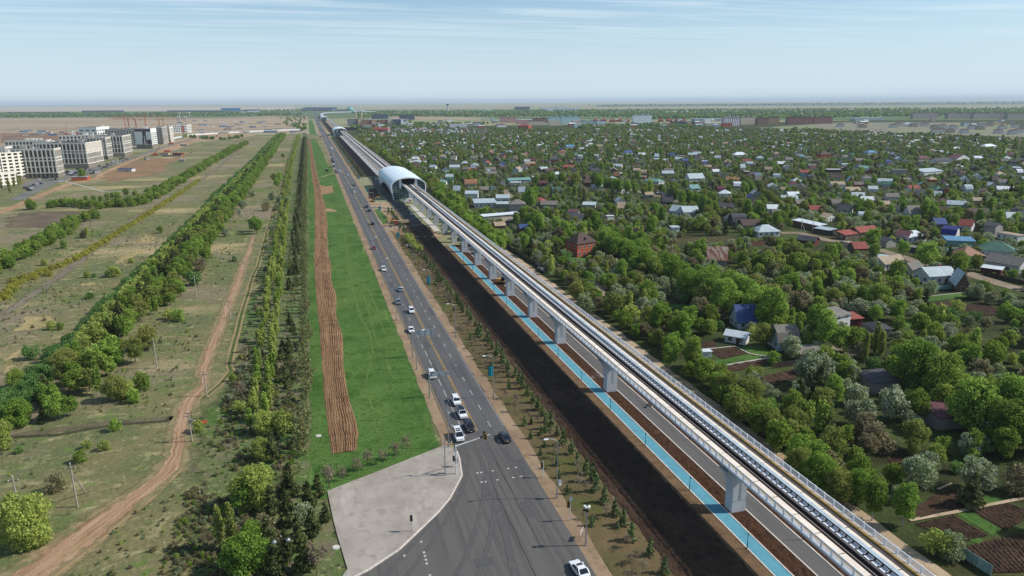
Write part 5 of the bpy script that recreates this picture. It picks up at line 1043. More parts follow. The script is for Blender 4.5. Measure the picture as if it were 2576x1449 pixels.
furrowed('C3', [(1140, 1030), (1440, 820), (1490, 840), (1230, 1052)], 4); furrowed('C3', [(1240, 1050), (1500, 842), (1685, 938), (1400, 1005)], 9)
furrowed('C3', [(1215, 1085), (1500, 1020), (1740, 1165), (1540, 1215)], 9); furrowed('C3', [(1630, 990), (1890, 938), (2080, 1010), (1860, 1130)], 9)
furrowed('C3', [(1545, 1250), (1980, 1150), (2200, 1420), (1760, 1430)], 14); furrowed('C3', [(1010, 600), (1160, 590), (1300, 640), (1050, 660)], 6)
plot('C3', (1520, 1010), (1610, 992), (1845, 1130), (1760, 1160), mat=g_lawn); plot('C3', (1700, 880), (1850, 900), (1800, 935), (1690, 930), mat=g_lawn); plot('C3', (1350, 1090), (1700, 1190), (1690, 1230), (1400, 1120), mat=g_lawn, z=.09)
furrowed('B3', [(150, 940), (330, 900), (420, 960), (240, 1000)], 6); furrowed('B3', [(0, 880), (120, 865), (200, 890), (20, 915)], 5); furrowed('B3', [(120, 1070), (560, 1000), (620, 1030), (260, 1110)], 5)
plot('B3', (170, 1010), (420, 960), (580, 985), (250, 1050), mat=g_lawn); plot('B3', (380, 900), (560, 890), (620, 960), (480, 975), mat=g_lawn)
furrowed('B3', [(520, 1140), (850, 1065), (900, 1110), (640, 1200)], 7); furrowed('B3', [(2060, 585), (2250, 560), (2480, 640), (2260, 665)], 9); furrowed('B3', [(1900, 560), (2040, 545), (2060, 580), (1900, 590)], 4)
plot('B3', (1570, 720), (1860, 680), (1860, 715), (1640, 760), mat=g_lawn); plot('B3', (1790, 510), (2120, 480), (2140, 520), (1830, 550), mat=g_lawn)
plot('B2', (700, 510), (1150, 500), (1300, 560), (1000, 590), (720, 560), mat=g_lawn, keep=False); plot('B2', (850, 420), (1000, 430), (1100, 460), (860, 470), mat=g_lawn)
plot('D7', (80, 470), (700, 440), (950, 470), (700, 520), (150, 520), mat=soil('kitchen garden', '4d4630', [('3b3a22', .2, .45, .65), ('5e5238', .3, .55, .75)], bump=.8)); plot('D7', (1000, 500), (1550, 490), (1560, 530), (1000, 560), mat=g_brown)
plot('B2', (1600, 810), (1900, 800), (1900, 850), (1560, 850), mat=g_lawn); plot('B2', (1600, 960), (1800, 930), (1800, 960), (1640, 1000))
plot('B2', (1850, 1120), (2060, 1100), (2060, 1180), (1900, 1190)); 
L, Rr = centre(pts('C3', (1180, 1058), (1500, 1000), (1900, 918), (2000, 900)), .8, .06); ribbon('footpath', L, Rr, .16, g_grave)
L, Rr = centre(pts('C3', (1380, 840), (1480, 795)), .5, .05); ribbon('footpath', L, Rr, .16, g_grave)
L, Rr = centre(pts('B3', (150, 1065), (590, 990), (700, 985)), .8, .06); ribbon('footpath', L, Rr, .12, m_conc)
L, Rr = centre(pts('B3', (60, 925), (340, 898), (450, 955), (640, 985)), .6, .06); ribbon('footpath', L, Rr, .12, m_conc)
L, Rr = centre(pts('B3', (1790, 515), (2120, 480)), .6, .05); ribbon('footpath', L, Rr, .1, m_conc)
def lane(c, wd, *xy):
    P_ = pts(c, *xy); L, Rr = centre(P_, wd, .25); ribbon('village_lane', L, Rr, .07, soil('village lane', '7d6f5e', [('8d7f6e', .1, .45, .62), ('6a5c4c', .3, .55, .75)], bump=.4)); a, b, s = CROP[c]
    q = [((a + x*s) / 1.5528, (b + y*s) / 1.5528) for x, y in xy]; NOTREE.append([(x, y - 7) for x, y in q] + [(x, y + 14) for x, y in q[::-1]])
lane('D7', 7, (1380, 400), (1600, 400), (1760, 440), (1950, 490), (2150, 510), (2466, 590)); lane('D6', 6, (740, 560), (900, 610), (1150, 690), (1400, 780)); lane('D6', 7, (1840, 850), (1980, 900), (2300, 1000), (2600, 1080))
lane('A2', 5, (1680, 1000), (1960, 1070), (2060, 1080), (2180, 1130)); lane('A2', 5, (440, 1010), (480, 1060), (540, 1090)); lane('B3', 3.5, (1060, 960), (1160, 890), (1300, 930), (1200, 970))
lane('A1', 6, (1460, 375), (1900, 372), (2576, 392))
# fences
m_fteal = plain('teal fence sheet', '86a5a0', .6, .1, .3); m_fgrey = plain('grey fence board', '6f6a64', .85); m_fdark = plain('dark fence board', '3d332d', .85)
def fence(c, h, mat, label, *xy, gap=2.5):
    P_ = pts(c, *xy); t = thing('fence', label, 'fence', (P_[0][0], P_[0][1], 0)); ox, oy = P_[0]; q = MB()
    for a, b in zip(P_, P_[1:]):
        d = Vector((b[0]-a[0], b[1]-a[1])); L_ = d.length; an = math.atan2(d.y, d.x); q.box(((a[0]+b[0])/2 - ox, (a[1]+b[1])/2 - oy, h/2), (L_ - .04, .05, h), 0, an)
        for i in range(min(24, int(L_ / gap) + 1)): obj('fence_post', MB().box((0, 0, h/2 + .06), (.1, .12, h + .12)).mesh('fence_post', m_fgrey), t, (a[0] - ox + d.x * i * gap / L_, a[1] - oy + d.y * i * gap / L_, 0), an)
    q.build('fence_panel', mat, t)
fence('D7', 1.5, m_fteal, 'pale grey-green metal fence below the rusty steep roof', (985, 785), (1305, 745))
fence('B3', 1.7, m_fteal, 'long glossy teal and white metal fence below the barn-like house', (1560, 490), (1800, 470), (2020, 450))
fence('B3', 1.6, m_fdark, 'patchwork dark board fence below the gambrel cottage', (640, 1070), (780, 1050), (900, 1040), (1060, 1010))
fence('B3', 1.6, m_fdark, 'dark board fence right of the slab-roofed shed', (1060, 1020), (1180, 1060), (1300, 1110))
fence('B2', 1.8, m_fgrey, 'grey fence before the red brick house', (590, 470), (640, 510), (700, 505), (900, 480))
fence('B2', 1.8, m_fdark, 'dark fence along the gravel track in tree shade', (370, 345), (480, 420), (590, 480))
fence('C3', 1.8, m_fteal, 'blue-grey sheet fence at the lower right corner', (1545, 1310), (1650, 1380), (1760, 1449), gap=2)
fence('D6', 1.7, m_fdark, 'long dark fence along the lower street at the right edge', (2060, 880), (2330, 950), (2576, 1010))
fence('D6', 1.7, m_fteal, 'teal fence behind the street trees at the right', (1370, 560), (1600, 590), (1900, 560))
fence('D6', 1.7, m_fgrey, 'grey board fence right of the log house', (1450, 800), (1850, 800))
# ---- tall bright trees in clumps
SET = []
def tall(c, lst, kind, s0, s1, label, step=4.5, jit_=2.2, group=None, vs=(0, 1, 2, 3), name='poplar_tree'):
    band(pts(c, *lst), step, jit_, lambda X, Y_: (plant(kind, rt.choice(vs), X, Y_, U(s0, s1), name, label, 'tree', group or label.split(' in ')[-1] if False else (group or 'bright green poplars of the settlement')), SET.append((X, Y_, 2.0))))
tall('F', [(1300, 562), (1350, 588), (1420, 602), (1450, 600)], 'tall', .62, .95, 'tall bright green tree in the clump left of the red brick house', 6.5, 5)
tall('F', [(1515, 622), (1580, 655), (1650, 690), (1690, 715)], 'willow', .62, .85, 'tall bright green tree in the row right of the red brick house', 6, 4, vs=(2, 3, 2, 3))
tall('F', [(1500, 600), (1560, 625), (1620, 650)], 'tall', .7, .95, 'tall bright green tree in the row right of the red brick house', 7, 4)
tall('F', [(1735, 745), (1790, 780), (1850, 800), (1910, 815), (1975, 838)], 'willow', .82, 1.0, 'tall bright green poplar in the grove above the blue A-frame cottage', 6, 2.6, vs=(2, 3, 2, 3))
tall('F', [(1760, 735), (1830, 765), (1900, 795)], 'willow', .75, .95, 'tall bright green poplar in the grove above the blue A-frame cottage', 7, 3, vs=(2, 3, 2, 3))
tall('F', [(2020, 868), (2060, 885), (2085, 880)], 'tall', .85, 1.0, 'tall bright green poplar beside the white and red house', 4.5, 2.2)
tall('F', [(2255, 965), (2310, 985), (2370, 1000)], 'willow', .9, 1.08, 'tall spreading poplar in the dark grove at the right, left clump', 5, 3, vs=(2, 3, 1, 3))
tall('F', [(2400, 1060), (2470, 1085), (2540, 1100), (2590, 1095), (2560, 1140), (2480, 1130)], 'willow', .78, 1.0, 'tall spreading poplar in the dark grove at the lower right edge', 5, 3, vs=(2, 3, 1, 3))
tall('F', [(2180, 930), (2200, 905), (2230, 900)], 'column', .8, 1.0, 'thin pale-stemmed tree left of the right-hand grove', 4, 2, name='slender_tree', vs=(0, 1))
tall('F', [(1690, 935), (1730, 945), (1770, 955)], 'tall', .6, .78, 'rounded bright tree left of the vegetable garden', 3.6, 2)
tall('F', [(2170, 790), (2215, 792)], 'willow', .8, .95, 'huge dark olive tree above the blossom thicket', 8, 2, vs=(0, 1), name='willow_tree')
tall('F', [(1970, 1195), (2010, 1225), (2080, 1255), (2130, 1275)], 'willow', .45, .62, 'broad leafy tree beside the lower gravel track', 4.8, 2, vs=(1, 0, 1), name='broadleaf_tree')
tall('F', [(2190, 1300), (2230, 1318), (2270, 1335)], 'tall', .52, .66, 'fresh green tree at the corner of the dug garden plots', 3.4, 1.5, name='broadleaf_tree')
tall('F', [(1960, 1175), (2000, 1200), (2060, 1235), (2120, 1262), (2170, 1285)], 'willow', .42, .56, 'leafy tree in the second row beside the lower gravel track', 4.2, 2, vs=(2, 0, 3, 1), name='hedge_tree')
tall('F', [(1700, 900), (1760, 960), (1830, 1030), (1900, 1090), (1960, 1150)], 'broad', .55, .95, 'dark leafy tree in the hedge between gravel track and gardens', 3.0, 2, vs=(0, 1, 2, 3), name='hedge_tree')
tall('F', [(1440, 720), (1520, 790), (1600, 850), (1660, 890)], 'broad', .5, .85, 'leafy tree in the hedge along the upper gravel track', 3.4, 2.5, vs=(0, 2, 3, 4), name='hedge_tree')
tall('F', [(1790, 970), (1850, 1030), (1930, 1100), (1990, 1150)], 'willow', .4, .58, 'leafy tree of the thick hedge right of the gravel track', 4.6, 3, vs=(0, 1, 2, 0), name='hedge_tree')
tall('F', [(1830, 1000), (1960, 1110), (2080, 1200), (2180, 1265)], 'broad', .6, .9, 'smaller leafy tree in the thick hedge right of the gravel track', 3.4, 3, vs=(0, 1, 2, 3), name='hedge_tree')
tall('F', [(1650, 830), (1700, 860), (1740, 890)], 'tall', .6, .8, 'bright tree in the hedge above the vegetable garden', 3.6, 2, name='hedge_tree')
tall('F', [(1105, 505), (1145, 545), (1190, 595), (1245, 640)], 'broad', .9, 1.35, 'dense green tree in the belt close behind the viaduct', 4.2, 5, vs=(0, 1, 3, 3), name='hedge_tree')
tall('F', [(1115, 520), (1160, 555), (1225, 620)], 'tall', .5, .7, 'taller green tree in the belt close behind the viaduct', 5, 4, name='hedge_tree')
tall('F', [(1075, 455), (1100, 480), (1120, 500)], 'broad', .8, 1.1, 'green tree right of the nearest station', 6, 6, name='broadleaf_tree')
tall('F', [(885, 350), (930, 375), (980, 405), (1040, 440)], 'broad', .8, 1.2, 'green tree in the belt along the far viaduct', 9, 6, name='hedge_tree')
tall('F', [(1500, 475), (1570, 490), (1640, 498)], 'tall', .8, 1.0, 'tall bright tree in the middle row of the settlement', 6, 3)
tall('F', [(1700, 508), (1760, 535), (1800, 548)], 'tall', .75, .95, 'tall bright tree above the pair of white houses', 6.5, 4)
tall('F', [(1345, 470), (1400, 462), (1450, 468), (1500, 470)], 'broad', 1.1, 1.5, 'rounded tree in the middle row of the settlement', 7, 4, name='broadleaf_tree')
tall('F', [(1330, 530), (1345, 520)], 'tall', .95, 1.1, 'dominant bright green tree behind the long low shed', 4, 3)
tall('F', [(1895, 556), (1915, 562)], 'tall', .85, .95, 'big street tree left of the long white-roofed shed', 4, 2); tall('F', [(1955, 578), (1975, 582)], 'tall', .75, .85, 'big street tree left of the long white-roofed shed', 4, 2)
for c, x, y, k, v, s, n, lb in [('D6', 660, 560, 'broad', 3, 1.35, 'broadleaf_tree', 'wide bright tree before the long red-roofed house'), ('D6', 1330, 815, 'broad', 3, 1.55, 'broadleaf_tree', 'large street tree right of the log house'), ('D6', 1290, 760, 'broad', 0, 1.2, 'broadleaf_tree', 'leafy tree just behind the large street tree'), ('D6', 1050, 650, 'broad', 3, .95, 'broadleaf_tree', 'small bright street tree below the maroon roof'), ('D6', 1740, 880, 'broad', 0, 1.2, 'broadleaf_tree', 'tree above the steep pale hut'), ('D6', 1620, 800, 'pine', 0, 1.25, 'pine_tree', 'dark pine between the houses at the right'), ('D6', 950, 990, 'broad', 0, 1.15, 'broadleaf_tree', 'green tree below the beige-grey roof'), ('D6', 2040, 1180, 'willow', 1, .5, 'broadleaf_tree', 'dark rounded tree at the right beside the dug plot'), ('D6', 1960, 830, 'broad', 2, .85, 'broadleaf_tree', 'olive tree at the street corner'), ('D6', 1300, 480, 'broad', 4, .9, 'broadleaf_tree', 'sage tree before the white annex'),
 ('B2', 1840, 1010, 'broad', 3, 1.05, 'broadleaf_tree', 'single bright green tree above the lower garden'), ('B2', 1230, 915, 'broad', 2, 1.1, 'broadleaf_tree', 'olive tree in front of the small gabled cottage'), ('B2', 1360, 880, 'birch', 0, 1.2, 'birch_tree', 'yellow-green birch right of the olive tree'), ('B2', 770, 410, 'pine', 1, 1.0, 'pine_tree', 'dark pine left of the red brick house'), ('B2', 1080, 430, 'pine', 2, .7, 'pine_tree', 'dark conifer at the brick house corner'), ('B2', 1690, 560, 'bare', 0, 2.6, 'bare_tree', 'pale leafless tree in front of the poplars'), ('B2', 1380, 940, 'shrub', 2, 1.8, 'bush', 'yellow-green bush beside the viaduct'), ('B2', 940, 790, 'broad', 2, 1.0, 'broadleaf_tree', 'sage-green tree left of the small gabled cottage'), ('B2', 1000, 880, 'shrub', 4, 2.0, 'bush', 'sage bush behind the railing'), ('B2', 1060, 560, 'broad', 4, .9, 'broadleaf_tree', 'light sparse tree in the yard below the brick house'), ('B2', 950, 530, 'shrub', 4, 1.4, 'bush', 'sparse bush in the yard below the brick house'), ('B2', 1200, 530, 'broad', 4, .8, 'broadleaf_tree', 'second light sparse tree in the yard'),
 ('C3', 160, 380, 'broad', 3, .8, 'broadleaf_tree', 'bright green rounded tree beside the viaduct at the lower right'), ('C3', 350, 450, 'willow', 0, .5, 'broadleaf_tree', 'yellow-green birch-like tree right of the bright rounded one'), ('C3', 1640, 840, 'blossom', 1, 1.3, 'blossom_tree', 'lone grey-green fruit tree beside the dug plots'), ('C3', 1240, 830, 'blossom', 2, 1.25, 'blossom_tree', 'silvery willow bush at the corner of the dug plots'), ('C3', 1360, 1290, 'shrub', 2, 1.3, 'bush', 'flowering bush below the dug plots'), ('C3', 1470, 1310, 'shrub', 4, 1.3, 'bush', 'pale bush right of the flowering one'), ('C3', 820, 390, 'blossom', 1, 1.35, 'blossom_tree', 'pale blossoming tree in the middle of the lower orchard'), ('C3', 1060, 340, 'blossom', 0, 1.5, 'blossom_tree', 'wide whitish blossoming tree in the lower orchard'), ('C3', 800, 240, 'blossom', 0, 1.2, 'blossom_tree', 'upper blossoming tree of the lower orchard'), ('C3', 500, 110, 'blossom', 2, 1.7, 'blossom_tree', 'broad sage tree beside the bare plot'), ('C3', 950, 560, 'shrub', 3, 1.7, 'bush', 'grey twiggy bush in the orchard'), ('B3', 780, 1000, 'blossom', 1, 1.4, 'blossom_tree', 'pale tree in front of the gambrel cottage'), ('B3', 560, 900, 'broad', 2, .9, 'broadleaf_tree', 'round olive tree right of the greenhouse'), ('B3', 950, 1210, 'blossom', 1, 1.9, 'blossom_tree', 'broad pale green tree below the slab-roofed shed'), ('B3', 1290, 680, 'blossom', 0, 1.6, 'blossom_tree', 'white blossoming thicket tree, left one'), ('B3', 1440, 690, 'blossom', 3, 1.5, 'blossom_tree', 'white blossoming thicket tree, right one'), ('B3', 1450, 560, 'blossom', 1, 1.7, 'blossom_tree', 'pale green thicket tree under the olive giant'), ('B3', 1200, 540, 'blossom', 2, 1.8, 'blossom_tree', 'pale sage thicket tree left of the olive giant'), ('B3', 1960, 860, 'blossom', 3, 1.3, 'blossom_tree', 'very white blossoming bush right of the tall grove')]:
    X, Y_ = at(c, x, y); plant(k, v, X, Y_, s, n, lb, 'tree' if 'tree' in n else 'bush'); SET.append((X, Y_, 2.2 * s + .6))
# ---- garden trees and bushes everywhere else
fill = []; rv = random.Random(77); grid = {}
for X, Y_, r in SET: grid.setdefault((int(X // 8), int(Y_ // 8)), []).append((X, Y_, r))
hgrid = {}
for X, Y_, r in HOUSES: hgrid.setdefault((int(X // 16), int(Y_ // 16)), []).append((X, Y_, r))
def blocked(X, Y_, rad_):
    for a in (-1, 0, 1):
        for b in (-1, 0, 1):
            for hx, hy, hr in hgrid.get((int(X // 16) + a, int(Y_ // 16) + b), ()):
                if (hx-X)**2 + (hy-Y_)**2 < (hr * .8 + rad_ * .55) ** 2: return True
            for hx, hy, hr in grid.get((int(X // 8) + a, int(Y_ // 8) + b), ()):
                if (hx-X)**2 + (hy-Y_)**2 < (hr + rad_ * .35) ** 2: return True
    return False
RB = {}
for r in HRECT:
    for k in range(int(r[0] // 64), int(r[1] // 64) + 1): RB.setdefault(k, []).append(r)
def noise2(x, y): return math.sin(x*.021 + 1.3) * math.cos(y*.017 - .6) + .6 * math.sin(x*.053 + y*.041) + .4 * math.cos(x*.11 - y*.083)
tries = 0
def ring(Y0, Y1): return
cells = []
cs_ = 4.7
X = 92.0
while X < 2600:
    Y_ = 60.0
    while Y_ < 2150:
        p = px(X, Y_)
        if -80 < p[0] < 2660 and viltop(p[0]) - 2 < p[1] < 1560: cells.append((X, Y_))
        Y_ += cs_
    X += cs_
for X, Y_ in cells:
    far = Y_ > 900
    if far and rv.random() < .58: continue
    if 420 < Y_ <= 900 and rv.random() < .48: continue
    X += rv.uniform(-3.4, 3.4); Y_ += rv.uniform(-3.4, 3.4); nz_ = noise2(X, Y_)
    if X < 91 and Y_ < 520: continue
    if rv.random() > .86 + .12 * nz_: continue
    p = px(X, Y_)
    u = rv.random()
    if u < .36: kind, var, s, hgt, cr = 'broad', rv.choice((0, 1, 2, 3, 4, 0, 1, 2)), rv.uniform(.5, 1.0) * (1 + .14 * nz_), 8, 2.9
    elif u < .60: kind, var, s, hgt, cr = 'blossom', rv.choice((1, 2, 2, 1, 2, 0)), rv.uniform(.7, 1.25), 4.6, 2.3
    elif u < .90: kind, var, s, hgt, cr = 'shrub', rv.choice((0, 1, 2, 3, 4, 4, 5, 0, 3)), rv.uniform(.7, 1.55), 3.4, 1.7
    elif u < .94: kind, var, s, hgt, cr = 'pine', rv.randrange(3), rv.uniform(.8, 1.25), 7.5, 1.9
    elif u < .97: kind, var, s, hgt, cr = 'birch', rv.randrange(3), rv.uniform(.8, 1.2), 7.5, 1.7
    else: kind, var, s, hgt, cr = 'tall', rv.randrange(4), rv.uniform(.55, .85), 14, 3.1
    if Y_ > 430: s *= .82
    if blocked(X, Y_, cr * s): continue
    k = FOC / p[2]; w_, h_ = cr * s * k, hgt * s * k
    if any(in_poly((p[0], p[1] - dy), q) for q in NOTREE for dy in (0, h_ * .35, h_ * .75)): continue
    hide = False
    for r in RB.get(int(p[0] // 64), ()):
        if p[2] < r[4] and p[0] + w_ * .8 > r[0] and p[0] - w_ * .8 < r[1] and p[1] - h_ < r[3] - .35 * (r[3] - r[2]) and p[1] > r[2]:
            if rv.random() < (.93 if len(r) < 6 else .68): hide = True; break
    if hide:
        if kind in ('shrub', 'blossom') or rv.random() < .6: kind, var, s, hgt, cr = 'shrub', rv.randrange(6), .45, 3.4, 1.7; h_ = 1.6 * k
        if h_ > 1.6 * k + .1 or rv.random() < .5: continue
    fill.append((p[2], kind, var, X, Y_, s))
fill.sort(key=lambda t: -(dict(broad=8, blossom=4.6, shrub=3.4, pine=7.5, birch=7.5, tall=14)[t[1]] * t[5]) / t[0])
CT = {}; rest = {}
NM = dict(broad=('garden_tree', 'leafy garden tree among the dachas, %s', 'tree', 'leafy garden trees of the settlement'), blossom=('fruit_tree', 'pale blossoming fruit tree among the dachas, %s', 'tree', 'blossoming fruit trees of the settlement'), shrub=('garden_bush', 'garden bush among the dachas, %s', 'bush', 'garden bushes of the settlement'), pine=('garden_pine', 'dark pine among the dachas, %s', 'tree', 'pines of the settlement'), birch=('garden_birch', 'yellow-green birch among the dachas, %s', 'tree', 'birches of the settlement'), tall=('garden_poplar', 'tall poplar among the dachas, %s', 'tree', 'poplars of the settlement'))
hues = dict(broad=['green', 'green', 'olive', 'bright green', 'brownish'], blossom=['white', 'pale', 'sage', 'white'], shrub=['green', 'blue-green', 'yellow-green', 'brownish', 'sage', 'bright green'])
for dep, kind, var, X, Y_, s in fill:
    CT[kind] = CT.get(kind, 0) + 1
    if CT[kind] <= (300 if kind in ('broad', 'blossom', 'shrub') else 120):
        nm_, lb, ct, gp = NM[kind]; p = px(X, Y_); zn = zone(p)[3:].replace('of settlement', 'of settlement')
        if kind in hues: lb = hues[kind][var] + ' ' + lb.replace('leafy ', '').replace('pale blossoming ', 'blossoming ' if var != 2 else '')
        plant(kind, var, X, Y_, s, nm_, lb % zn, ct, gp, parts=dep < 330 and kind != 'shrub')
    else: rest.setdefault(kind, []).append((X, Y_, s * (1.05 if dep > 900 else 1.0), rv.uniform(0, 6.28), var))
for kind, P_ in rest.items():
    gnscatter('far_' + NM[kind][0] + 's', {'broad': 'mass of far leafy trees in the settlement', 'blossom': 'mass of far pale fruit trees in the settlement', 'shrub': 'mass of far garden bushes in the settlement', 'pine': 'scattered far pines in the settlement', 'birch': 'scattered far birches in the settlement', 'tall': 'scattered far poplars in the settlement'}[kind], 'trees', P_, [(kind, i) for i in range(len(TREE[kind]))])
# ---- woods toward the horizon
fw = []; rw = random.Random(9)
def wood(polyF, n, s0=.8, s1=1.4):
    xs, ys = [p[0] for p in polyF], [p[1] for p in polyF]; c = 0
    while c < n:
        q = (rw.uniform(min(xs), max(xs)), rw.uniform(min(ys), max(ys)))
        if in_poly(q, polyF): X, Y_ = at('F', *q) if False else at('F', q[0] / 1, q[1]); fw.append((X, Y_, rw.uniform(s0, s1), rw.uniform(0, 6.28), rw.randrange(3))); c += 1
wood([(-60, 286), (700, 284), (760, 287), (760, 291), (-60, 296)], 900)
wood([(690, 292), (770, 290), (770, 330), (740, 330)], 60, .5, .9)
wood([(880, 281), (1500, 277), (2640, 272), (2640, 287), (1900, 300), (1650, 300), (1500, 294), (1000, 293), (900, 295)], 2600)
wood([(900, 296), (1010, 303), (1100, 312), (1260, 310), (1150, 322), (960, 324), (880, 322)], 260, .5, .9)
wood([(1440, 312), (1600, 314), (1650, 312), (1800, 322), (1600, 326), (1450, 326)], 160, .6, .9)
wood([(1480, 265), (2640, 256), (2640, 260), (1480, 268)], 500, 1.2, 2.2)
wood([(560, 279), (780, 276), (780, 282), (560, 285)], 200)
gnscatter('far_woodland', 'hazy belt of woodland stretching toward the horizon', 'woodland', fw, [('farwood', i) for i in range(3)])
# ------------------------------------------------------------------ apartment blocks and other large buildings
def facade(name, wall, win, sx, sz, fw=.55, fh=.55):
    t = NT(name); sp = t.n('ShaderNodeSeparateXYZ'); t.l(t.n('ShaderNodeTexCoord').outputs['Object'], sp.inputs[0])
    def M_(op, a, b=None):
        x = t.n('ShaderNodeMath', operation=op)
        for i, v in enumerate((a, b)):
            if v is None: continue
            if isinstance(v, bpy.types.NodeSocket): t.l(v, x.inputs[i])
            else: x.inputs[i].default_value = v
        return x.outputs[0]
    h = M_('FRACT', M_('DIVIDE', M_('ADD', sp.outputs['X'], sp.outputs['Y']), sx)); z = M_('FRACT', M_('DIVIDE', sp.outputs['Z'], sz))
    k = M_('MULTIPLY', M_('LESS_THAN', h, fw), M_('LESS_THAN', M_('ABSOLUTE', M_('SUBTRACT', z, .5)), fh / 2))
    return t.out(t.mix(k, srgb(wall), srgb(win)), .7, 0, .3)
m_twall = {k: plain(k + ' facade', c, .8, 0, .2, .05, .2) for k, c in dict(taupe='b8aea2', pale='dcd7cd', cream='e2dccd', greyp='aaa59f', whitep='dededa', brownp='54433f', stone='7d756a', redbrick='94574a').items()}
m_rooft = plain('dark felt roof', '3c3f3e', .9, 0, .2, .2, .15); m_glz = glassmat('dark glazing', '2a2a2c'); m_blglz = glassmat('blue balcony glazing', '3c5570')
def block(name, label, fl, fr, bk, h, wall, rows, nf, ns, roof=True, cat='apartment building', side=None, wf=.6, base=None, cap=100, units=3, glz=None):
    A, B, C_ = Vector(fl), Vector(fr), Vector(bk); D_ = A + (C_ - B); t = thing(name, label, cat, (B.x, B.y, 0)); o = B
    q = MB(); poly = [(p - o).to_tuple() for p in (A, B, C_, D_)]; q.prism(poly, 0, h); q.build('wall', m_twall[wall], t)
    if base: q = MB(); e = 1.006; cx, cy = sum(p[0] for p in poly)/4, sum(p[1] for p in poly)/4; q.prism([(cx + (x-cx)*e, cy + (y-cy)*e) for x, y in poly], 0, base[1]); q.build('plinth', m_twall[base[0]], t)
    q = MB(); cx, cy = sum(p[0] for p in poly)/4, sum(p[1] for p in poly)/4; q.prism([(cx + (x-cx)*.93, cy + (y-cy)*.93) for x, y in poly], h, h + .25); r = q.build('roof', m_rooft, t)
    q = MB(); g = random.Random(int(h * 7 + abs(B.x)))
    for i in range(units): u, v = g.uniform(.2, .8), g.uniform(.15, .85); p = A.lerp(B, u).lerp(D_.lerp(C_, u), v) - o; obj('roof_unit', MB().box((p.x, p.y, h + 1.4), (g.uniform(2, 5), g.uniform(2, 4), 2.6)).mesh('roof_unit', m_twall[wall if g.random() < .6 else 'greyp']), r)
    q = MB()
    for a, b in ((A, B), (B, C_)):
        d = b - a; q.box((((a+b)/2 - o).x, ((a+b)/2 - o).y, h + .35), (d.length, .35, .9), 0, math.atan2(d.y, d.x))
    q.build('parapet', m_twall[side or wall], t); cnt_ = 0
    for a, b, n in ((A, B, nf), (B, C_, ns)):
        d = b - a; L_ = d.length; an = math.atan2(d.y, d.x); nrm = Vector((d.y, -d.x)).normalized()
        for (z0, z1) in rows:
            if n == 0: continue
            me = MB().box((0, 0, (z0+z1)/2), (L_ / n * wf, .12, z1 - z0)).mesh('window', glz or m_glz)
            for i in range(n):
                if cnt_ >= cap: break
                p = a + d * ((i + .5) / n) - o + nrm * .03; obj('window', me, t, (p.x, p.y, 0), an); cnt_ += 1
    return t
def strips(label, fl, fr, bk, h, nf, ns, wall='taupe', side='pale'):
    rows_ = [(.6, 4.4), (5.6, 10.4), (11.2, 16), (17.2, 18.8), (20, h - 1.2)]; t = block('apartment_building', label, fl, fr, bk, h, wall, rows_, nf, ns, side=side, base=('stone', 4.9), wf=.55)
    A, B, C_ = Vector(fl), Vector(fr), Vector(bk)
    for a, b, n in ((A, B, nf), (B, C_, ns)):
        d = b - a; an = math.atan2(d.y, d.x); nrm = Vector((d.y, -d.x)).normalized()
        me = MB().box((0, 0, (h + 4.9) / 2), (d.length / n * .22, .3, h - 4.9)).mesh('pilaster', m_twall[side])
        for i in range(n + 1): p = a + d * min(.985, max(.015, i / n)) - B + nrm * .02; obj('pilaster', me, t, (p.x, p.y, 0), an)
        q = MB()
        for z in (4.95, 10.8, 16.6, 19.4): q.box((((a+b)/2 - B).x + nrm.x*.05, ((a+b)/2 - B).y + nrm.y*.05, z), (d.length, .3, .5), 0, an)
        q.build('string_course', m_twall[side], t)
strips('taupe and white apartment block with tall dark windows, nearest in the row at the left', (-283, 790), (-237.7, 785), (-238.2, 806), 27.4, 12, 6)
strips('long taupe and white apartment block, second in the row behind the orange shed', (-288, 903), (-239.8, 895.3), (-236.2, 946), 27.2, 12, 14)
strips('taupe apartment block with blank end wall, third in the row at the left', (-282, 1035), (-252, 1030), (-250.6, 1050), 27, 8, 5)
strips('slim taupe and white apartment block, fourth in the row at the left', (-283, 1082), (-243, 1078), (-243.5, 1128), 27, 10, 10)
block('apartment_building', 'cream apartment tower with pediment and blue glazed balconies at the left edge', (-279, 772), (-265, 790), (-268.1, 809), 25, 'cream', [(2+3*i, 3.7+3*i) for i in range(8)], 4, 3, base=('stone', 3), units=2)
block('apartment_building', 'cream apartment house cut by the left picture edge', (-300, 742), (-279, 766), (-282, 790), 23, 'cream', [(2+3*i, 3.7+3*i) for i in range(7)], 5, 3, units=2, glz=m_blglz)
block('apartment_building', 'low cream annex before the cream towers at the left edge', (-272, 722), (-256.5, 736), (-258.5, 745), 11, 'cream', [(1.5+3*i, 3.2+3*i) for i in range(3)], 4, 2, units=0)
block('apartment_building', 'white panel tower with dark brown stripes beside the building site', (-265.7, 1262), (-240.5, 1249.2), (-238.4, 1284), 30.6, 'whitep', [(8+3*i, 9.6+3*i) for i in range(6)], 0, 8, base=('stone', 6.5), units=2)
block('apartment_building', 'grey unfinished panel block with a grid of empty windows', (-330, 1352), (-274, 1343), (-272, 1385), 27.4, 'greyp', [(2+3*i, 3.7+3*i) for i in range(8)], 12, 0, wf=.5, units=5)
block('apartment_building', 'pale grey slab with open floors right of the brown-striped tower', (-262, 1400), (-247, 1380), (-249.5, 1445), 28, 'greyp', [(1.5+3*i, 3+3*i) for i in range(9)], 2, 6, side='pale', units=3)
block('apartment_building', 'second pale slab right behind the open-floored one', (-262, 1470), (-248, 1455), (-249.5, 1500), 27, 'pale', [(1.5+3*i, 3+3*i) for i in range(8)], 2, 5, units=2)
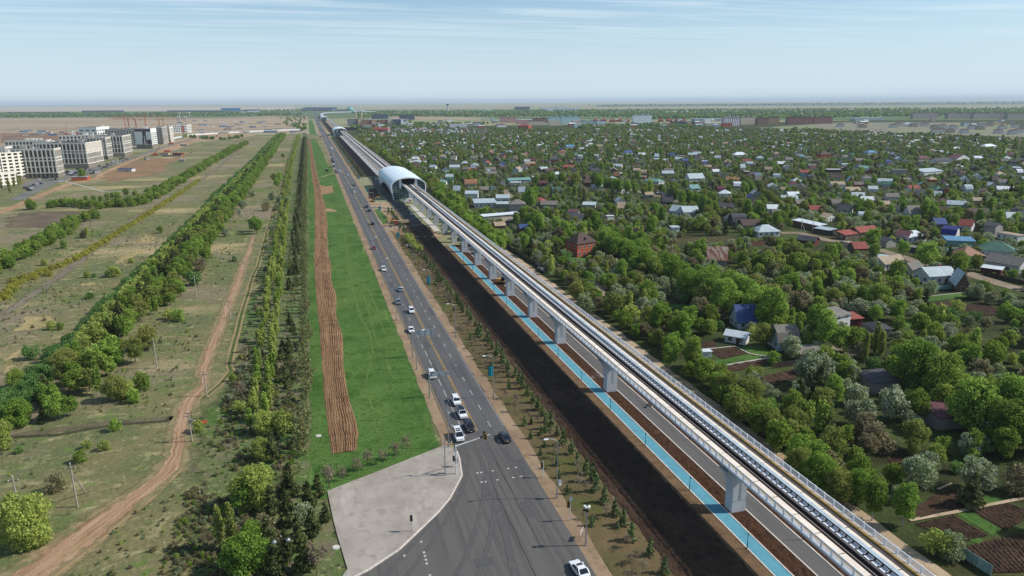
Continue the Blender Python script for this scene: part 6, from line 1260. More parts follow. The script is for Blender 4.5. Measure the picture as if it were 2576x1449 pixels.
block('school_building', 'white and red four-storey building with regular windows behind the slabs', (-330, 1878), (-283, 1889), (-279, 1936), 18, 'whitep', [(2+4*i, 4.8+4*i) for i in range(4)], 13, 5, cat='school', units=2)
block('apartment_building', 'white and purple-brown block rising behind the taupe row', (-372, 1362), (-341, 1348), (-333, 1395), 31, 'whitep', [(20, 22), (25, 27)], 3, 5, units=1)
for i, (x, y, L_, W_, h, lb) in enumerate(((-330, 800, 44, 16, 22, 'dark-roofed courtyard wing behind the nearest taupe block'), (-345, 905, 50, 16, 24, 'dark-roofed courtyard wing behind the second taupe block'), (-300, 985, 40, 14, 24, 'white-fronted courtyard wing between second and third taupe blocks'), (-335, 1010, 46, 15, 26, 'courtyard wing farther left of the third taupe block'), (-320, 1180, 60, 15, 25, 'long dark-roofed wing behind the fourth taupe block'))):
    block('apartment_building', lb, (x - L_/2, y + 2), (x + L_/2, y - 2), (x + L_/2 + .5, y + W_), h, 'pale', [(h - 4.4, h - 1.4), (h - 9, h - 5.6)], 12, 3, units=4)
# brown stripes of the white tower
t = [o for o in COL.objects if o.get('label', '').startswith('white panel tower')][0]
A, B = Vector((-265.7, 1262)), Vector((-240.5, 1249.2)); d = B - A; an = math.atan2(d.y, d.x); nrm = Vector((d.y, -d.x)).normalized()
for u0, u1, z0, z1 in ((0, 1, 26.5, 30.4), (.46, .55, 14, 26.5), (.6, .68, 8, 26.5), (.42, .52, 6.6, 16), (.7, 1, 7, 14), (.54, .6, 20, 26.5)):
    p = A + d * ((u0+u1)/2) - B + nrm * .05; obj('dark_panel', MB().box((0, 0, (z0+z1)/2), (d.length*(u1-u0), .12, z1-z0)).mesh('dark_panel', m_twall['brownp']), t, (p.x, p.y, 0), an)
for u in (.30, .82): p = Vector((-330, 1878)).lerp(Vector((-283, 1889)), u) - Vector((-283, 1889)); obj('red_panel', MB().box((0, -.1, 9), (5, .3, 17.9)).mesh('red_panel', m_twall['redbrick']), [o for o in COL.objects if o.get('category') == 'school'][0], (p.x, p.y, 0), .23)
# streets, parking and soil by the blocks
L, Rr = centre(pts('D2', (300, 1600), (600, 1449), (900, 1320), (1200, 1205), (1500, 1130), (1700, 1090), (1900, 1010), (2100, 930), (2400, 840)) + pts('D3', (760, 990), (900, 930), (1300, 800), (1700, 690)), 9, .2); ribbon('street', L, Rr, .07, a_old)
sheet('car_park', pts('D2', (1180, 1190), (1240, 1040), (1680, 1010), (1900, 960), (1960, 1000), (1700, 1120), (1330, 1160)), .06, a_old, 1, 8); sheet('car_park', pts('D2', (420, 1300), (600, 1210), (1100, 1200), (1150, 1215), (800, 1330), (500, 1420)), .06, a_old, .6, 6)
L, Rr = centre(pts('A0', (-60, 1260), (150, 1180), (420, 1060), (700, 950), (1000, 890), (1020, 850), (1200, 770), (1450, 665), (1620, 620), (1800, 550), (1990, 500), (2320, 490)), 7, 1.2); ribbon('dirt_track', L, Rr, .05, soil('orange dirt road', '9c7f62', [('876a4e', .1, .45, .65), ('ae947a', .06, .55, .7)], bump=.4))
sheet('bare_patch', pts('A0', (1000, 900), (1100, 810), (1500, 680), (1700, 700), (1900, 640), (2000, 600), (1650, 780), (1700, 830), (1400, 880), (1150, 930)), .03, soil('brown site ground', '8a6c50', [('75604a', .03, .42, .62), ('6b6a42', .05, .55, .7)], bump=.5), 4, 12)
sheet('bare_patch', pts('A0', (1500, 620), (1900, 470), (2350, 420), (2580, 460), (2350, 500), (2000, 520), (1700, 640)), .028, g_site, 5, 20)
sheet('bare_patch', pts('A0', (0, 440), (900, 440), (1100, 480), (500, 520), (0, 540)), .06, soil('dark site soil', '6c5a4c', [('8a6c52', .02, .45, .62), ('9a8e84', .03, .6, .75)], bump=.4), 4, 20)
L, Rr = centre(pts('A0', (655, 922), (850, 975), (1050, 1025), (1300, 1022), (1700, 995), (2110, 963)), 1.8, .1); ribbon('footpath', L, Rr, .06, m_conc)
# sheds and cabins
def cabin(c, p1, p2, D, h, wallc, roofc, label, name='site_cabin', cat='cabin', kind='flat', win=False):
    hs(c, p1, p2, D, h, kind, .25, wallc, roofc, label, win=win, cat=cat, name=name, door=win)
WC['orange'] = plain('orange brick wall', 'a5512f', .85); WC['containerred'] = plain('container red', '8a3a30', .6); WC['containerblue'] = plain('container blue', '35618f', .6)
cabin('D2', (1350, 1240), (1650, 1232), 5, 3.4, 'orange', 'pale_metal', 'orange brick shed with grey roof beside the car park', 'brick_shed', 'shed'); cabin('D2', (1655, 1215), (1710, 1205), 4, 3.2, 'orange', 'orange', 'small orange brick hut right of the orange shed', 'brick_hut', 'hut')
pl('D2', 1560, 1225, 'broad', 0, 1.25, 'broadleaf_tree', 'leafy tree growing by the orange brick shed')
cabin('D3', (300, 1305), (555, 1308), 6, 3, 'white', 'navy', 'white site cabin with dark blue roof on the bare ground', win=True)
cabin('D2', (1790, 1105), (1910, 1095), 4, 3.2, 'grey', 'dark_slate', 'dark grey truck-like container by the orange dirt road', 'container', 'container')
cabin('D3', (1330, 995), (1500, 1000), 4, 2.8, 'containerred', 'red', 'long red container at the building site', 'container', 'container'); cabin('D3', (1080, 995), (1250, 995), 4, 2.8, 'cream', 'beige', 'cream cabin row at the building site'); cabin('D3', (1185, 950), (1290, 945), 4, 3, 'containerred', 'red', 'upper red container behind the cream cabins', 'container', 'container'); cabin('D3', (825, 1090), (900, 1085), 4, 3, 'stone' if 'stone' in WC else 'grey', 'beige', 'square grey booth by the dirt road', 'booth', 'booth'); cabin('D3', (1500, 825), (1590, 820), 4, 3, 'dark', 'white_metal', 'dark cabin with white side on the site'); cabin('D3', (1450, 1120), (1550, 1118), 4, 2.6, 'grey', 'pale_metal', 'pale roofed hut by the shelter belt', 'hut', 'hut')
cabin('D3', (1140, 1028), (1480, 1022), 6, 1.6, 'grey', 'dark_slate', 'low dark slab stack at the building site', 'slab_stack', 'stack')
q = MB(); p0 = at('F', 380, 341)   # white site fence
for a, b in zip(pts('F', (430, 351), (480, 341), (560, 336), (640, 332), (760, 327)), pts('F', (480, 341), (560, 336), (640, 332), (760, 327), (772, 326))):
    d = Vector((b[0]-a[0], b[1]-a[1])); q.box(((a[0]+b[0])/2, (a[1]+b[1])/2, 1.6), (d.length, .2, 3.2), 0, math.atan2(d.y, d.x))
tag(q.build('site_fence', plain('white hoarding', 'cfd0d2', .7)), 'long white hoarding along the far building site', 'fence')
q = MB()
for a, b in zip(pts('F', (330, 329), (360, 327), (420, 331)), pts('F', (360, 327), (420, 331), (470, 329))):
    d = Vector((b[0]-a[0], b[1]-a[1])); q.box(((a[0]+b[0])/2, (a[1]+b[1])/2, 1.2), (d.length, .2, 2.4), 0, math.atan2(d.y, d.x))
tag(q.build('site_fence', plain('pale hoarding', 'b5bcc4', .7)), 'pale hoarding behind the apartment row', 'fence')
rk = random.Random(41)
for i in range(90):       # stacked materials and cabins strewn over the far site
    fx, fy = (rk.uniform(440, 770), rk.uniform(303, 338)) if i < 62 else (rk.uniform(30, 300), rk.uniform(322, 342)); X, Y_ = at('F', fx, fy); rfc = rk.choice(('sky_blue', 'white_metal', 'pale_metal', 'navy', 'orange', 'pale_metal', 'teal')); L_, W_ = rk.uniform(6, 22), rk.uniform(4, 8)
    t = thing('site_hut', '%s-topped hut or material store strewn over the far building site' % rfc.replace('_', ' '), 'hut', (X, Y_, 0), rk.uniform(-.3, .3), 'huts of the far building site'); W, Ro = shape('flat', L_, W_, rk.uniform(2.4, 4), .3); W.build('wall', WC[rk.choice(('white', 'grey', 'pale_blue', 'cream', 'containerblue'))], t); Ro.build('roof', RC[rfc], t)
def blk(label, x0, x1, yb, h, mat, name='apartment_building', cat='apartment building', dp=16, roofc=None, steps=0):
    A, B = Vector(at('F', x0, yb)), Vector(at('F', x1, yb)); C_ = (A + B) / 2; az = math.atan2(C_.x, C_.y); an = max(-.1, -az * .35) if az > 0 else -az * .3; L_ = (B - A).length * .96 / max(.6, math.cos(an + az)); t = thing(name, label, cat, (C_.x, C_.y, 0), an)
    MB().span(-L_/2, L_/2, 0, dp, 0, h).build('wall', mat, t); r = MB().span(-L_/2 - .3, L_/2 + .3, -.3, dp + .3, h, h + .6).build('roof', roofc or m_rooft, t)
    for i in range(steps): obj('roof_unit', MB().span(-2.5, 2.5, 3, 9, h + .6, h + 3.4).mesh('roof_unit', mat), r, (-L_/2 + L_ * (i + .5) / steps, 0, 0))
    return t
WH = facade('white nine storey facade', 'dfe2e8', '8f99a6', 3.2, 3, .55, .5); PK = facade('pink block facade', 'bd9390', '77605f', 3.5, 3.2); TE = facade('teal and white facade', 'b9d0d3', '5a7d8a', 3.6, 3.1); CRM = facade('cream block facade', 'ddcdb2', '938473', 3.4, 3); BRN = facade('brown brick facade', '93705c', '544038', 3.4, 3); RDB = facade('red brown shell facade', '8e655a', '543c3c', 3.2, 3, .6, .6); GRB = facade('grey brown facade', 'aba09b', '6c676b', 3.4, 3, .6, .6); RW = facade('white and maroon facade', 'dcd8de', '7d3f4e', 5.5, 40, .35, 1.2); DBG = facade('dark blue glass facade', '56636f', '2a3644', 4, 3.6, .8, .7); GRA = facade('grey flat facade', '7d8184', '565b60', 3.4, 3.2)
m_teal = plain('teal roof', '3f8a88', .6); m_wroof = plain('white roof sheet', 'd0d3d5', .6); m_blueroof = plain('blue roof sheet', '3a6a9c', .6); m_redroof = plain('brick red roof', '8a4a42', .8)
blk('white nine-storey block standing alone beyond the settlement', 1592, 1640, 311.7, 26.5, WH, steps=3); blk('grey block at the left end of the far block row right of the second station', 875, 902, 316.3, 19, GRA); blk('cream block end in the far row right of the second station', 902, 912, 316.5, 20, plain('pale cream wall', 'c9b58c')); blk('brown brick block in the far row, left one', 913, 936, 316.5, 18.5, BRN, roofc=m_wroof); blk('sandy block in the far row right of the second station', 936, 952, 316.5, 18.5, facade('sandy facade', 'c3a07c', '8a6c54', 3.4, 3), roofc=m_wroof); blk('brown brick block in the far row, right one', 953, 977, 316.6, 18.5, BRN, roofc=m_wroof); blk('orange-white block in the far row right of the second station', 977, 990, 316.8, 19, CRM, roofc=m_wroof); blk('dark striped glass block at the right end of the far row', 990, 1009, 317, 20, DBG, roofc=m_wroof); blk('white block end at the right end of the far row', 1009, 1016, 317, 19, WH, roofc=m_wroof); blk('low white hall right of the far row', 1016, 1040, 317.5, 6, plain('white hall wall', 'c9c9c6'), 'hall', 'hall', 14, m_wroof)
blk('long white low hall beyond the settlement, near the far block row', 1132, 1176, 320.5, 8, plain('white shed wall', 'c9cacb'), 'hall', 'hall', 20, m_wroof); blk('dark blue-black building on the wood edge, left one', 937, 976, 300.5, 20, DBG, 'office_building', 'office building', 30); blk('dark blue office building on the wood edge, right one', 1006, 1043, 301.5, 20, DBG, 'office_building', 'office building', 30)
blk('long pink-brown block with terraces, left of the teal blocks', 1259, 1300, 309, 17, PK, steps=3); blk('pink low block before the terraces', 1300, 1340, 312.5, 13, PK, roofc=m_wroof); blk('red-brown block left of the teal blocks', 1341, 1378, 309.5, 15, RDB, steps=2); blk('pale pink front block below the terraces', 1330, 1372, 315, 12, CRM)
blk('teal-topped block, left one', 1381, 1410, 312.5, 22, TE, roofc=m_teal, steps=2); blk('teal-topped block, right one', 1411, 1458, 313, 23, TE, roofc=m_teal, steps=3); blk('bright cream wing before the teal block, left one', 1380, 1411, 316, 15, CRM, roofc=m_wroof); blk('bright cream wing before the teal block, right one', 1441, 1460, 316.5, 15, CRM, roofc=m_wroof); blk('white and blue low block right of the teal blocks', 1461, 1500, 314, 11, TE, steps=2); blk('second white and blue low block, farther right', 1500, 1524, 314, 11, WH)
blk('white and maroon striped block at the settlement edge', 1820, 1861, 317, 22.5, RW, steps=4); blk('cream block beside the white and maroon striped one', 1863, 1904, 313.5, 21, CRM, steps=3); blk('brown and cream block at the right of the cream one', 1905, 1933, 314.5, 18, BRN, steps=2); blk('sandy brown slab receding behind the brown block', 1933, 1961, 311, 18, facade('sandy brown facade', 'ad8a6a', '66503f', 3.4, 3), steps=3); blk('dark red-brown unfinished slab, left one', 1982, 2045, 312, 19, RDB, steps=5); blk('dark red-brown unfinished slab, right one', 2046, 2094, 311.3, 17.5, RDB, steps=4)
blk('grey-brown distant slab on the right, first of four', 2297, 2359, 298.6, 20.5, GRB, steps=4); blk('grey-brown distant slab on the right, second of four', 2385, 2447, 298.9, 20.5, GRB, steps=4); blk('grey-brown distant slab on the right, third of four', 2450, 2532, 299.3, 20.5, GRB, steps=5); blk('grey-brown distant slab cut by the right picture edge', 2536, 2620, 299.5, 20, GRB, steps=4)
blk('long pale grey hall between brown and grey slabs', 2150, 2222, 303, 8, plain('pale hall wall', 'a8aeb2'), 'hall', 'hall', 24, m_wroof); blk('white-roofed market hall left of the maroon striped block', 1745, 1835, 305.5, 9, plain('bluish hall wall', '8b96a2'), 'hall', 'hall', 24, m_wroof); blk('low dark-roofed hall left of the maroon striped block', 1690, 1765, 312, 7, DBG, 'hall', 'hall', 20); blk('low cream hall in front of the market hall', 1765, 1822, 315.5, 6, plain('cream hall wall', 'c4bda8'), 'hall', 'hall', 14, m_wroof)
for i, (x, y, w_) in enumerate(((1490, 307, 14), (1510, 306.5, 16), (1532, 307.5, 15), (1552, 306.5, 14), (1570, 308, 14), (1655, 306.5, 14), (1675, 306, 16), (1696, 306.5, 14), (1714, 307.5, 12))): hs('F', (x, y), (x + w_, y), 12, 6, 'hip', 4.5, 'brick', 'red', 'red-roofed townhouse %s of the white nine-storey block' % ('left' if x < 1600 else 'right'), win=False, cat='townhouse')
for o in [o for o in COL.objects if o.get('category') == 'townhouse']: o['group'] = 'red-roofed townhouses beyond the settlement'
hs('F', (905, 322), (945, 322), 14, 7, 'hip', 4, 'wood', 'maroon', 'dark house with wine-red roof right of the second station', win=False); hs('F', (935, 331), (978, 331), 12, 5, 'hip', 5, 'brick', 'red', 'house with raspberry red roof right of the second station', win=False); hs('F', (868, 327), (925, 328), 12, 6, 'flat', .4, 'dark', 'dark_slate', 'dark flat-roofed building right behind the second station', win=False, cat='building', name='low_building')
for i, (x, y) in enumerate([(1985, 175), (2040, 170), (2110, 178), (2190, 150), (2250, 155), (2300, 165), (2350, 160), (1990, 205), (2035, 200), (2090, 205), (2185, 208), (2235, 180), (2290, 185), (2415, 210), (2440, 180), (2500, 150), (2530, 170), (2550, 205), (2590, 180), (1920, 160), (1880, 150), (1840, 165), (1705, 170), (1740, 160), (2420, 150), (2510, 215), (1350, 165), (1500, 172)]):
    hs('E1', (x - 26, y), (x + 22, y), 13, 7, 'hip', 3, 'white' if i % 3 else 'cream', 'brown' if i % 3 else 'dark_slate', 'unfinished square two-storey villa on the open building land at the right', 2, cat='villa', win=False)
for o in [o for o in COL.objects if o.get('category') == 'villa']: o['group'] = 'unfinished villas on the building land'
rk = random.Random(52)
for i in range(64):
    fx = rk.choice((rk.uniform(900, 1260), rk.uniform(1020, 1600), rk.uniform(1640, 1830), rk.uniform(2100, 2560))); yb = rk.uniform(304, 324) if fx < 1700 else rk.uniform(303, 320); X, Y_ = at('F', fx, yb); colr = rk.choice(('white', 'white', 'cream', 'pale_blue', 'cream', 'brick')); rfc = rk.choice(('white_metal', 'pale_metal', 'maroon', 'grey_slate', 'pale_metal', 'teal'))
    t = thing('far_building', 'small %s building with %s roof in the strip between settlement and woods' % (colr.replace('_', ' '), rfc.replace('_', ' ')), 'building', (X, Y_, 0), rk.uniform(-.2, .1), 'small far buildings beyond the settlement'); W, Ro = shape(rk.choice(('flat', 'gable', 'hip')), rk.uniform(12, 26), 11, rk.uniform(5, 9), 2.2); W.build('wall', WC[colr], t); Ro.build('roof', RC[rfc], t)
# cranes
m_crane = plain('orange crane paint', 'b5622c', .5, 0, .4); m_cred = plain('red crane paint', 'a8382c', .5, 0, .4); m_cyel = plain('yellow machine paint', 'c08a26', .5, 0, .4, .1, 1)
def tower_crane(c, x, y, h, jl, jr, rz, label, mat):
    X, Y_ = at(c, x, y); t = thing('tower_crane', label, 'crane', (X, Y_, 0), rz); q = MB(); w_ = .9
    for sx in (-1, 1):
        for sy in (-1, 1): q.tube((sx*w_, sy*w_, 0), (sx*w_, sy*w_, h), .22, n=4)
    z = 0
    while z < h - 3: q.tube((-w_, -w_, z), (w_, -w_, z+3), .13, n=4); q.tube((w_, w_, z), (-w_, w_, z+3), .13, n=4); q.tube((w_, -w_, z), (w_, w_, z+3), .13, n=4); z += 3
    q.build('mast', mat, t); q = MB(); q.span(-1.1, 1.1, -1.1, 1.1, h, h + 2.2); q.build('cab', mat, t); q = MB()
    for yy, zz in ((-.7, 1.6), (.7, 1.6), (0, 3)): q.tube((-jl, yy, h + zz), (jr, yy, h + zz), .2, n=4)
    x = -jl
    while x < jr - 2: q.tube((x, -.7, h+1.6), (x+1.5, 0, h+3), .12, n=4); q.tube((x+1.5, 0, h+3), (x+3, .7, h+1.6), .12, n=4); x += 3
    q.build('jib', mat, t); q = MB(); q.span(-jl, -jl + 3, -1, 1, h - .8, h + 1.6); q.build('counterweight', m_conc, t); q = MB(); q.tube((0, 0, h + 2.2), (0, 0, h + 8), .3, .1, 5); q.tube((0, 0, h + 8), (jr * .7, 0, h + 3), .08, n=4); q.tube((0, 0, h + 8), (-jl * .8, 0, h + 3), .08, n=4); q.build('tower_head', mat, t)
for x, y, ztop, jl, jr, rz, mat, lb in ((455, 440, 39, 32, 40, .1, m_cred, 'red tower crane with level jib, leftmost of the crane cluster'), (525, 470, 35, 14, 44, 2.9, m_crane, 'orange tower crane just right of the leftmost red one'), (660, 500, 34, 16, 46, 3.0, m_cred, 'red tower crane above the grey panel block'), (840, 440, 40, 22, 64, -.06, m_crane, 'orange tower crane with longest jib above the striped tower'), (1100, 460, 33, 12, 44, 3.05, m_crane, 'orange tower crane right of the longest one'), (1180, 440, 33, 14, 48, .05, m_crane, 'orange tower crane above the pale slabs')):
    X, Y_ = at('D3', x, 620 + (y - 440) * .3); tower_crane('D3', x, 620 + (y - 440) * .3, ztop, jl, jr, rz, lb, mat)
def mobile_crane(c, x, y, dx, h, label, mat=None):
    X, Y_ = at(c, x, y); t = thing('mobile_crane', label, 'crane', (X, Y_, 0)); q = MB(); q.span(-5, 4, -1.3, 1.3, .9, 1.9); q.span(-2, 1.5, -1.2, 1.2, 1.9, 3.4); q.build('chassis', m_cred, t); q = MB(); q.tube((0, 0, 3), (dx, 0, h), .55, .3, 6); q.build('boom', m_amb, t)
    for i in range(4): obj('wheel', MB().tube((0, -1.35, .55), (0, 1.35, .55), .55, n=10).mesh('wheel', m_blk), t, (-4 + i * 2.4, 0, 0))
mobile_crane('D3', 1000, 1000, 15, 23, 'red mobile crane with long raised boom by the dirt road'); mobile_crane('D3', 1300, 790, -3, 34, 'slim mobile crane with upright dark boom beside the pale slabs'); mobile_crane('D2', 1260, 365, 2, 26, 'mobile crane with boom standing behind the courtyard wings, left one'); mobile_crane('D2', 1480, 365, -6, 22, 'mobile crane with boom standing behind the courtyard wings, right one')
for x in (1440, 1565): 
    X, Y_ = at('D3', x, 350); t = thing('silo', 'grey cement silo pair at the far site, %s' % ('left' if x < 1500 else 'right'), 'silo', (X, Y_, 0))
    for dx in (-3.4, 3.4): obj('tank', MB().lathe([(2.8, 0), (2.8, 18), (2.2, 20), (.5, 20.5)], 12).mesh('tank', m_conc), t, (dx, 0, 0))
# ---- industrial halls, airport, towers near the horizon
for x0, x1, yb, h, mat, rf, lb in ((25, 60, 286, 12, DBG, m_blueroof, 'dark blue far hall at the left edge, first'), (62, 100, 286, 12, DBG, m_blueroof, 'dark blue far hall at the left edge, second'), (102, 160, 286, 14, DBG, m_wroof, 'dark blue far hall with white roof at the left edge'), (222, 296, 283.5, 16, DBG, m_blueroof, 'far hall with bright blue end left of the horizon wood'), (365, 413, 286, 12, DBG, None, 'far dark low hall'), (430, 490, 283, 16, DBG, m_wroof, 'far long hall with pale arched roof'), (500, 553, 283, 16, DBG, m_wroof, 'far long hall with pale roof farther right'), (562, 601, 281.5, 30, facade('bright blue hangar facade', '4a7db0', '335f92', 9, 40, .6, 1.5), m_wroof, 'big bright blue hangar near the horizon'), (365, 386, 286.5, 8, CRM, m_wroof, 'far cream shed in the industrial strip'), (400, 413, 285.5, 11, WH, m_wroof, 'far white tank-like building in the industrial strip'), (450, 475, 286, 8, CRM, m_wroof, 'far cream shed before the long halls'), (605, 625, 285.5, 12, CRM, m_wroof, 'cream building left of the radar ball'), (626, 650, 285.5, 16, WH, m_wroof, 'white building below the radar ball'), (618, 652, 281.5, 18, DBG, m_wroof, 'dark hall with white roof under the radar ball'), (1048, 1062, 281.5, 9, DBG, None, 'far dark shed left of the control tower'), (1195, 1250, 278.5, 12, WH, m_wroof, 'far long white shed right of the control tower'), (1297, 1332, 277, 26, DBG, m_blueroof, 'far dark blue hangar beyond the pink blocks'), (1362, 1398, 278, 22, WH, m_wroof, 'far white hangar, first of three'), (1400, 1425, 277, 26, WH, m_wroof, 'far white hangar, second of three'), (1427, 1462, 277.5, 18, WH, m_wroof, 'far white hangar, third of three')):
    blk(lb, x0, x1, yb, h, mat, 'industrial_hall', 'hall', 40, rf)
A, B = Vector(at('F', 757, 279.5)), Vector(at('F', 836, 279.7)); d = B - A; t = thing('airport_terminal', 'dark blue terminal with saw-tooth roof at the end of the road', 'terminal', (A.x, A.y, 0), math.atan2(d.y, d.x)); L_ = d.length
MB().span(0, L_, 0, 60, 0, 16).build('wall', DBG, t); MB().span(-5, L_ + 10, -6, 0, 9, 12).build('canopy', m_wroof, t)
for i in range(6): obj('roof_tooth', MB().ext([(0, 16), (60, 16), (60, 19), (0, 19)], 0, 1).mesh('t', m_blueroof) if False else MB().add([(0, 0, 16), (L_/6.2, 0, 16), (L_/6.2, 0, 30), (0, 60, 16), (L_/6.2, 60, 16), (L_/6.2, 60, 30)], [(0, 1, 2), (5, 4, 3), (0, 2, 5, 3), (1, 4, 5, 2), (0, 3, 4, 1)]).mesh('roof_tooth', plain('dark blue sheet', '2c4460', .5)), t, (L_ * i / 6, 0, 0))
X, Y_ = at('F', 880.5, 279); t = thing('domed_terminal', 'teal domed terminal building near the horizon', 'terminal', (X, Y_, 0)); MB().lathe([(29, 0), (29, 12), (27, 18), (22, 26), (14, 31), (5, 33.5), (.5, 34)], 24).build('dome', plain('teal dome glass', '3b9a98', .3, .2, .5), t); MB().lathe([(29.6, 17), (29.6, 19.5), (26, 20)], 24).build('dome_band', m_wroof, t); MB().span(-110, -25, -10, 20, 0, 12).build('wing', DBG, t); MB().span(25, 120, -10, 20, 0, 9).build('wing', WH, t)
X, Y_ = at('F', 1126.5, 279); t = thing('control_tower', 'white airport control tower with flared cab on the horizon', 'tower', (X, Y_, 0)); MB().lathe([(8, 0), (6, 10), (5.5, 34), (9, 40), (10, 44)], 12).build('shaft', m_vw, t); MB().lathe([(10.4, 44), (11, 52), (8, 53)], 12).build('cab', m_glz, t)
for fx, yb, h, lb in ((652, 284, 46, 'white radar ball on a mast above the far halls'), (907, 276, 26, 'small radar ball right of the domed terminal')):
    X, Y_ = at('F', fx, yb); t = thing('radar_tower', lb, 'radar', (X, Y_, 0)); MB().lathe([(3, 0), (2, h - 8)], 8).build('mast', m_conc, t); MB().lathe([(1, h - 8), (5, h - 5), (6.5, h), (5, h + 4), (.5, h + 6)], 12).build('radome', m_wroof, t)
# guideway curving to the terminal
t = thing('elevated_guideway', 'pale elevated guideway curving across the road before the airport', 'viaduct', (0, 0, 0)); P_ = [(59, 2900), (59.5, 3300), (64, 3800), (90, 4250), (140, 4480), (260, 4660), (420, 4800)]; q = MB()
L, Rr = centre(P_, 11, 0, 3, 80)
for (a, b), (a2, b2) in zip(zip(L, Rr), zip(L[1:], Rr[1:])): q.add([(a[0], a[1], 9), (b[0], b[1], 9), (b2[0], b2[1], 9), (a2[0], a2[1], 9), (a[0], a[1], 12), (b[0], b[1], 12), (b2[0], b2[1], 12), (a2[0], a2[1], 12)], [(3, 2, 1, 0), (4, 5, 6, 7), (0, 1, 5, 4), (2, 3, 7, 6), (0, 4, 7, 3), (1, 2, 6, 5)])
q.build('deck', m_vw, t); L, Rr = centre([(-420, 4990), (-82, 4760), (40, 4600), (100, 4420)], 11, 0, 3, 80); q = MB()
for (a, b), (a2, b2) in zip(zip(L, Rr), zip(L[1:], Rr[1:])): q.add([(a[0], a[1], 8), (b[0], b[1], 8), (b2[0], b2[1], 8), (a2[0], a2[1], 8), (a[0], a[1], 11), (b[0], b[1], 11), (b2[0], b2[1], 11), (a2[0], a2[1], 11)], [(3, 2, 1, 0), (4, 5, 6, 7), (0, 1, 5, 4), (2, 3, 7, 6), (0, 4, 7, 3), (1, 2, 6, 5)])
q.build('branch_deck', m_vw, t)
for p in L[::2] + [(60, 3100), (61, 3500), (66, 3900), (92, 4280), (200, 4590), (330, 4730)]: obj('support', MB().lathe([(2.2, 0), (2.2, 9)], 6).mesh('support', m_pier), t, (p[0], p[1], 0))
# lattice chimneys beside the far row
for fx in (896, 910): X, Y_ = at('F', fx, 305); t = thing('chimney_mast', 'yellowish chimney mast above the far block row, %s' % ('left' if fx < 900 else 'right'), 'chimney', (X, Y_, 0)); MB().lathe([(3, 0), (2.6, 24), (4, 26), (4, 30)], 8).build('stack', plain('pale mast', 'b9ae8e'), t)
for i in range(26):     # pylons far right
    fx = 1500 + i * 42; fy = 274 - i * .42; X, Y_ = at('F', fx, fy); t = thing('power_pylon', 'faint lattice pylon in the row near the horizon', 'pylon', (X, Y_, 0), 0, 'pylons near the horizon'); q = MB()
    for sx in (-3, 3): q.tube((sx, 0, 0), (0, 0, 34), .7, .4, 4)
    q.build('mast', m_fgrey, t); MB().span(-9, 9, -.4, .4, 25, 26).build('crossarm', m_fgrey, t)
# ------------------------------------------------------------------ vehicles
m_tyre = plain('tyre rubber', '161617', .9); m_rim = plain('alloy rim', '8f9295', .3, .8, .5); m_cglass = glassmat('car glass', '11161b', .04); m_hl = plain('headlamp glass', 'd5d8da', .1, .2, .8); m_tl = plain('tail lamp red', '7d1418', .3); m_plate = plain('number plate', 'c9c9c4', .6); m_trim = plain('black trim', '141416', .6)
def paint(name, c, metal=.2): 
    t = NT(name); t.b.inputs['Coat Weight'].default_value = .7; t.b.inputs['Coat Roughness'].default_value = .06; return t.out(srgb(c), .32, metal, .5)
PC = dict(white=paint('white car paint', 'd6d8da', 0), black=paint('black car paint', '121316'), silver=paint('silver car paint', '8d9399', .6), red=paint('red car paint', '8a1e2c'), grey=paint('dark grey car paint', '34383d', .4), blue=paint('dark blue car paint', '1f2f4a'), steel=paint('pale blue grey car paint', '8496a3', .5), skyblue=paint('blue bus paint', '4a8ab5', 0), orange=paint('orange paint', 'b06a20', 0))
CARM = {}
KIND = dict(  # length, half width, bonnet z, roof z, profile: cabin front base, front top, rear top, rear base (fractions from front)
 sedan=(4.6, .90, .86, 1.42, .27, .42, .72, .88), suv=(4.7, .94, 1.02, 1.70, .24, .37, .86, .97), van=(4.95, .94, 1.08, 1.90, .14, .31, .93, .985), hatch=(4.2, .87, .92, 1.5, .24, .38, .84, .96))
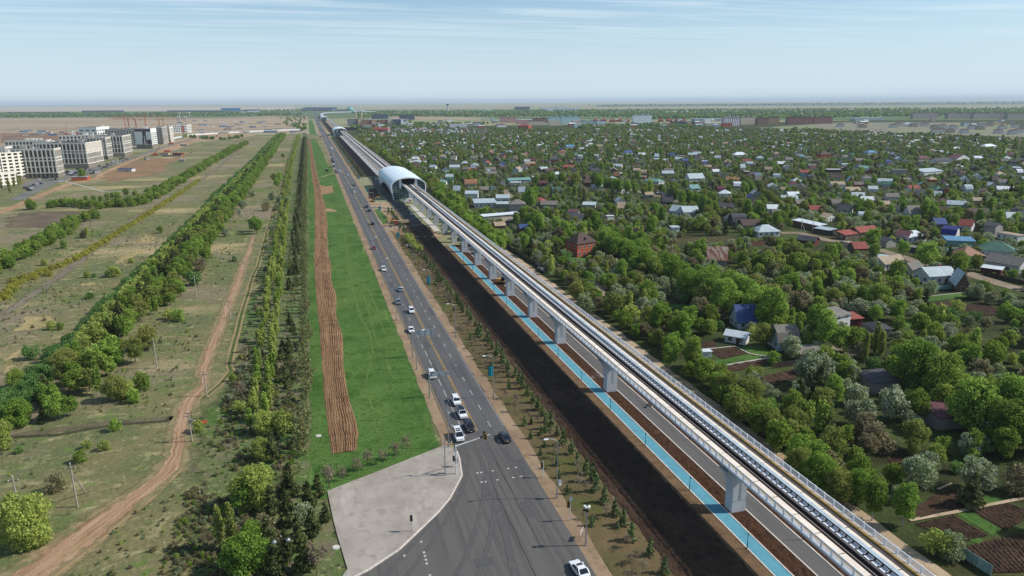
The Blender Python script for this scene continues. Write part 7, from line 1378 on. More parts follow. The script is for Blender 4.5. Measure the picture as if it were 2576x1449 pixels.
def carmeshes(kind):
    if kind in CARM: return CARM[kind]
    Ln, hw, bz, rz, a, b, c, d = KIND[kind]; y = lambda f: -Ln/2 + Ln*f      # front at -y
    q = MB(); secs = [(0, .78, .42, .62), (.03, .92, .30, bz - .16), (.12, .985, .24, bz - .05), (a, 1, .24, bz), (.5, 1, .24, bz + .03), (d, .985, .24, bz + .02), (.975, .95, .30, bz - .02), (1, .84, .45, bz - .16)]
    V = []
    for f, w_, z0, z1 in secs:
        zm = z0 + (z1 - z0) * .55; V += [(-hw*w_*.93, y(f), z0), (-hw*w_, y(f), zm), (-hw*w_*.94, y(f), z1), (hw*w_*.94, y(f), z1), (hw*w_, y(f), zm), (hw*w_*.93, y(f), z0)]
    n = len(secs); q.add(V, [(6*i+k, 6*i+(k+1) % 6, 6*i+6+(k+1) % 6, 6*i+6+k) for i in range(n-1) for k in range(6)] + [tuple(range(6))[::-1], tuple(range(6*n-6, 6*n))])
    # roof and pillars
    g0, g1 = hw * .93, hw * .76
    q.add([(-g1, y(b), rz-.03), (g1, y(b), rz-.03), (g1*.97, y(c), rz-.02), (-g1*.97, y(c), rz-.02), (-g1*.9, y((b+c)/2), rz+.02), (g1*.9, y((b+c)/2), rz+.02)], [(0, 1, 5, 4), (4, 5, 2, 3)])
    q.add([(-g1*1.03, y(b)-.03, rz-.07), (g1*1.03, y(b)-.03, rz-.07), (g1*1.0, y(c)+.03, rz-.07), (-g1*1.0, y(c)+.03, rz-.07), (-g1, y(b), rz-.03), (g1, y(b), rz-.03), (g1*.97, y(c), rz-.02), (-g1*.97, y(c), rz-.02)], [(0, 1, 5, 4), (1, 2, 6, 5), (2, 3, 7, 6), (3, 0, 4, 7)])
    for sx in (-1, 1):
        for f0, f1, w_ in ((a, b, .05), (d, c, .09), ((a+d)/2 + .04, (b+c)/2 + .02, .05)):
            q.tube((sx*(g0-.02), y(f0), bz), (sx*(g1+.0), y(f1), rz-.05), w_, w_, 4)
    body = q.mesh('body', [PC['white']]); z0, z1 = bz + .005, rz - .05
    quadm = lambda nm, P_, mt: MB().add(P_, [(0, 1, 2, 3)]).mesh(nm, mt)
    ws = quadm('windscreen', [(-g0*.95, y(a)+.04, z0), (g0*.95, y(a)+.04, z0), (g1*.98, y(b), z1), (-g1*.98, y(b), z1)], m_cglass); rw = quadm('rear_window', [(g0*.93, y(d)-.04, z0), (-g0*.93, y(d)-.04, z0), (-g1*.96, y(c), z1), (g1*.96, y(c), z1)], m_cglass)
    sw = [quadm('side_window', [(s*g0*.99, y(d), z0), (s*g0*.99, y(a), z0), (s*g1*1.01, y(b), z1), (s*g1*1.0, y(c), z1)][::s], m_cglass) for s in (-1, 1)]
    ty = MB().tube((0, -.11, 0), (0, .11, 0), .33, n=14).mesh('tyre', m_tyre); rm = MB().tube((0, -.118, 0), (0, .118, 0), .21, n=10).mesh('rim', m_rim)
    hl = MB().box((0, 0, 0), (.34, .12, .17)).mesh('headlight', m_hl); tl = MB().box((0, 0, 0), (.26, .1, .24)).mesh('tail_light', m_tl); mi = MB().box((0, 0, 0), (.2, .1, .15), top=(.8, .8)).mesh('wing_mirror', [PC['white']]); pt = MB().box((0, 0, 0), (.5, .04, .12)).mesh('number_plate', m_plate); gr = MB().box((0, 0, 0), (hw*1.15, .06, .28)).mesh('grille', m_trim); bp = MB().box((0, 0, 0), (hw*1.6, .1, .14)).mesh('bumper', m_trim)
    CARM[kind] = (body, ws, rw, sw, ty, rm, hl, tl, mi, pt, gr, bp); return CARM[kind]
BODYC = {}
def car(kind, colour, X, Y_, rz, label, group=None, cat='car', sun=False, name=None, detail=True, darkroof=False):
    body, ws, rw, sw, ty, rm, hl, tl, mi, pt, gr, bp = carmeshes(kind); Ln, hw, bz, rz_, a, b, c, d = KIND[kind]; y = lambda f: -Ln/2 + Ln*f
    t = thing(name or {'sedan': 'sedan_car', 'suv': 'suv_car', 'van': 'minivan', 'hatch': 'hatchback_car'}[kind], label, cat, (X, Y_, .11), rz, group)
    def cm(me):
        k = (me.name, colour)
        if k not in BODYC: m2 = me.copy(); m2.materials.clear(); m2.materials.append(PC[colour]); BODYC[k] = m2
        return BODYC[k]
    bo = obj('body', cm(body), t); obj('windscreen', ws, t); obj('rear_window', rw, t)
    for s in sw: obj('side_window', s, t)
    for sx in (-1, 1):
        for f in (.18, .80):
            if detail: w_ = obj('wheel', ty, t, (sx*(hw-.09), y(f), .33), math.pi/2); w_.name = 'wheel'; obj('rim', rm, w_)
            else: obj('wheel', ty, t, (sx*(hw-.09), y(f), .33), math.pi/2)
        obj('headlight', hl, t, (sx*hw*.66, y(.035), bz-.26)); obj('tail_light', tl, t, (sx*hw*.72, y(.975), bz-.16))
        if detail: obj('wing_mirror', cm(mi), t, (sx*(hw+.1), y(a)+.35, bz+.1))
    if detail:
        obj('number_plate', pt, t, (0, y(0)+.005, .46)); obj('number_plate', pt, t, (0, y(1)+.0, .62)); obj('grille', gr, t, (0, y(.012), .62)); obj('bumper', bp, t, (0, y(.995), .42))
    if sun:
        for f in ((.42, .58) if sun == 2 else (.5,)): obj('sunroof', MB().box((0, y(f), rz_+.025), (hw*1.05, .5, .03)).mesh('sunroof', m_cglass), t)
    if darkroof: obj('roof_glass', MB().box((0, y((b+c)/2), rz_+.02), (hw*1.3, Ln*(c-b)*.92, .03)).mesh('roof_glass', m_cglass), t)
    return t
UP = math.pi   # rear toward the camera, driving away
for kd, colr, X, Y_, rz, lb, kw in [
 ('van', 'white', 26.0, 136.9, .0, 'white minivan with two dark sunroofs waiting at the stop line', dict(sun=2)), ('suv', 'black', 29.1, 140.4, 0, 'black SUV waiting beside the white minivan', {}), ('suv', 'white', 29.0, 147.5, 0, 'white crossover with black glass roof queuing behind the black SUV', dict(darkroof=True)), ('suv', 'white', 29.1, 155.0, 0, 'white SUV third in the queue behind the black SUV', {}), ('suv', 'white', 26.3, 173.2, 0, 'white car passing under the nearer sign gantry', {}),
 ('sedan', 'white', 26.2, 212.5, 0, 'white car just behind the farther sign gantry', {}), ('suv', 'white', 29.2, 233.7, 0, 'white car in the inner lane right behind two silver sedans', {}), ('sedan', 'silver', 26.1, 246, 0, 'silver sedan in the outer lane', {}), ('sedan', 'steel', 29.0, 263.2, 0, 'pale blue-grey sedan in the inner lane', {}), ('suv', 'white', 26.3, 299.3, 0, 'white SUV alone near the lamp, in front of the red car', {}), ('hatch', 'red', 26.3, 346.9, 0, 'red car, the only red one on the road', {}),
 ('sedan', 'black', 35.3, 133.4, UP + .06, 'black sedan driving away past the stop line', {}), ('sedan', 'white', 34.9, 87.6, UP + .1, 'white sedan with sunroof at the bottom edge driving away', dict(sun=1)), ('suv', 'black', 31.9, 419.5, UP, 'dark SUV on the road opposite the bulldozer and dump truck', {}), ('suv', 'black', 34.1, 472.7, UP, 'dark car driving away, the nearer one of a pair', {}), ('suv', 'black', 34.0, 492, UP, 'dark car driving away, the farther one of a pair', {})]:
    car(kd, colr, X, Y_, rz, lb, **kw)
def carE(kd, colr, x, y, rz, lb, det=True, crop='E0', **k): X, Y_ = at(crop, x, y); car(kd, colr, X, Y_ + 2.2, rz, lb, detail=det, **k)
for kd, colr, x, y, rz, lb in [('suv', 'white', 1312, 1312, UP, 'white car level with the nearest station, nearest of three whites'), ('sedan', 'silver', 1270, 1262, UP, 'silver car level with the nearest station, middle of three'), ('sedan', 'white', 1255, 1215, UP, 'white car level with the nearest station, farthest of three'), ('sedan', 'black', 1292, 1160, UP, 'dark car in the right lane beyond the three pale cars'), ('suv', 'white', 1170, 938, UP, 'white car just past the dirt crossing in the right lane'), ('sedan', 'white', 1002, 870, 0, 'white car in the middle of the far queue, front one'), ('suv', 'white', 985, 840, 0, 'white car in the middle of the far queue, rear one'), ('suv', 'black', 922, 880, 0, 'dark car at the head of the far queue'), ('sedan', 'blue', 900, 843, 0, 'dark blue car second in the far queue'), ('sedan', 'white', 905, 806, 0, 'white car third in the far queue'), ('sedan', 'white', 787, 545, 0, 'white car behind the trucks of the far queue'), ('suv', 'black', 790, 480, 0, 'dark car far behind the trucks'), ('sedan', 'white', 697, 152, UP, 'tiny white car driving away near the second station'), ('suv', 'grey', 608, 100, 0, 'tiny dark car near the second station, nearer one'), ('suv', 'black', 620, 74, UP, 'tiny dark car near the second station, farther one'), ('van', 'silver', 500, 58, 0, 'tiny silver van on the left roadside near the second station'), ('sedan', 'white', 545, 5, 0, 'tiny white car beyond the second station')]: carE(kd, colr, x, y, rz, lb)
for i, Y_ in enumerate((1760, 1850, 1990, 2120, 2300, 2480, 2600, 2750)): car('suv', ('white', 'black', 'grey', 'silver')[i % 4], (27, 34)[i % 2] if i % 3 else 29.5, Y_, 0 if i % 2 == 0 else UP, 'speck-sized car on the road beyond the second station', 'speck-sized cars on the far road', detail=False)
for kd, colr, x, y, rz, lb in [('sedan', 'white', 885, 1150, .1, 'white car parked on the dark forecourt under the viaduct'), ('sedan', 'grey', 812, 1085, .1, 'grey car on the shaded forecourt, middle one'), ('sedan', 'black', 775, 1015, .1, 'dark car on the shaded forecourt, farthest one'), ('sedan', 'white', 178, 430, 1.5, 'white car parked beside the station, far side'), ('sedan', 'black', 105, 405, 1.5, 'dark car left of the white one beside the station'), ('hatch', 'white', 232, 505, 0, 'white car parked close to the station shell')]: carE(kd, colr, x, y, rz, lb, crop='D0')
X, Y_ = at('B2', 660, 550); car('suv', 'black', X, Y_ + 2, .3, 'dark car parked on the gravel track beside the grey fence')
pk = random.Random(3); spots = [('D2', x, y) for x, y in [(750, 1225), (900, 1195), (840, 1190), (960, 1240), (1050, 1220), (1145, 1262), (600, 1350), (640, 1325), (710, 1312), (760, 1305), (520, 1400), (600, 1390), (560, 1430), (490, 1385), (1240, 1100), (1290, 1080), (1340, 1110), (1330, 1065), (1390, 1085), (1440, 1095), (1360, 1140), (1430, 1130), (1290, 1135), (1480, 1025), (1560, 1040), (1620, 1020), (1700, 1045), (1550, 1065), (1600, 1055), (1740, 1110), (1790, 1075), (1920, 1010), (1980, 990), (2030, 965), (2090, 950), (2030, 935), (2110, 905), (2140, 890), (2210, 910), (2180, 865), (2320, 865), (2400, 835), (1880, 970), (2280, 830), (2330, 815)]]
for i, (c, x, y) in enumerate(spots):
    X, Y_ = at(c, x, y); colr = pk.choice(('white', 'white', 'black', 'grey', 'silver', 'black', 'blue')); car(pk.choice(('sedan', 'suv', 'hatch')), colr, X, Y_, pk.choice((0, UP, 1.4, 1.7)) + .1, '%s car parked among many beside the apartment blocks' % {'grey': 'dark grey', 'blue': 'dark blue'}.get(colr, colr), 'cars parked by the apartment blocks', detail=False)
for c, x, y, colr, lb in [('A2', 1565, 985, 'white', 'white car in a yard beside the tall trees of the settlement'), ('A2', 1995, 1045, 'white', 'pale car in the yard above the pair of white houses, left'), ('A2', 2025, 1048, 'silver', 'silver car in the yard above the pair of white houses, right'), ('A2', 2065, 1215, 'white', 'white car beside the left house of the white pair'), ('D6', 300, 490, 'steel', 'pale car by the small cream street shed')]: X, Y_ = at(c, x, y); car('sedan', colr, X, Y_, pk.uniform(0, 3), lb, detail=False)
def truck(X, Y_, rz, label, cabc, boxc, L_=7, h=2.6, cat='truck', name='box_truck', dump=False):
    t = thing(name, label, cat, (X, Y_, .1), rz); q = MB(); q.box((0, -L_/2 - .2, 1.55), (2.3, 1.9, 2.1), top=(.92, .8)); q.build('cab', PC[cabc], t); obj('windscreen', MB().box((0, -L_/2 - 1.02, 2.05), (1.9, .3, .75)).mesh('windscreen', m_cglass), t)
    q = MB()
    if dump: q.add([(-1.2,-L_/2+1,1.1),(1.2,-L_/2+1,1.1),(1.2,L_/2,1.1),(-1.2,L_/2,1.1),(-1.3,-L_/2+.8,1.1+h*.55),(1.3,-L_/2+.8,1.1+h*.55),(1.3,L_/2+.3,1.1+h*.55),(-1.3,L_/2+.3,1.1+h*.55)], [(0,3,2,1),(0,1,5,4),(1,2,6,5),(2,3,7,6),(3,0,4,7)]); q.box((0, .4, 1.3 + h*.35), (2.3, L_ - 1.4, .3))
    else: q.box((0, .7, 1.1 + h/2), (2.4, L_ - .9, h))
    q.build('load_body', boxc, t); MB().span(-.5, .5, -L_/2, L_/2, .55, 1.08).build('chassis', m_trim, t)
    for sx in (-1, 1):
        for yy in (-L_/2 + .1, L_/2 - 2.1, L_/2 - 1): obj('wheel', MB().tube((-.16, 0, 0), (.16, 0, 0), .48, n=12).mesh('wheel', m_tyre), t, (sx*1.0, yy, .5))
m_wbox = plain('white box body', 'd2d4d6', .5); m_tent = plain('dark tarpaulin', '3a3f48', .7); m_sand = plain('sandy dump body', 'a08c72', .7)
X, Y_ = at('E0', 822, 372); truck(X, Y_ + 4, 0, 'white box truck driving toward the camera on the far road', 'white', m_wbox, 8, 3)
X, Y_ = at('E0', 848, 668); truck(X, Y_ + 3, 0, 'dark blue truck behind the blue bus', 'blue', m_tent, 7); X, Y_ = at('E0', 818, 618); truck(X, Y_ + 3, 0, 'dark grey truck last in the far queue', 'grey', m_tent, 7); X, Y_ = at('E0', 565, 105); truck(X, Y_, 0, 'tiny dark truck near the second station', 'grey', m_tent, 6)
X, Y_ = at('E0', 857, 748); t = thing('bus', 'pale blue bus with dark windscreen in the far queue', 'bus', (X, Y_ + 5, .1)); MB().box((0, 0, 1.75), (2.5, 10, 2.7), top=(.96, .98)).build('body', PC['skyblue'], t); obj('windscreen', MB().box((0, -5.0, 1.95), (2.2, .12, 1.3)).mesh('windscreen', m_cglass), t); obj('roof', MB().box((0, 0, 3.2), (2.3, 9.6, .2)).mesh('roof', m_wbox), t)
for sx in (-1, 1):
    obj('side_window', MB().box((sx*1.235, 0, 2.2), (.06, 8.6, .9)).mesh('side_window', m_cglass), t)
    for yy in (-3, 3): obj('wheel', MB().tube((-.15, 0, 0), (.15, 0, 0), .5, n=12).mesh('wheel', m_tyre), t, (sx*1.12, yy, .5))
X, Y_ = at('D0', 690, 1335); truck(X, Y_, 1.75 + math.pi, 'dump truck with red cab and sandy body on the site by the station', 'red', m_sand, 7.5, 2.6, name='dump_truck', dump=True)
def tracks(t, L_=3.6, w_=2.4):
    for sx in (-1, 1): obj('track', MB().ext([(-L_/2, .45), (-L_/2+.4, .05), (L_/2-.4, .05), (L_/2, .45), (L_/2-.4, .85), (-L_/2+.4, .85)], -.28, .28).mesh('track', m_trim), t, (sx*(w_/2-.28), 0, 0))
def excavator(X, Y_, rz, label, bucket_up=False):
    t = thing('excavator', label, 'excavator', (X, Y_, .08), rz); tracks(t); MB().box((0, .5, 1.5), (2.4, 2.8, 1.1), top=(.95, .9)).build('upper_body', m_cyel, t); MB().box((-.7, -.7, 2.2), (.95, 1.3, 1.6), top=(.9, .8)).build('cab', m_cglass, t)
    k = [(.3, -.9, 1.6), (.3, -3.2, 4.0 if not bucket_up else 4.6), (.3, -5.4, 2.6 if not bucket_up else 4.2)]; q = MB(); q.tube(k[0], k[1], .32, .26, 6); q.build('boom', m_cyel, t); q = MB(); q.tube(k[1], k[2], .26, .18, 6); q.build('dipper', m_cyel, t); q = MB(); q.box((.3, k[2][1] - .2, k[2][2] - .5), (1.0, .9, .9), top=(1, .5)); q.build('bucket', m_trim, t)
X, Y_ = at('D0', 80, 880); excavator(X, Y_, 1.45, 'yellow excavator on the roadside soil left of the station'); X, Y_ = at('D0', 495, 1315); excavator(X, Y_, -2.2, 'yellow digger with raised arm beside the dump truck', True)
X, Y_ = at('B2', 335, 640); t = excavator(X, Y_, .8, 'dark mini excavator working under the viaduct')
for i, (x, y) in enumerate(((1840, 665), (2160, 640), (2380, 640))): X, Y_ = at('D3', x, y); excavator(X, Y_, .6 + i, 'yellow excavator on the far building site, %s' % ('left one', 'middle one', 'right one')[i])
X, Y_ = at('E0', 718, 836); t = thing('tractor', 'green tractor parked on the lawn edge by the far crossing', 'tractor', (X, Y_, .08), .5); m_grn = plain('green tractor paint', '3f5a34', .5); MB().box((0, -1, 1.2), (1.1, 2.2, .9)).build('bonnet', m_grn, t); MB().box((0, .8, 2.0), (1.6, 1.6, 1.7), top=(.9, .85)).build('cab', m_cglass, t); MB().box((0, .8, 2.9), (1.7, 1.7, .15)).build('cab_roof', plain('cream cab roof', 'b8b49a'), t)
for sx in (-1, 1):
    for yy, r_ in ((-1.6, .5), (1.0, .85)): obj('wheel', MB().tube((-.2, 0, 0), (.2, 0, 0), r_, n=14).mesh('wheel', m_tyre), t, (sx*.95, yy, r_))
# ------------------------------------------------------------------ street furniture
m_pole = plain('galvanised pole', '8f9599', .5, .4, .4, .08, 1); m_wpole = plain('white pole paint', 'c9ccce', .5, .1); m_cpole = plain('weathered concrete post', '9b958a', .9, 0, .2, .12, .6); m_lampw = plain('white lamp head', 'dcdfe0', .5); m_banner = plain('teal banner cloth', '1f7f8c', .8, 0, .2, .15, .8); m_black = plain('black signal housing', '151516', .6); m_yback = plain('yellow signal backplate', 'b98a1e', .6); m_signw = plain('white sign face', 'd0d2d2', .6); m_signg = plain('grey sign back', '9aa5ab', .5, .3); m_redp = plain('red sign paint', '8f2a34', .6)
LAMP = {}
def lamp(X, Y_, side, label, banner=False, group=None, h=10.2):
    t = thing('street_lamp', label, 'street lamp', (X, Y_, 0), 0, group); key = (side, h)
    if key not in LAMP:
        q = MB(); q.tube((0, 0, 0), (0, 0, h), .11, .06, 8); q.tube((0, 0, 0), (0, 0, .9), .16, .15, 8); a = MB(); pt_ = [(0, 0, h - .05), (side*.25, 0, h + .45), (side*.9, 0, h + .8), (side*1.9, 0, h + .95)]; a.path(pt_, .055, 6); LAMP[key] = (q.mesh('pole', m_pole), a.mesh('arm', m_pole), MB().box((side*2.2, 0, h + .95), (.9, .34, .14), top=(.85, .7)).mesh('lamp_head', m_lampw))
    for nm_, me in zip(('pole', 'arm', 'lamp_head'), LAMP[key]): obj(nm_, me, t)
    if banner:
        key = 'ban'
        if key not in LAMP: LAMP[key] = MB().add([(-.06, 0, 5.9), (-1.25, .25, 5.75), (-1.25, .3, 8.3), (-.06, 0, 8.45), (-.6, -.12, 5.8), (-.6, -.1, 8.4)], [(0, 4, 5, 3), (4, 1, 2, 5)]).mesh('banner', m_banner)
        obj('banner', LAMP[key], t)
ordn = ['first', 'second', 'third', 'fourth', 'fifth', 'sixth', 'seventh', 'eighth', 'ninth', 'tenth']
for k in range(30):
    Y_ = 108.4 + 46.95 * k
    if 500 < Y_ < 520: continue
    lb = ('%s street lamp up the right verge from the white sedan' % ordn[k]) + (' with teal banner' if k % 2 else '') if k < 9 else 'slender street lamp far up the right side of the road'
    lamp(38.5, Y_, -1, lb, k % 2 == 1, None if k < 9 else 'far street lamps right of the road', 11.2 if k == 0 else 10.2)
    if k == 0: pass
for k in range(30):
    Y_ = 133.1 + 46.4 * k; lb = '%s street lamp along the left verge beyond the paved corner' % ordn[k] if k < 9 else 'slender street lamp far up the left side of the road'
    lamp(23.2, Y_, 1, lb, False, None if k < 9 else 'far street lamps left of the road')
t = thing('control_box', 'white equipment box fixed halfway up the nearest right-hand lamp post', 'equipment box', (38.62, 108.2, 2.9)); MB().box((.28, -.2, .45), (.45, .35, .9)).build('cabinet', m_lampw, t); MB().box((.28, -.2, .93), (.55, .45, .05)).build('lid', m_pole, t)
def gantry(X, Y_, h, L0, L1, pw, ph, label, two=False):
    t = thing('sign_gantry', label, 'road sign', (X, Y_, 0)); MB().tube((0, 0, 0), (0, 0, h + .4), .18, .14, 8).build('post', m_pole, t); q = MB()
    for z in (h - .25, h + .25): q.tube((0, 0, z), (L1, 0, z), .07, n=6)
    x = 0
    while x < L1 - .5: q.tube((x, 0, h - .25), (x + .6, 0, h + .25), .04, n=4); x += .6
    q.build('cantilever_arm', m_pole, t); g = MB().box(((L0 + L1)/2, -.12, h), (L1 - L0, .08, ph)).build('sign_panel', m_signg, t)
    for x in (L0 + .6, (L0+L1)/2, L1 - .6): obj('stiffener', MB().box((x, -.2, h), (.09, .09, ph)).mesh('stiffener', m_pole), g)
gantry(23.4, 188.7, 7.4, 1.6, 6.2, 4, 1.9, 'overhead sign on cantilever arm over the left lanes, farther one'); gantry(23.5, 159.8, 6.0, .2, 5.0, 4, .9, 'overhead sign on cantilever arm over the left lanes, nearer one')
def head(t, x, y, z, ry=0, back=None, n=3):
    h_ = obj('signal_head', MB().box((0, 0, 0), (.36, .3, 1.05)).mesh('signal_head', m_black), t, (x, y, z), ry)
    for i in range(n): obj('lens', MB().tube((0, -.16, 0), (0, -.19, 0), .11, n=10).mesh('lens', [plain('unlit red lens', '5a1a18', .2), plain('unlit amber lens', '6a4a14', .2), plain('unlit green lens', '1a4a30', .2)][i]), h_, (0, 0, .33 - .33 * i))
    if back: obj('backplate', MB().box((0, .1, 0), (.62, .04, 1.3)).mesh('backplate', back), h_)
X, Y_ = at('C1', 1237, 733); t = thing('traffic_signal', 'white mast-arm traffic signal reaching over the road at the paved corner', 'traffic light', (X, Y_, .2)); MB().tube((0, 0, 0), (0, 0, 6.1), .15, .11, 8).build('post', m_wpole, t); MB().tube((0, 0, 5.9), (7.2, 1.6, 6.6), .1, .06, 8).build('mast_arm', m_wpole, t); head(t, 6.2, 1.2, 6.4, 0, m_yback); head(t, 6.0, 1.6, 6.9, math.pi); head(t, -.45, -.1, 3.4, -1.2); head(t, .1, .3, 2.6, 2.0); obj('route_sign', MB().tube((0, 0, 0), (0, .04, 0), .45, n=4).mesh('route_sign', m_signg), t, (-.05, .2, 5.0)); obj('notice_plate', MB().box((0, 0, 0), (.3, .05, .5)).mesh('notice_plate', m_signw), t, (0, -.17, 1.8)); obj('arm_box', MB().box((0, 0, 0), (.5, .3, .35)).mesh('arm_box', m_black), t, (5.4, 1.2, 6.45))
X, Y_ = at('C1', 1160, 745); t = thing('camera_pole', 'plain grey pole on the paved corner left of the mast-arm signal', 'pole', (X, Y_, .2)); MB().tube((0, 0, 0), (0, 0, 7.6), .12, .08, 8).build('post', m_pole, t); MB().tube((0, 0, 7.3), (1.0, 0, 7.1), .04, n=5).build('bracket', m_pole, t); obj('camera', MB().box((0, 0, 0), (.5, .25, .22)).mesh('camera', m_black), t, (1.0, 0, 7.0)); obj('camera', MB().tube((0, 0, 0), (0, -.2, 0), .12, n=8).mesh('camera', m_lampw), t, (1.3, 0, 7.0))
X, Y_ = at('C1', 930, 1138); t = thing('traffic_signal', 'short pedestrian signal standing alone on the paved corner', 'traffic light', (X, Y_, .2)); MB().tube((0, 0, 0), (0, 0, 3.75), .07, n=8).build('post', m_wpole, t); head(t, -.2, -.1, 2.5, -1.0, None, 2)
X, Y_ = at('C1', 1850, 755); t = thing('traffic_signal', 'white post signal on the right verge above the nearest lamp', 'traffic light', (X, Y_, 0)); MB().tube((0, 0, 0), (0, 0, 3.6), .08, n=8).build('post', m_wpole, t); head(t, -.22, 0, 2.7, .8)
X, Y_ = at('C1', 2040, 1060); t = thing('traffic_signal', 'yellow-backed three-lamp signal on the right verge', 'traffic light', (X, Y_, 0)); MB().tube((0, 0, 0), (0, 0, 4.1), .08, n=8).build('post', m_wpole, t); head(t, -.3, -.1, 3.3, 0, m_yback); obj('round_sign', MB().tube((0, 0, 0), (0, .04, 0), .38, n=16).mesh('round_sign', m_signg), t, (.1, -.1, 4.3))
X, Y_ = at('C1', 2153, 1237); t = thing('camera_pole', 'grey camera pole with white cameras at the right verge', 'pole', (X, Y_, 0)); MB().tube((0, 0, 0), (0, 0, 7.0), .14, .1, 8).build('post', m_pole, t)
for dx, dz, r_ in ((-.3, 7.3, .3), (.35, 7.15, 2.3), (-.35, 6.7, 1.2), (.1, 6.5, 0)): obj('camera', MB().box((0, 0, 0), (.3, .62, .28), top=(.9, .9)).mesh('camera', m_lampw if dz > 6.9 else m_black), t, (dx, -.05, dz), r_)
X, Y_ = at('C1', 2120, 1190); t = thing('chevron_sign', 'red and white chevron sign board by the camera pole', 'road sign', (X, Y_, 0), .9)
for sx in (-.6, .6): obj('leg', MB().tube((0, 0, 0), (0, 0, 1.9), .035, n=6).mesh('leg', m_pole), t, (sx, 0, 0))
b_ = MB().box((0, -.06, 1.55), (1.7, .05, .75)).build('sign_board', m_signw, t)
for i in range(3): obj('chevron', MB().add([(-.22, 0, .34), (0, 0, .34), (.22, 0, 0), (0, 0, -.34), (-.22, 0, -.34), (0, 0, 0)], [(0, 1, 2, 5), (5, 2, 3, 4)]).mesh('chevron', m_redp), b_, (-.52 + .52*i, -.092, 1.55))
for c, x, y, lb in (('C1', 260, 460, 'round pale manhole cover beside the ploughed strip'), ('C1', 385, 1250, 'round pale manhole cover left of the paved corner')): X, Y_ = at(c, x, y); t = thing('manhole', lb, 'manhole', (X, Y_, .04)); MB().lathe([(.55, 0), (.55, .14), (.5, .18)], 16).build('cover', m_slab, t); MB().lathe([(.68, 0), (.66, .09)], 16).build('collar', m_conc, t)
# bollard lamps along the blue path
for k in range(14):
    Y_ = 67.3 + 18.45 * k; t = thing('path_light', 'slim black and teal light post beside the blue path', 'path light', (63.0, Y_, 0), 0, 'light posts along the blue path'); MB().tube((0, 0, 0), (0, 0, 1.15), .085, n=8).build('base', m_black, t); MB().tube((0, 0, 1.15), (0, 0, 2.6), .065, n=8).build('tube', plain('teal light tube', '4a8fa0', .4), t); MB().tube((0, 0, 2.6), (0, 0, 2.85), .09, n=8).build('cap', m_black, t)
    if Y_ > 70: t = thing('path_light', 'black light post on the far side of the grey path under the viaduct', 'path light', (73.2, Y_ - .5, 0), 0, 'light posts along the grey path'); MB().tube((0, 0, 0), (0, 0, 1.15), .085, n=8).build('base', m_black, t); MB().tube((0, 0, 1.15), (0, 0, 2.8), .065, n=8).build('tube', m_black, t)
# wooden and concrete power poles on the left
def powerpole(c, x, y, yt, label, brace=None, trans=False, arm=True):
    X, Y_ = at(c, x, y); h = hat(c, x, y, yt); t = thing('power_pole', label, 'power pole', (X, Y_, 0)); MB().tube((0, 0, 0), (0, 0, h), .17, .12, 8).build('post', m_cpole, t)
    if brace: bx, by = at(c, *brace); MB().tube((bx - X, by - Y_, 0), (0, 0, h * .8), .13, .11, 8).build('brace', m_cpole, t)
    if arm:
        a = MB().box((0, 0, h - .9), (1.7, .1, .1)).build('crossarm', m_fdark, t)
        for dx in (-.75, 0, .75): obj('insulator', MB().lathe([(.06, 0), (.08, .12), (.03, .2)], 6).mesh('insulator', m_lampw), a, (dx, 0, h - .85 if dx else h))
    if trans: MB().box((.2, -.3, h - 1.9), (.8, .5, .5)).build('switch_gear', m_fgrey, t); MB().box((0, 0, h - .3), (1.3, .1, .1)).build('top_arm', m_fdark, t)
for a_ in (('C0', 550, 960, 655, 'braced concrete power pole left of the dirt track', (607, 863)), ('C0', 1360, 500, 290, 'braced power pole with switch gear standing on the dirt track edge', (1375, 440), True), ('C0', 130, 955, 745, 'plain concrete pole at the lower left above the round bush'), ('C0', 1463, 178, 0, 'tall power pole with white foot where the dirt tracks join'), ('B0', 1270, 1322, 1080, 'leaning concrete pole beside the rounded olive tree'), ('B0', 1862, 920, 760, 'power pole with crossarm on the upper dirt track'), ('B0', 1590, 750, 580, 'pale concrete pole right of the shelter belt, second up'), ('B0', 1758, 428, 295, 'pale concrete pole right of the shelter belt, third up'), ('B0', 1985, 590, 450, 'dark power pole on the upper dirt track'), ('B0', 1875, 200, 115, 'pale concrete pole right of the shelter belt, fourth up'), ('B1', 190, 330, 235, 'power pole beside the lone dark green tree'), ('A1', 190, 1060, 990, 'small pale pole near the far belt edge'), ('B2', 640, 510, 390, 'wooden pole by the grey fence left of the brick house'), ('B2', 1410, 1050, 900, 'concrete pole beside the gravel track'), ('C3', 805, 800, 675, 'concrete pole among the trees at the lower right'), ('D6', 455, 540, 310, 'street pole before the long red-roofed house'), ('D6', 2490, 960, 790, 'street pole at the right edge'), ('D7', 1630, 400, 245, 'street pole before the long white-roofed shed', (1700, 430)), ('D7', 1765, 395, 230, 'white-topped street pole by the long shed'), ('D7', 945, 200, 50, 'pole above the black steep hut')): powerpole(*a_, arm=len(a_) < 6 or True)
powerpole('D2', 925, 1250, 1170, 'thin street pole by the apartment car park', arm=False)
wr = MB()
def wire(c1, x1, y1, h1, c2, x2, y2, h2, label):
    a, b = at(c1, x1, y1), at(c2, x2, y2); q = MB(); P_ = [Vector((*a, h1)).lerp(Vector((*b, h2)), i / 8) - Vector((0, 0, 1.2 * (1 - (i/4 - 1) ** 2))) for i in range(9)]; q.path(P_, .018, 3); tag(q.build('power_line', m_fdark), label, 'wire')
wire('C0', 550, 960, 7.9, 'B0', 1270, 1322, 9.0, 'thin wire from the braced pole to the leaning concrete pole'); wire('B0', 1270, 1322, 9.0, 'B0', 1590, 750, 9, 'thin wire between the leaning pole and the second pale pole'); wire('B0', 1590, 750, 9, 'B0', 1758, 428, 9, 'thin wire between second and third pale poles')
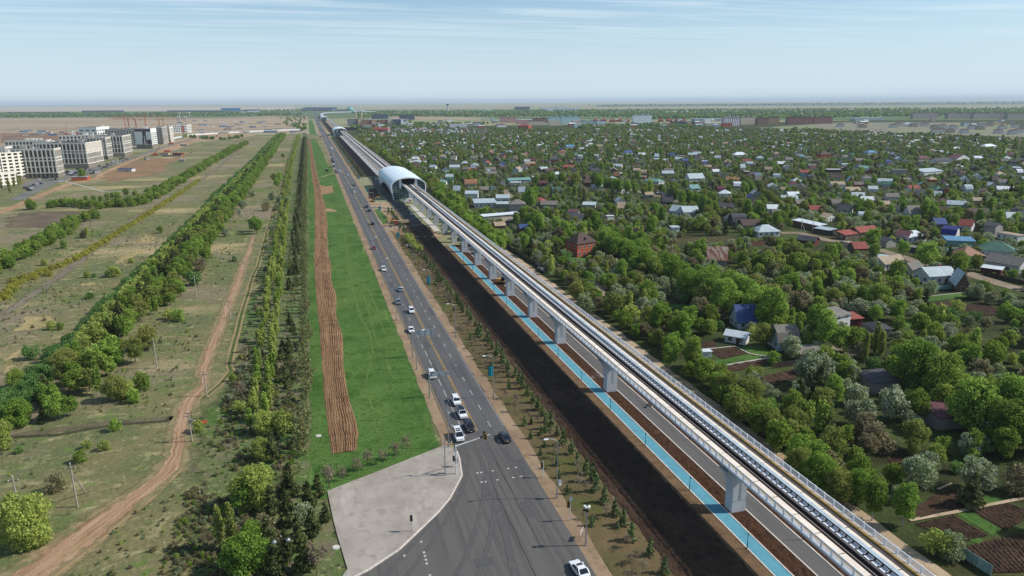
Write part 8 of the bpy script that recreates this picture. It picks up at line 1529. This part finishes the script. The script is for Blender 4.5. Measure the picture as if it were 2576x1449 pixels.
# double lantern at the bottom left
X, Y_ = at('C0', 2015, 1449); t = thing('double_lantern', 'black ornamental post with two hanging lanterns at the bottom edge', 'street lantern', (X, Y_, 0)); MB().tube((0, 0, 0), (0, 0, 7.2), .1, .07, 8).build('post', m_black, t)
for sx in (-1, 1): MB().path([(0, 0, 6.2), (sx*.5, 0, 6.7), (sx*1.0, 0, 6.5)], .04, 5).build('arm', m_black, t); obj('lantern', MB().lathe([(.36, 0), (.3, .14), (.1, .3), (.04, .42)], 10).mesh('lantern', m_pole), t, (sx*1.0, 0, 6.08))
MB().lathe([(.1, 0), (.1, .16)], 8).build('white_band', m_lampw, t).location = (0, 0, 6.9)
# survey pegs and debris
for c, x, y in (('C0', 1420, 900), ('C0', 1172, 1265), ('C0', 1553, 355), ('C0', 883, 790)): X, Y_ = at(c, x, y); t = thing('survey_peg', 'pale wooden survey peg standing in the weeds', 'peg', (X, Y_, 0), 0, 'survey pegs in the left weeds'); MB().box((0, 0, .7), (.12, .1, 1.4)).build('stake', plain('raw wood', 'b5a27c', .9), t); MB().box((0, 0, 1.36), (.14, .12, .2)).build('painted_top', m_signw, t)
X, Y_ = at('C0', 1430, 370); t = thing('barrier', 'fallen orange plastic barrier by the transformer pole', 'barrier', (X, Y_, 0), .2); MB().box((0, 0, .3), (2.2, .5, .6), top=(.9, .4)).build('block', plain('orange plastic', 'b5482c', .6), t); MB().box((-1.3, .9, .35), (.7, .5, .7), top=(.8, .5)).build('foot', m_signw, t)
# ---- station surroundings
sheet('site_soil', pts('D0', (0, 880), (430, 880), (560, 990), (620, 1020), (700, 1230), (860, 1350), (1250, 1400), (1500, 1600), (900, 1600), (500, 1500), (270, 1350), (100, 1050)), .10, g_site, .8, 4); sheet('station_forecourt', pts('D0', (570, 1020), (800, 1005), (1080, 1310), (860, 1350)), .13, a_fresh); sheet('station_forecourt', pts('D0', (60, 390), (210, 360), (380, 700), (500, 850), (720, 900), (800, 1000), (560, 1010), (440, 880), (230, 700), (100, 560)), .13, a_fresh, .5, 4); sheet('verge_lawn', pts('D0', (110, 1030), (200, 1020), (400, 1200), (370, 1310), (280, 1330)), .13, g_lawn, .4, 3)
L, Rr = centre(pts('D0', (40, 985), (300, 1000), (570, 1020)), 4.5, .05); ribbon('access_road', L, Rr, .14, a_grey); L, Rr = centre(pts('D0', (260, 1372), (600, 1360), (900, 1360), (1080, 1320)), 4.5, .05); ribbon('access_road', L, Rr, .14, a_grey); L, Rr = centre(pts('D0', (850, 935), (1130, 1210), (1400, 1470)), 3.4, .05); ribbon('footing_slab', L, Rr, .15, m_slab); sheet('dark_earth', pts('D0', (700, 1400), (1080, 1335), (1260, 1400), (1330, 1560), (800, 1560)), .12, g_black, .6, 3)
strip('footing_slab', 73, 82, 480, 655, .1, m_slab, .3, 8); sheet('bare_patch', pts('D0', (0, 620), (150, 590), (220, 740), (100, 820), (0, 800)), .12, g_brown, .5, 3)
t = thing('site_hut', 'white and red site trailer below the station glass wall', 'trailer', at('D0', 785, 880) + (.1,), .05); MB().box((0, 0, 1.4), (7, 2.4, 2.2)).build('body', m_wbox, t); MB().box((1.8, -1.23, 1.4), (1.6, .05, 1.0)).build('red_panel', m_redp, t); obj('wheel', MB().tube((0, -1.1, .4), (0, 1.1, .4), .4, n=10).mesh('wheel', m_tyre), t)
# a few people on the site: continuous skinned figures
def person(X, Y_, rz, label, top, stride=.12):
    V = [(0, 0, .95), (0, 0, 1.2), (0, 0, 1.42), (0, 0, 1.52), (0, -.01, 1.68), (.1, 0, .9), (.11, -stride, .5), (.11, -stride*.4, .07), (.11, -stride*.4-.14, .04), (-.1, 0, .9), (-.11, stride, .5), (-.11, stride*1.3, .07), (-.11, stride*1.3-.14, .04), (.19, 0, 1.4), (.25, .04, 1.13), (.24, -.06, .88), (-.19, 0, 1.4), (-.25, -.03, 1.13), (-.23, -.12, .9)]
    E_ = [(0, 1), (1, 2), (2, 3), (3, 4), (0, 5), (5, 6), (6, 7), (7, 8), (0, 9), (9, 10), (10, 11), (11, 12), (2, 13), (13, 14), (14, 15), (2, 16), (16, 17), (17, 18)]; rr_ = [.15, .15, .16, .055, .1, .1, .065, .045, .04, .1, .065, .045, .04, .065, .045, .04, .065, .045, .04]
    me = bpy.data.meshes.new('person'); me.from_pydata(V, E_, []); o = obj('person', me, None, (X, Y_, .12), rz); sk = o.modifiers.new('skin', 'SKIN')
    for v, r in zip(me.skin_vertices[0].data, rr_): v.radius = (r, r)
    me.skin_vertices[0].data[0].use_root = True; o.modifiers.new('smooth', 'SUBSURF').render_levels = 1
    t = NT('clothing ' + top); sp = t.n('ShaderNodeSeparateXYZ'); t.l(t.n('ShaderNodeTexCoord').outputs['Object'], sp.inputs[0]); c = t.mix(t.ramp(sp.outputs['Z'], .94, .96), srgb('2a2c34'), srgb(top)); c = t.mix(t.ramp(sp.outputs['Z'], 1.5, 1.52), c, srgb('a57a62')); c = t.mix(t.ramp(sp.outputs['Z'], 1.72, 1.73), c, srgb('c9c4ba')); me.materials.append(t.out(c, .8)); tag(o, label, 'person')
for c, x, y, rz, tp, lb in (('D0', 455, 858, .5, '2c3038', 'person in dark clothes standing before the station glass wall'), ('D0', 405, 862, 2, '3a3a30', 'person in olive clothes walking near the excavator'), ('D0', 235, 805, 1, 'b06a20', 'person in orange vest behind the excavator'), ('E0', 1655, 1135, 0, '30343a', 'person on the pale soil beside the forecourt'), ('E0', 830, 825, 0, '2a3040', 'person waiting at the far dirt crossing'), ('D0', 1058, 1290, 0, '1c1d20', 'person in black at the corner of the new asphalt')): X, Y_ = at(c, x, y); person(X, Y_, rz, lb, tp)
X, Y_ = at('C2', 965, 258); t = thing('bench', 'white bench with dark seat beside the grey path under the viaduct', 'bench', (X + .3, Y_, .05), .3); MB().box((0, 0, .45), (1.8, .5, .08)).build('seat', m_fdark, t); MB().box((0, .25, .75), (1.8, .07, .4)).build('backrest', m_fdark, t)
for sx in (-.7, .7): obj('leg', MB().box((0, 0, .21), (.12, .45, .42)).mesh('leg', m_lampw), t, (sx, 0, 0))
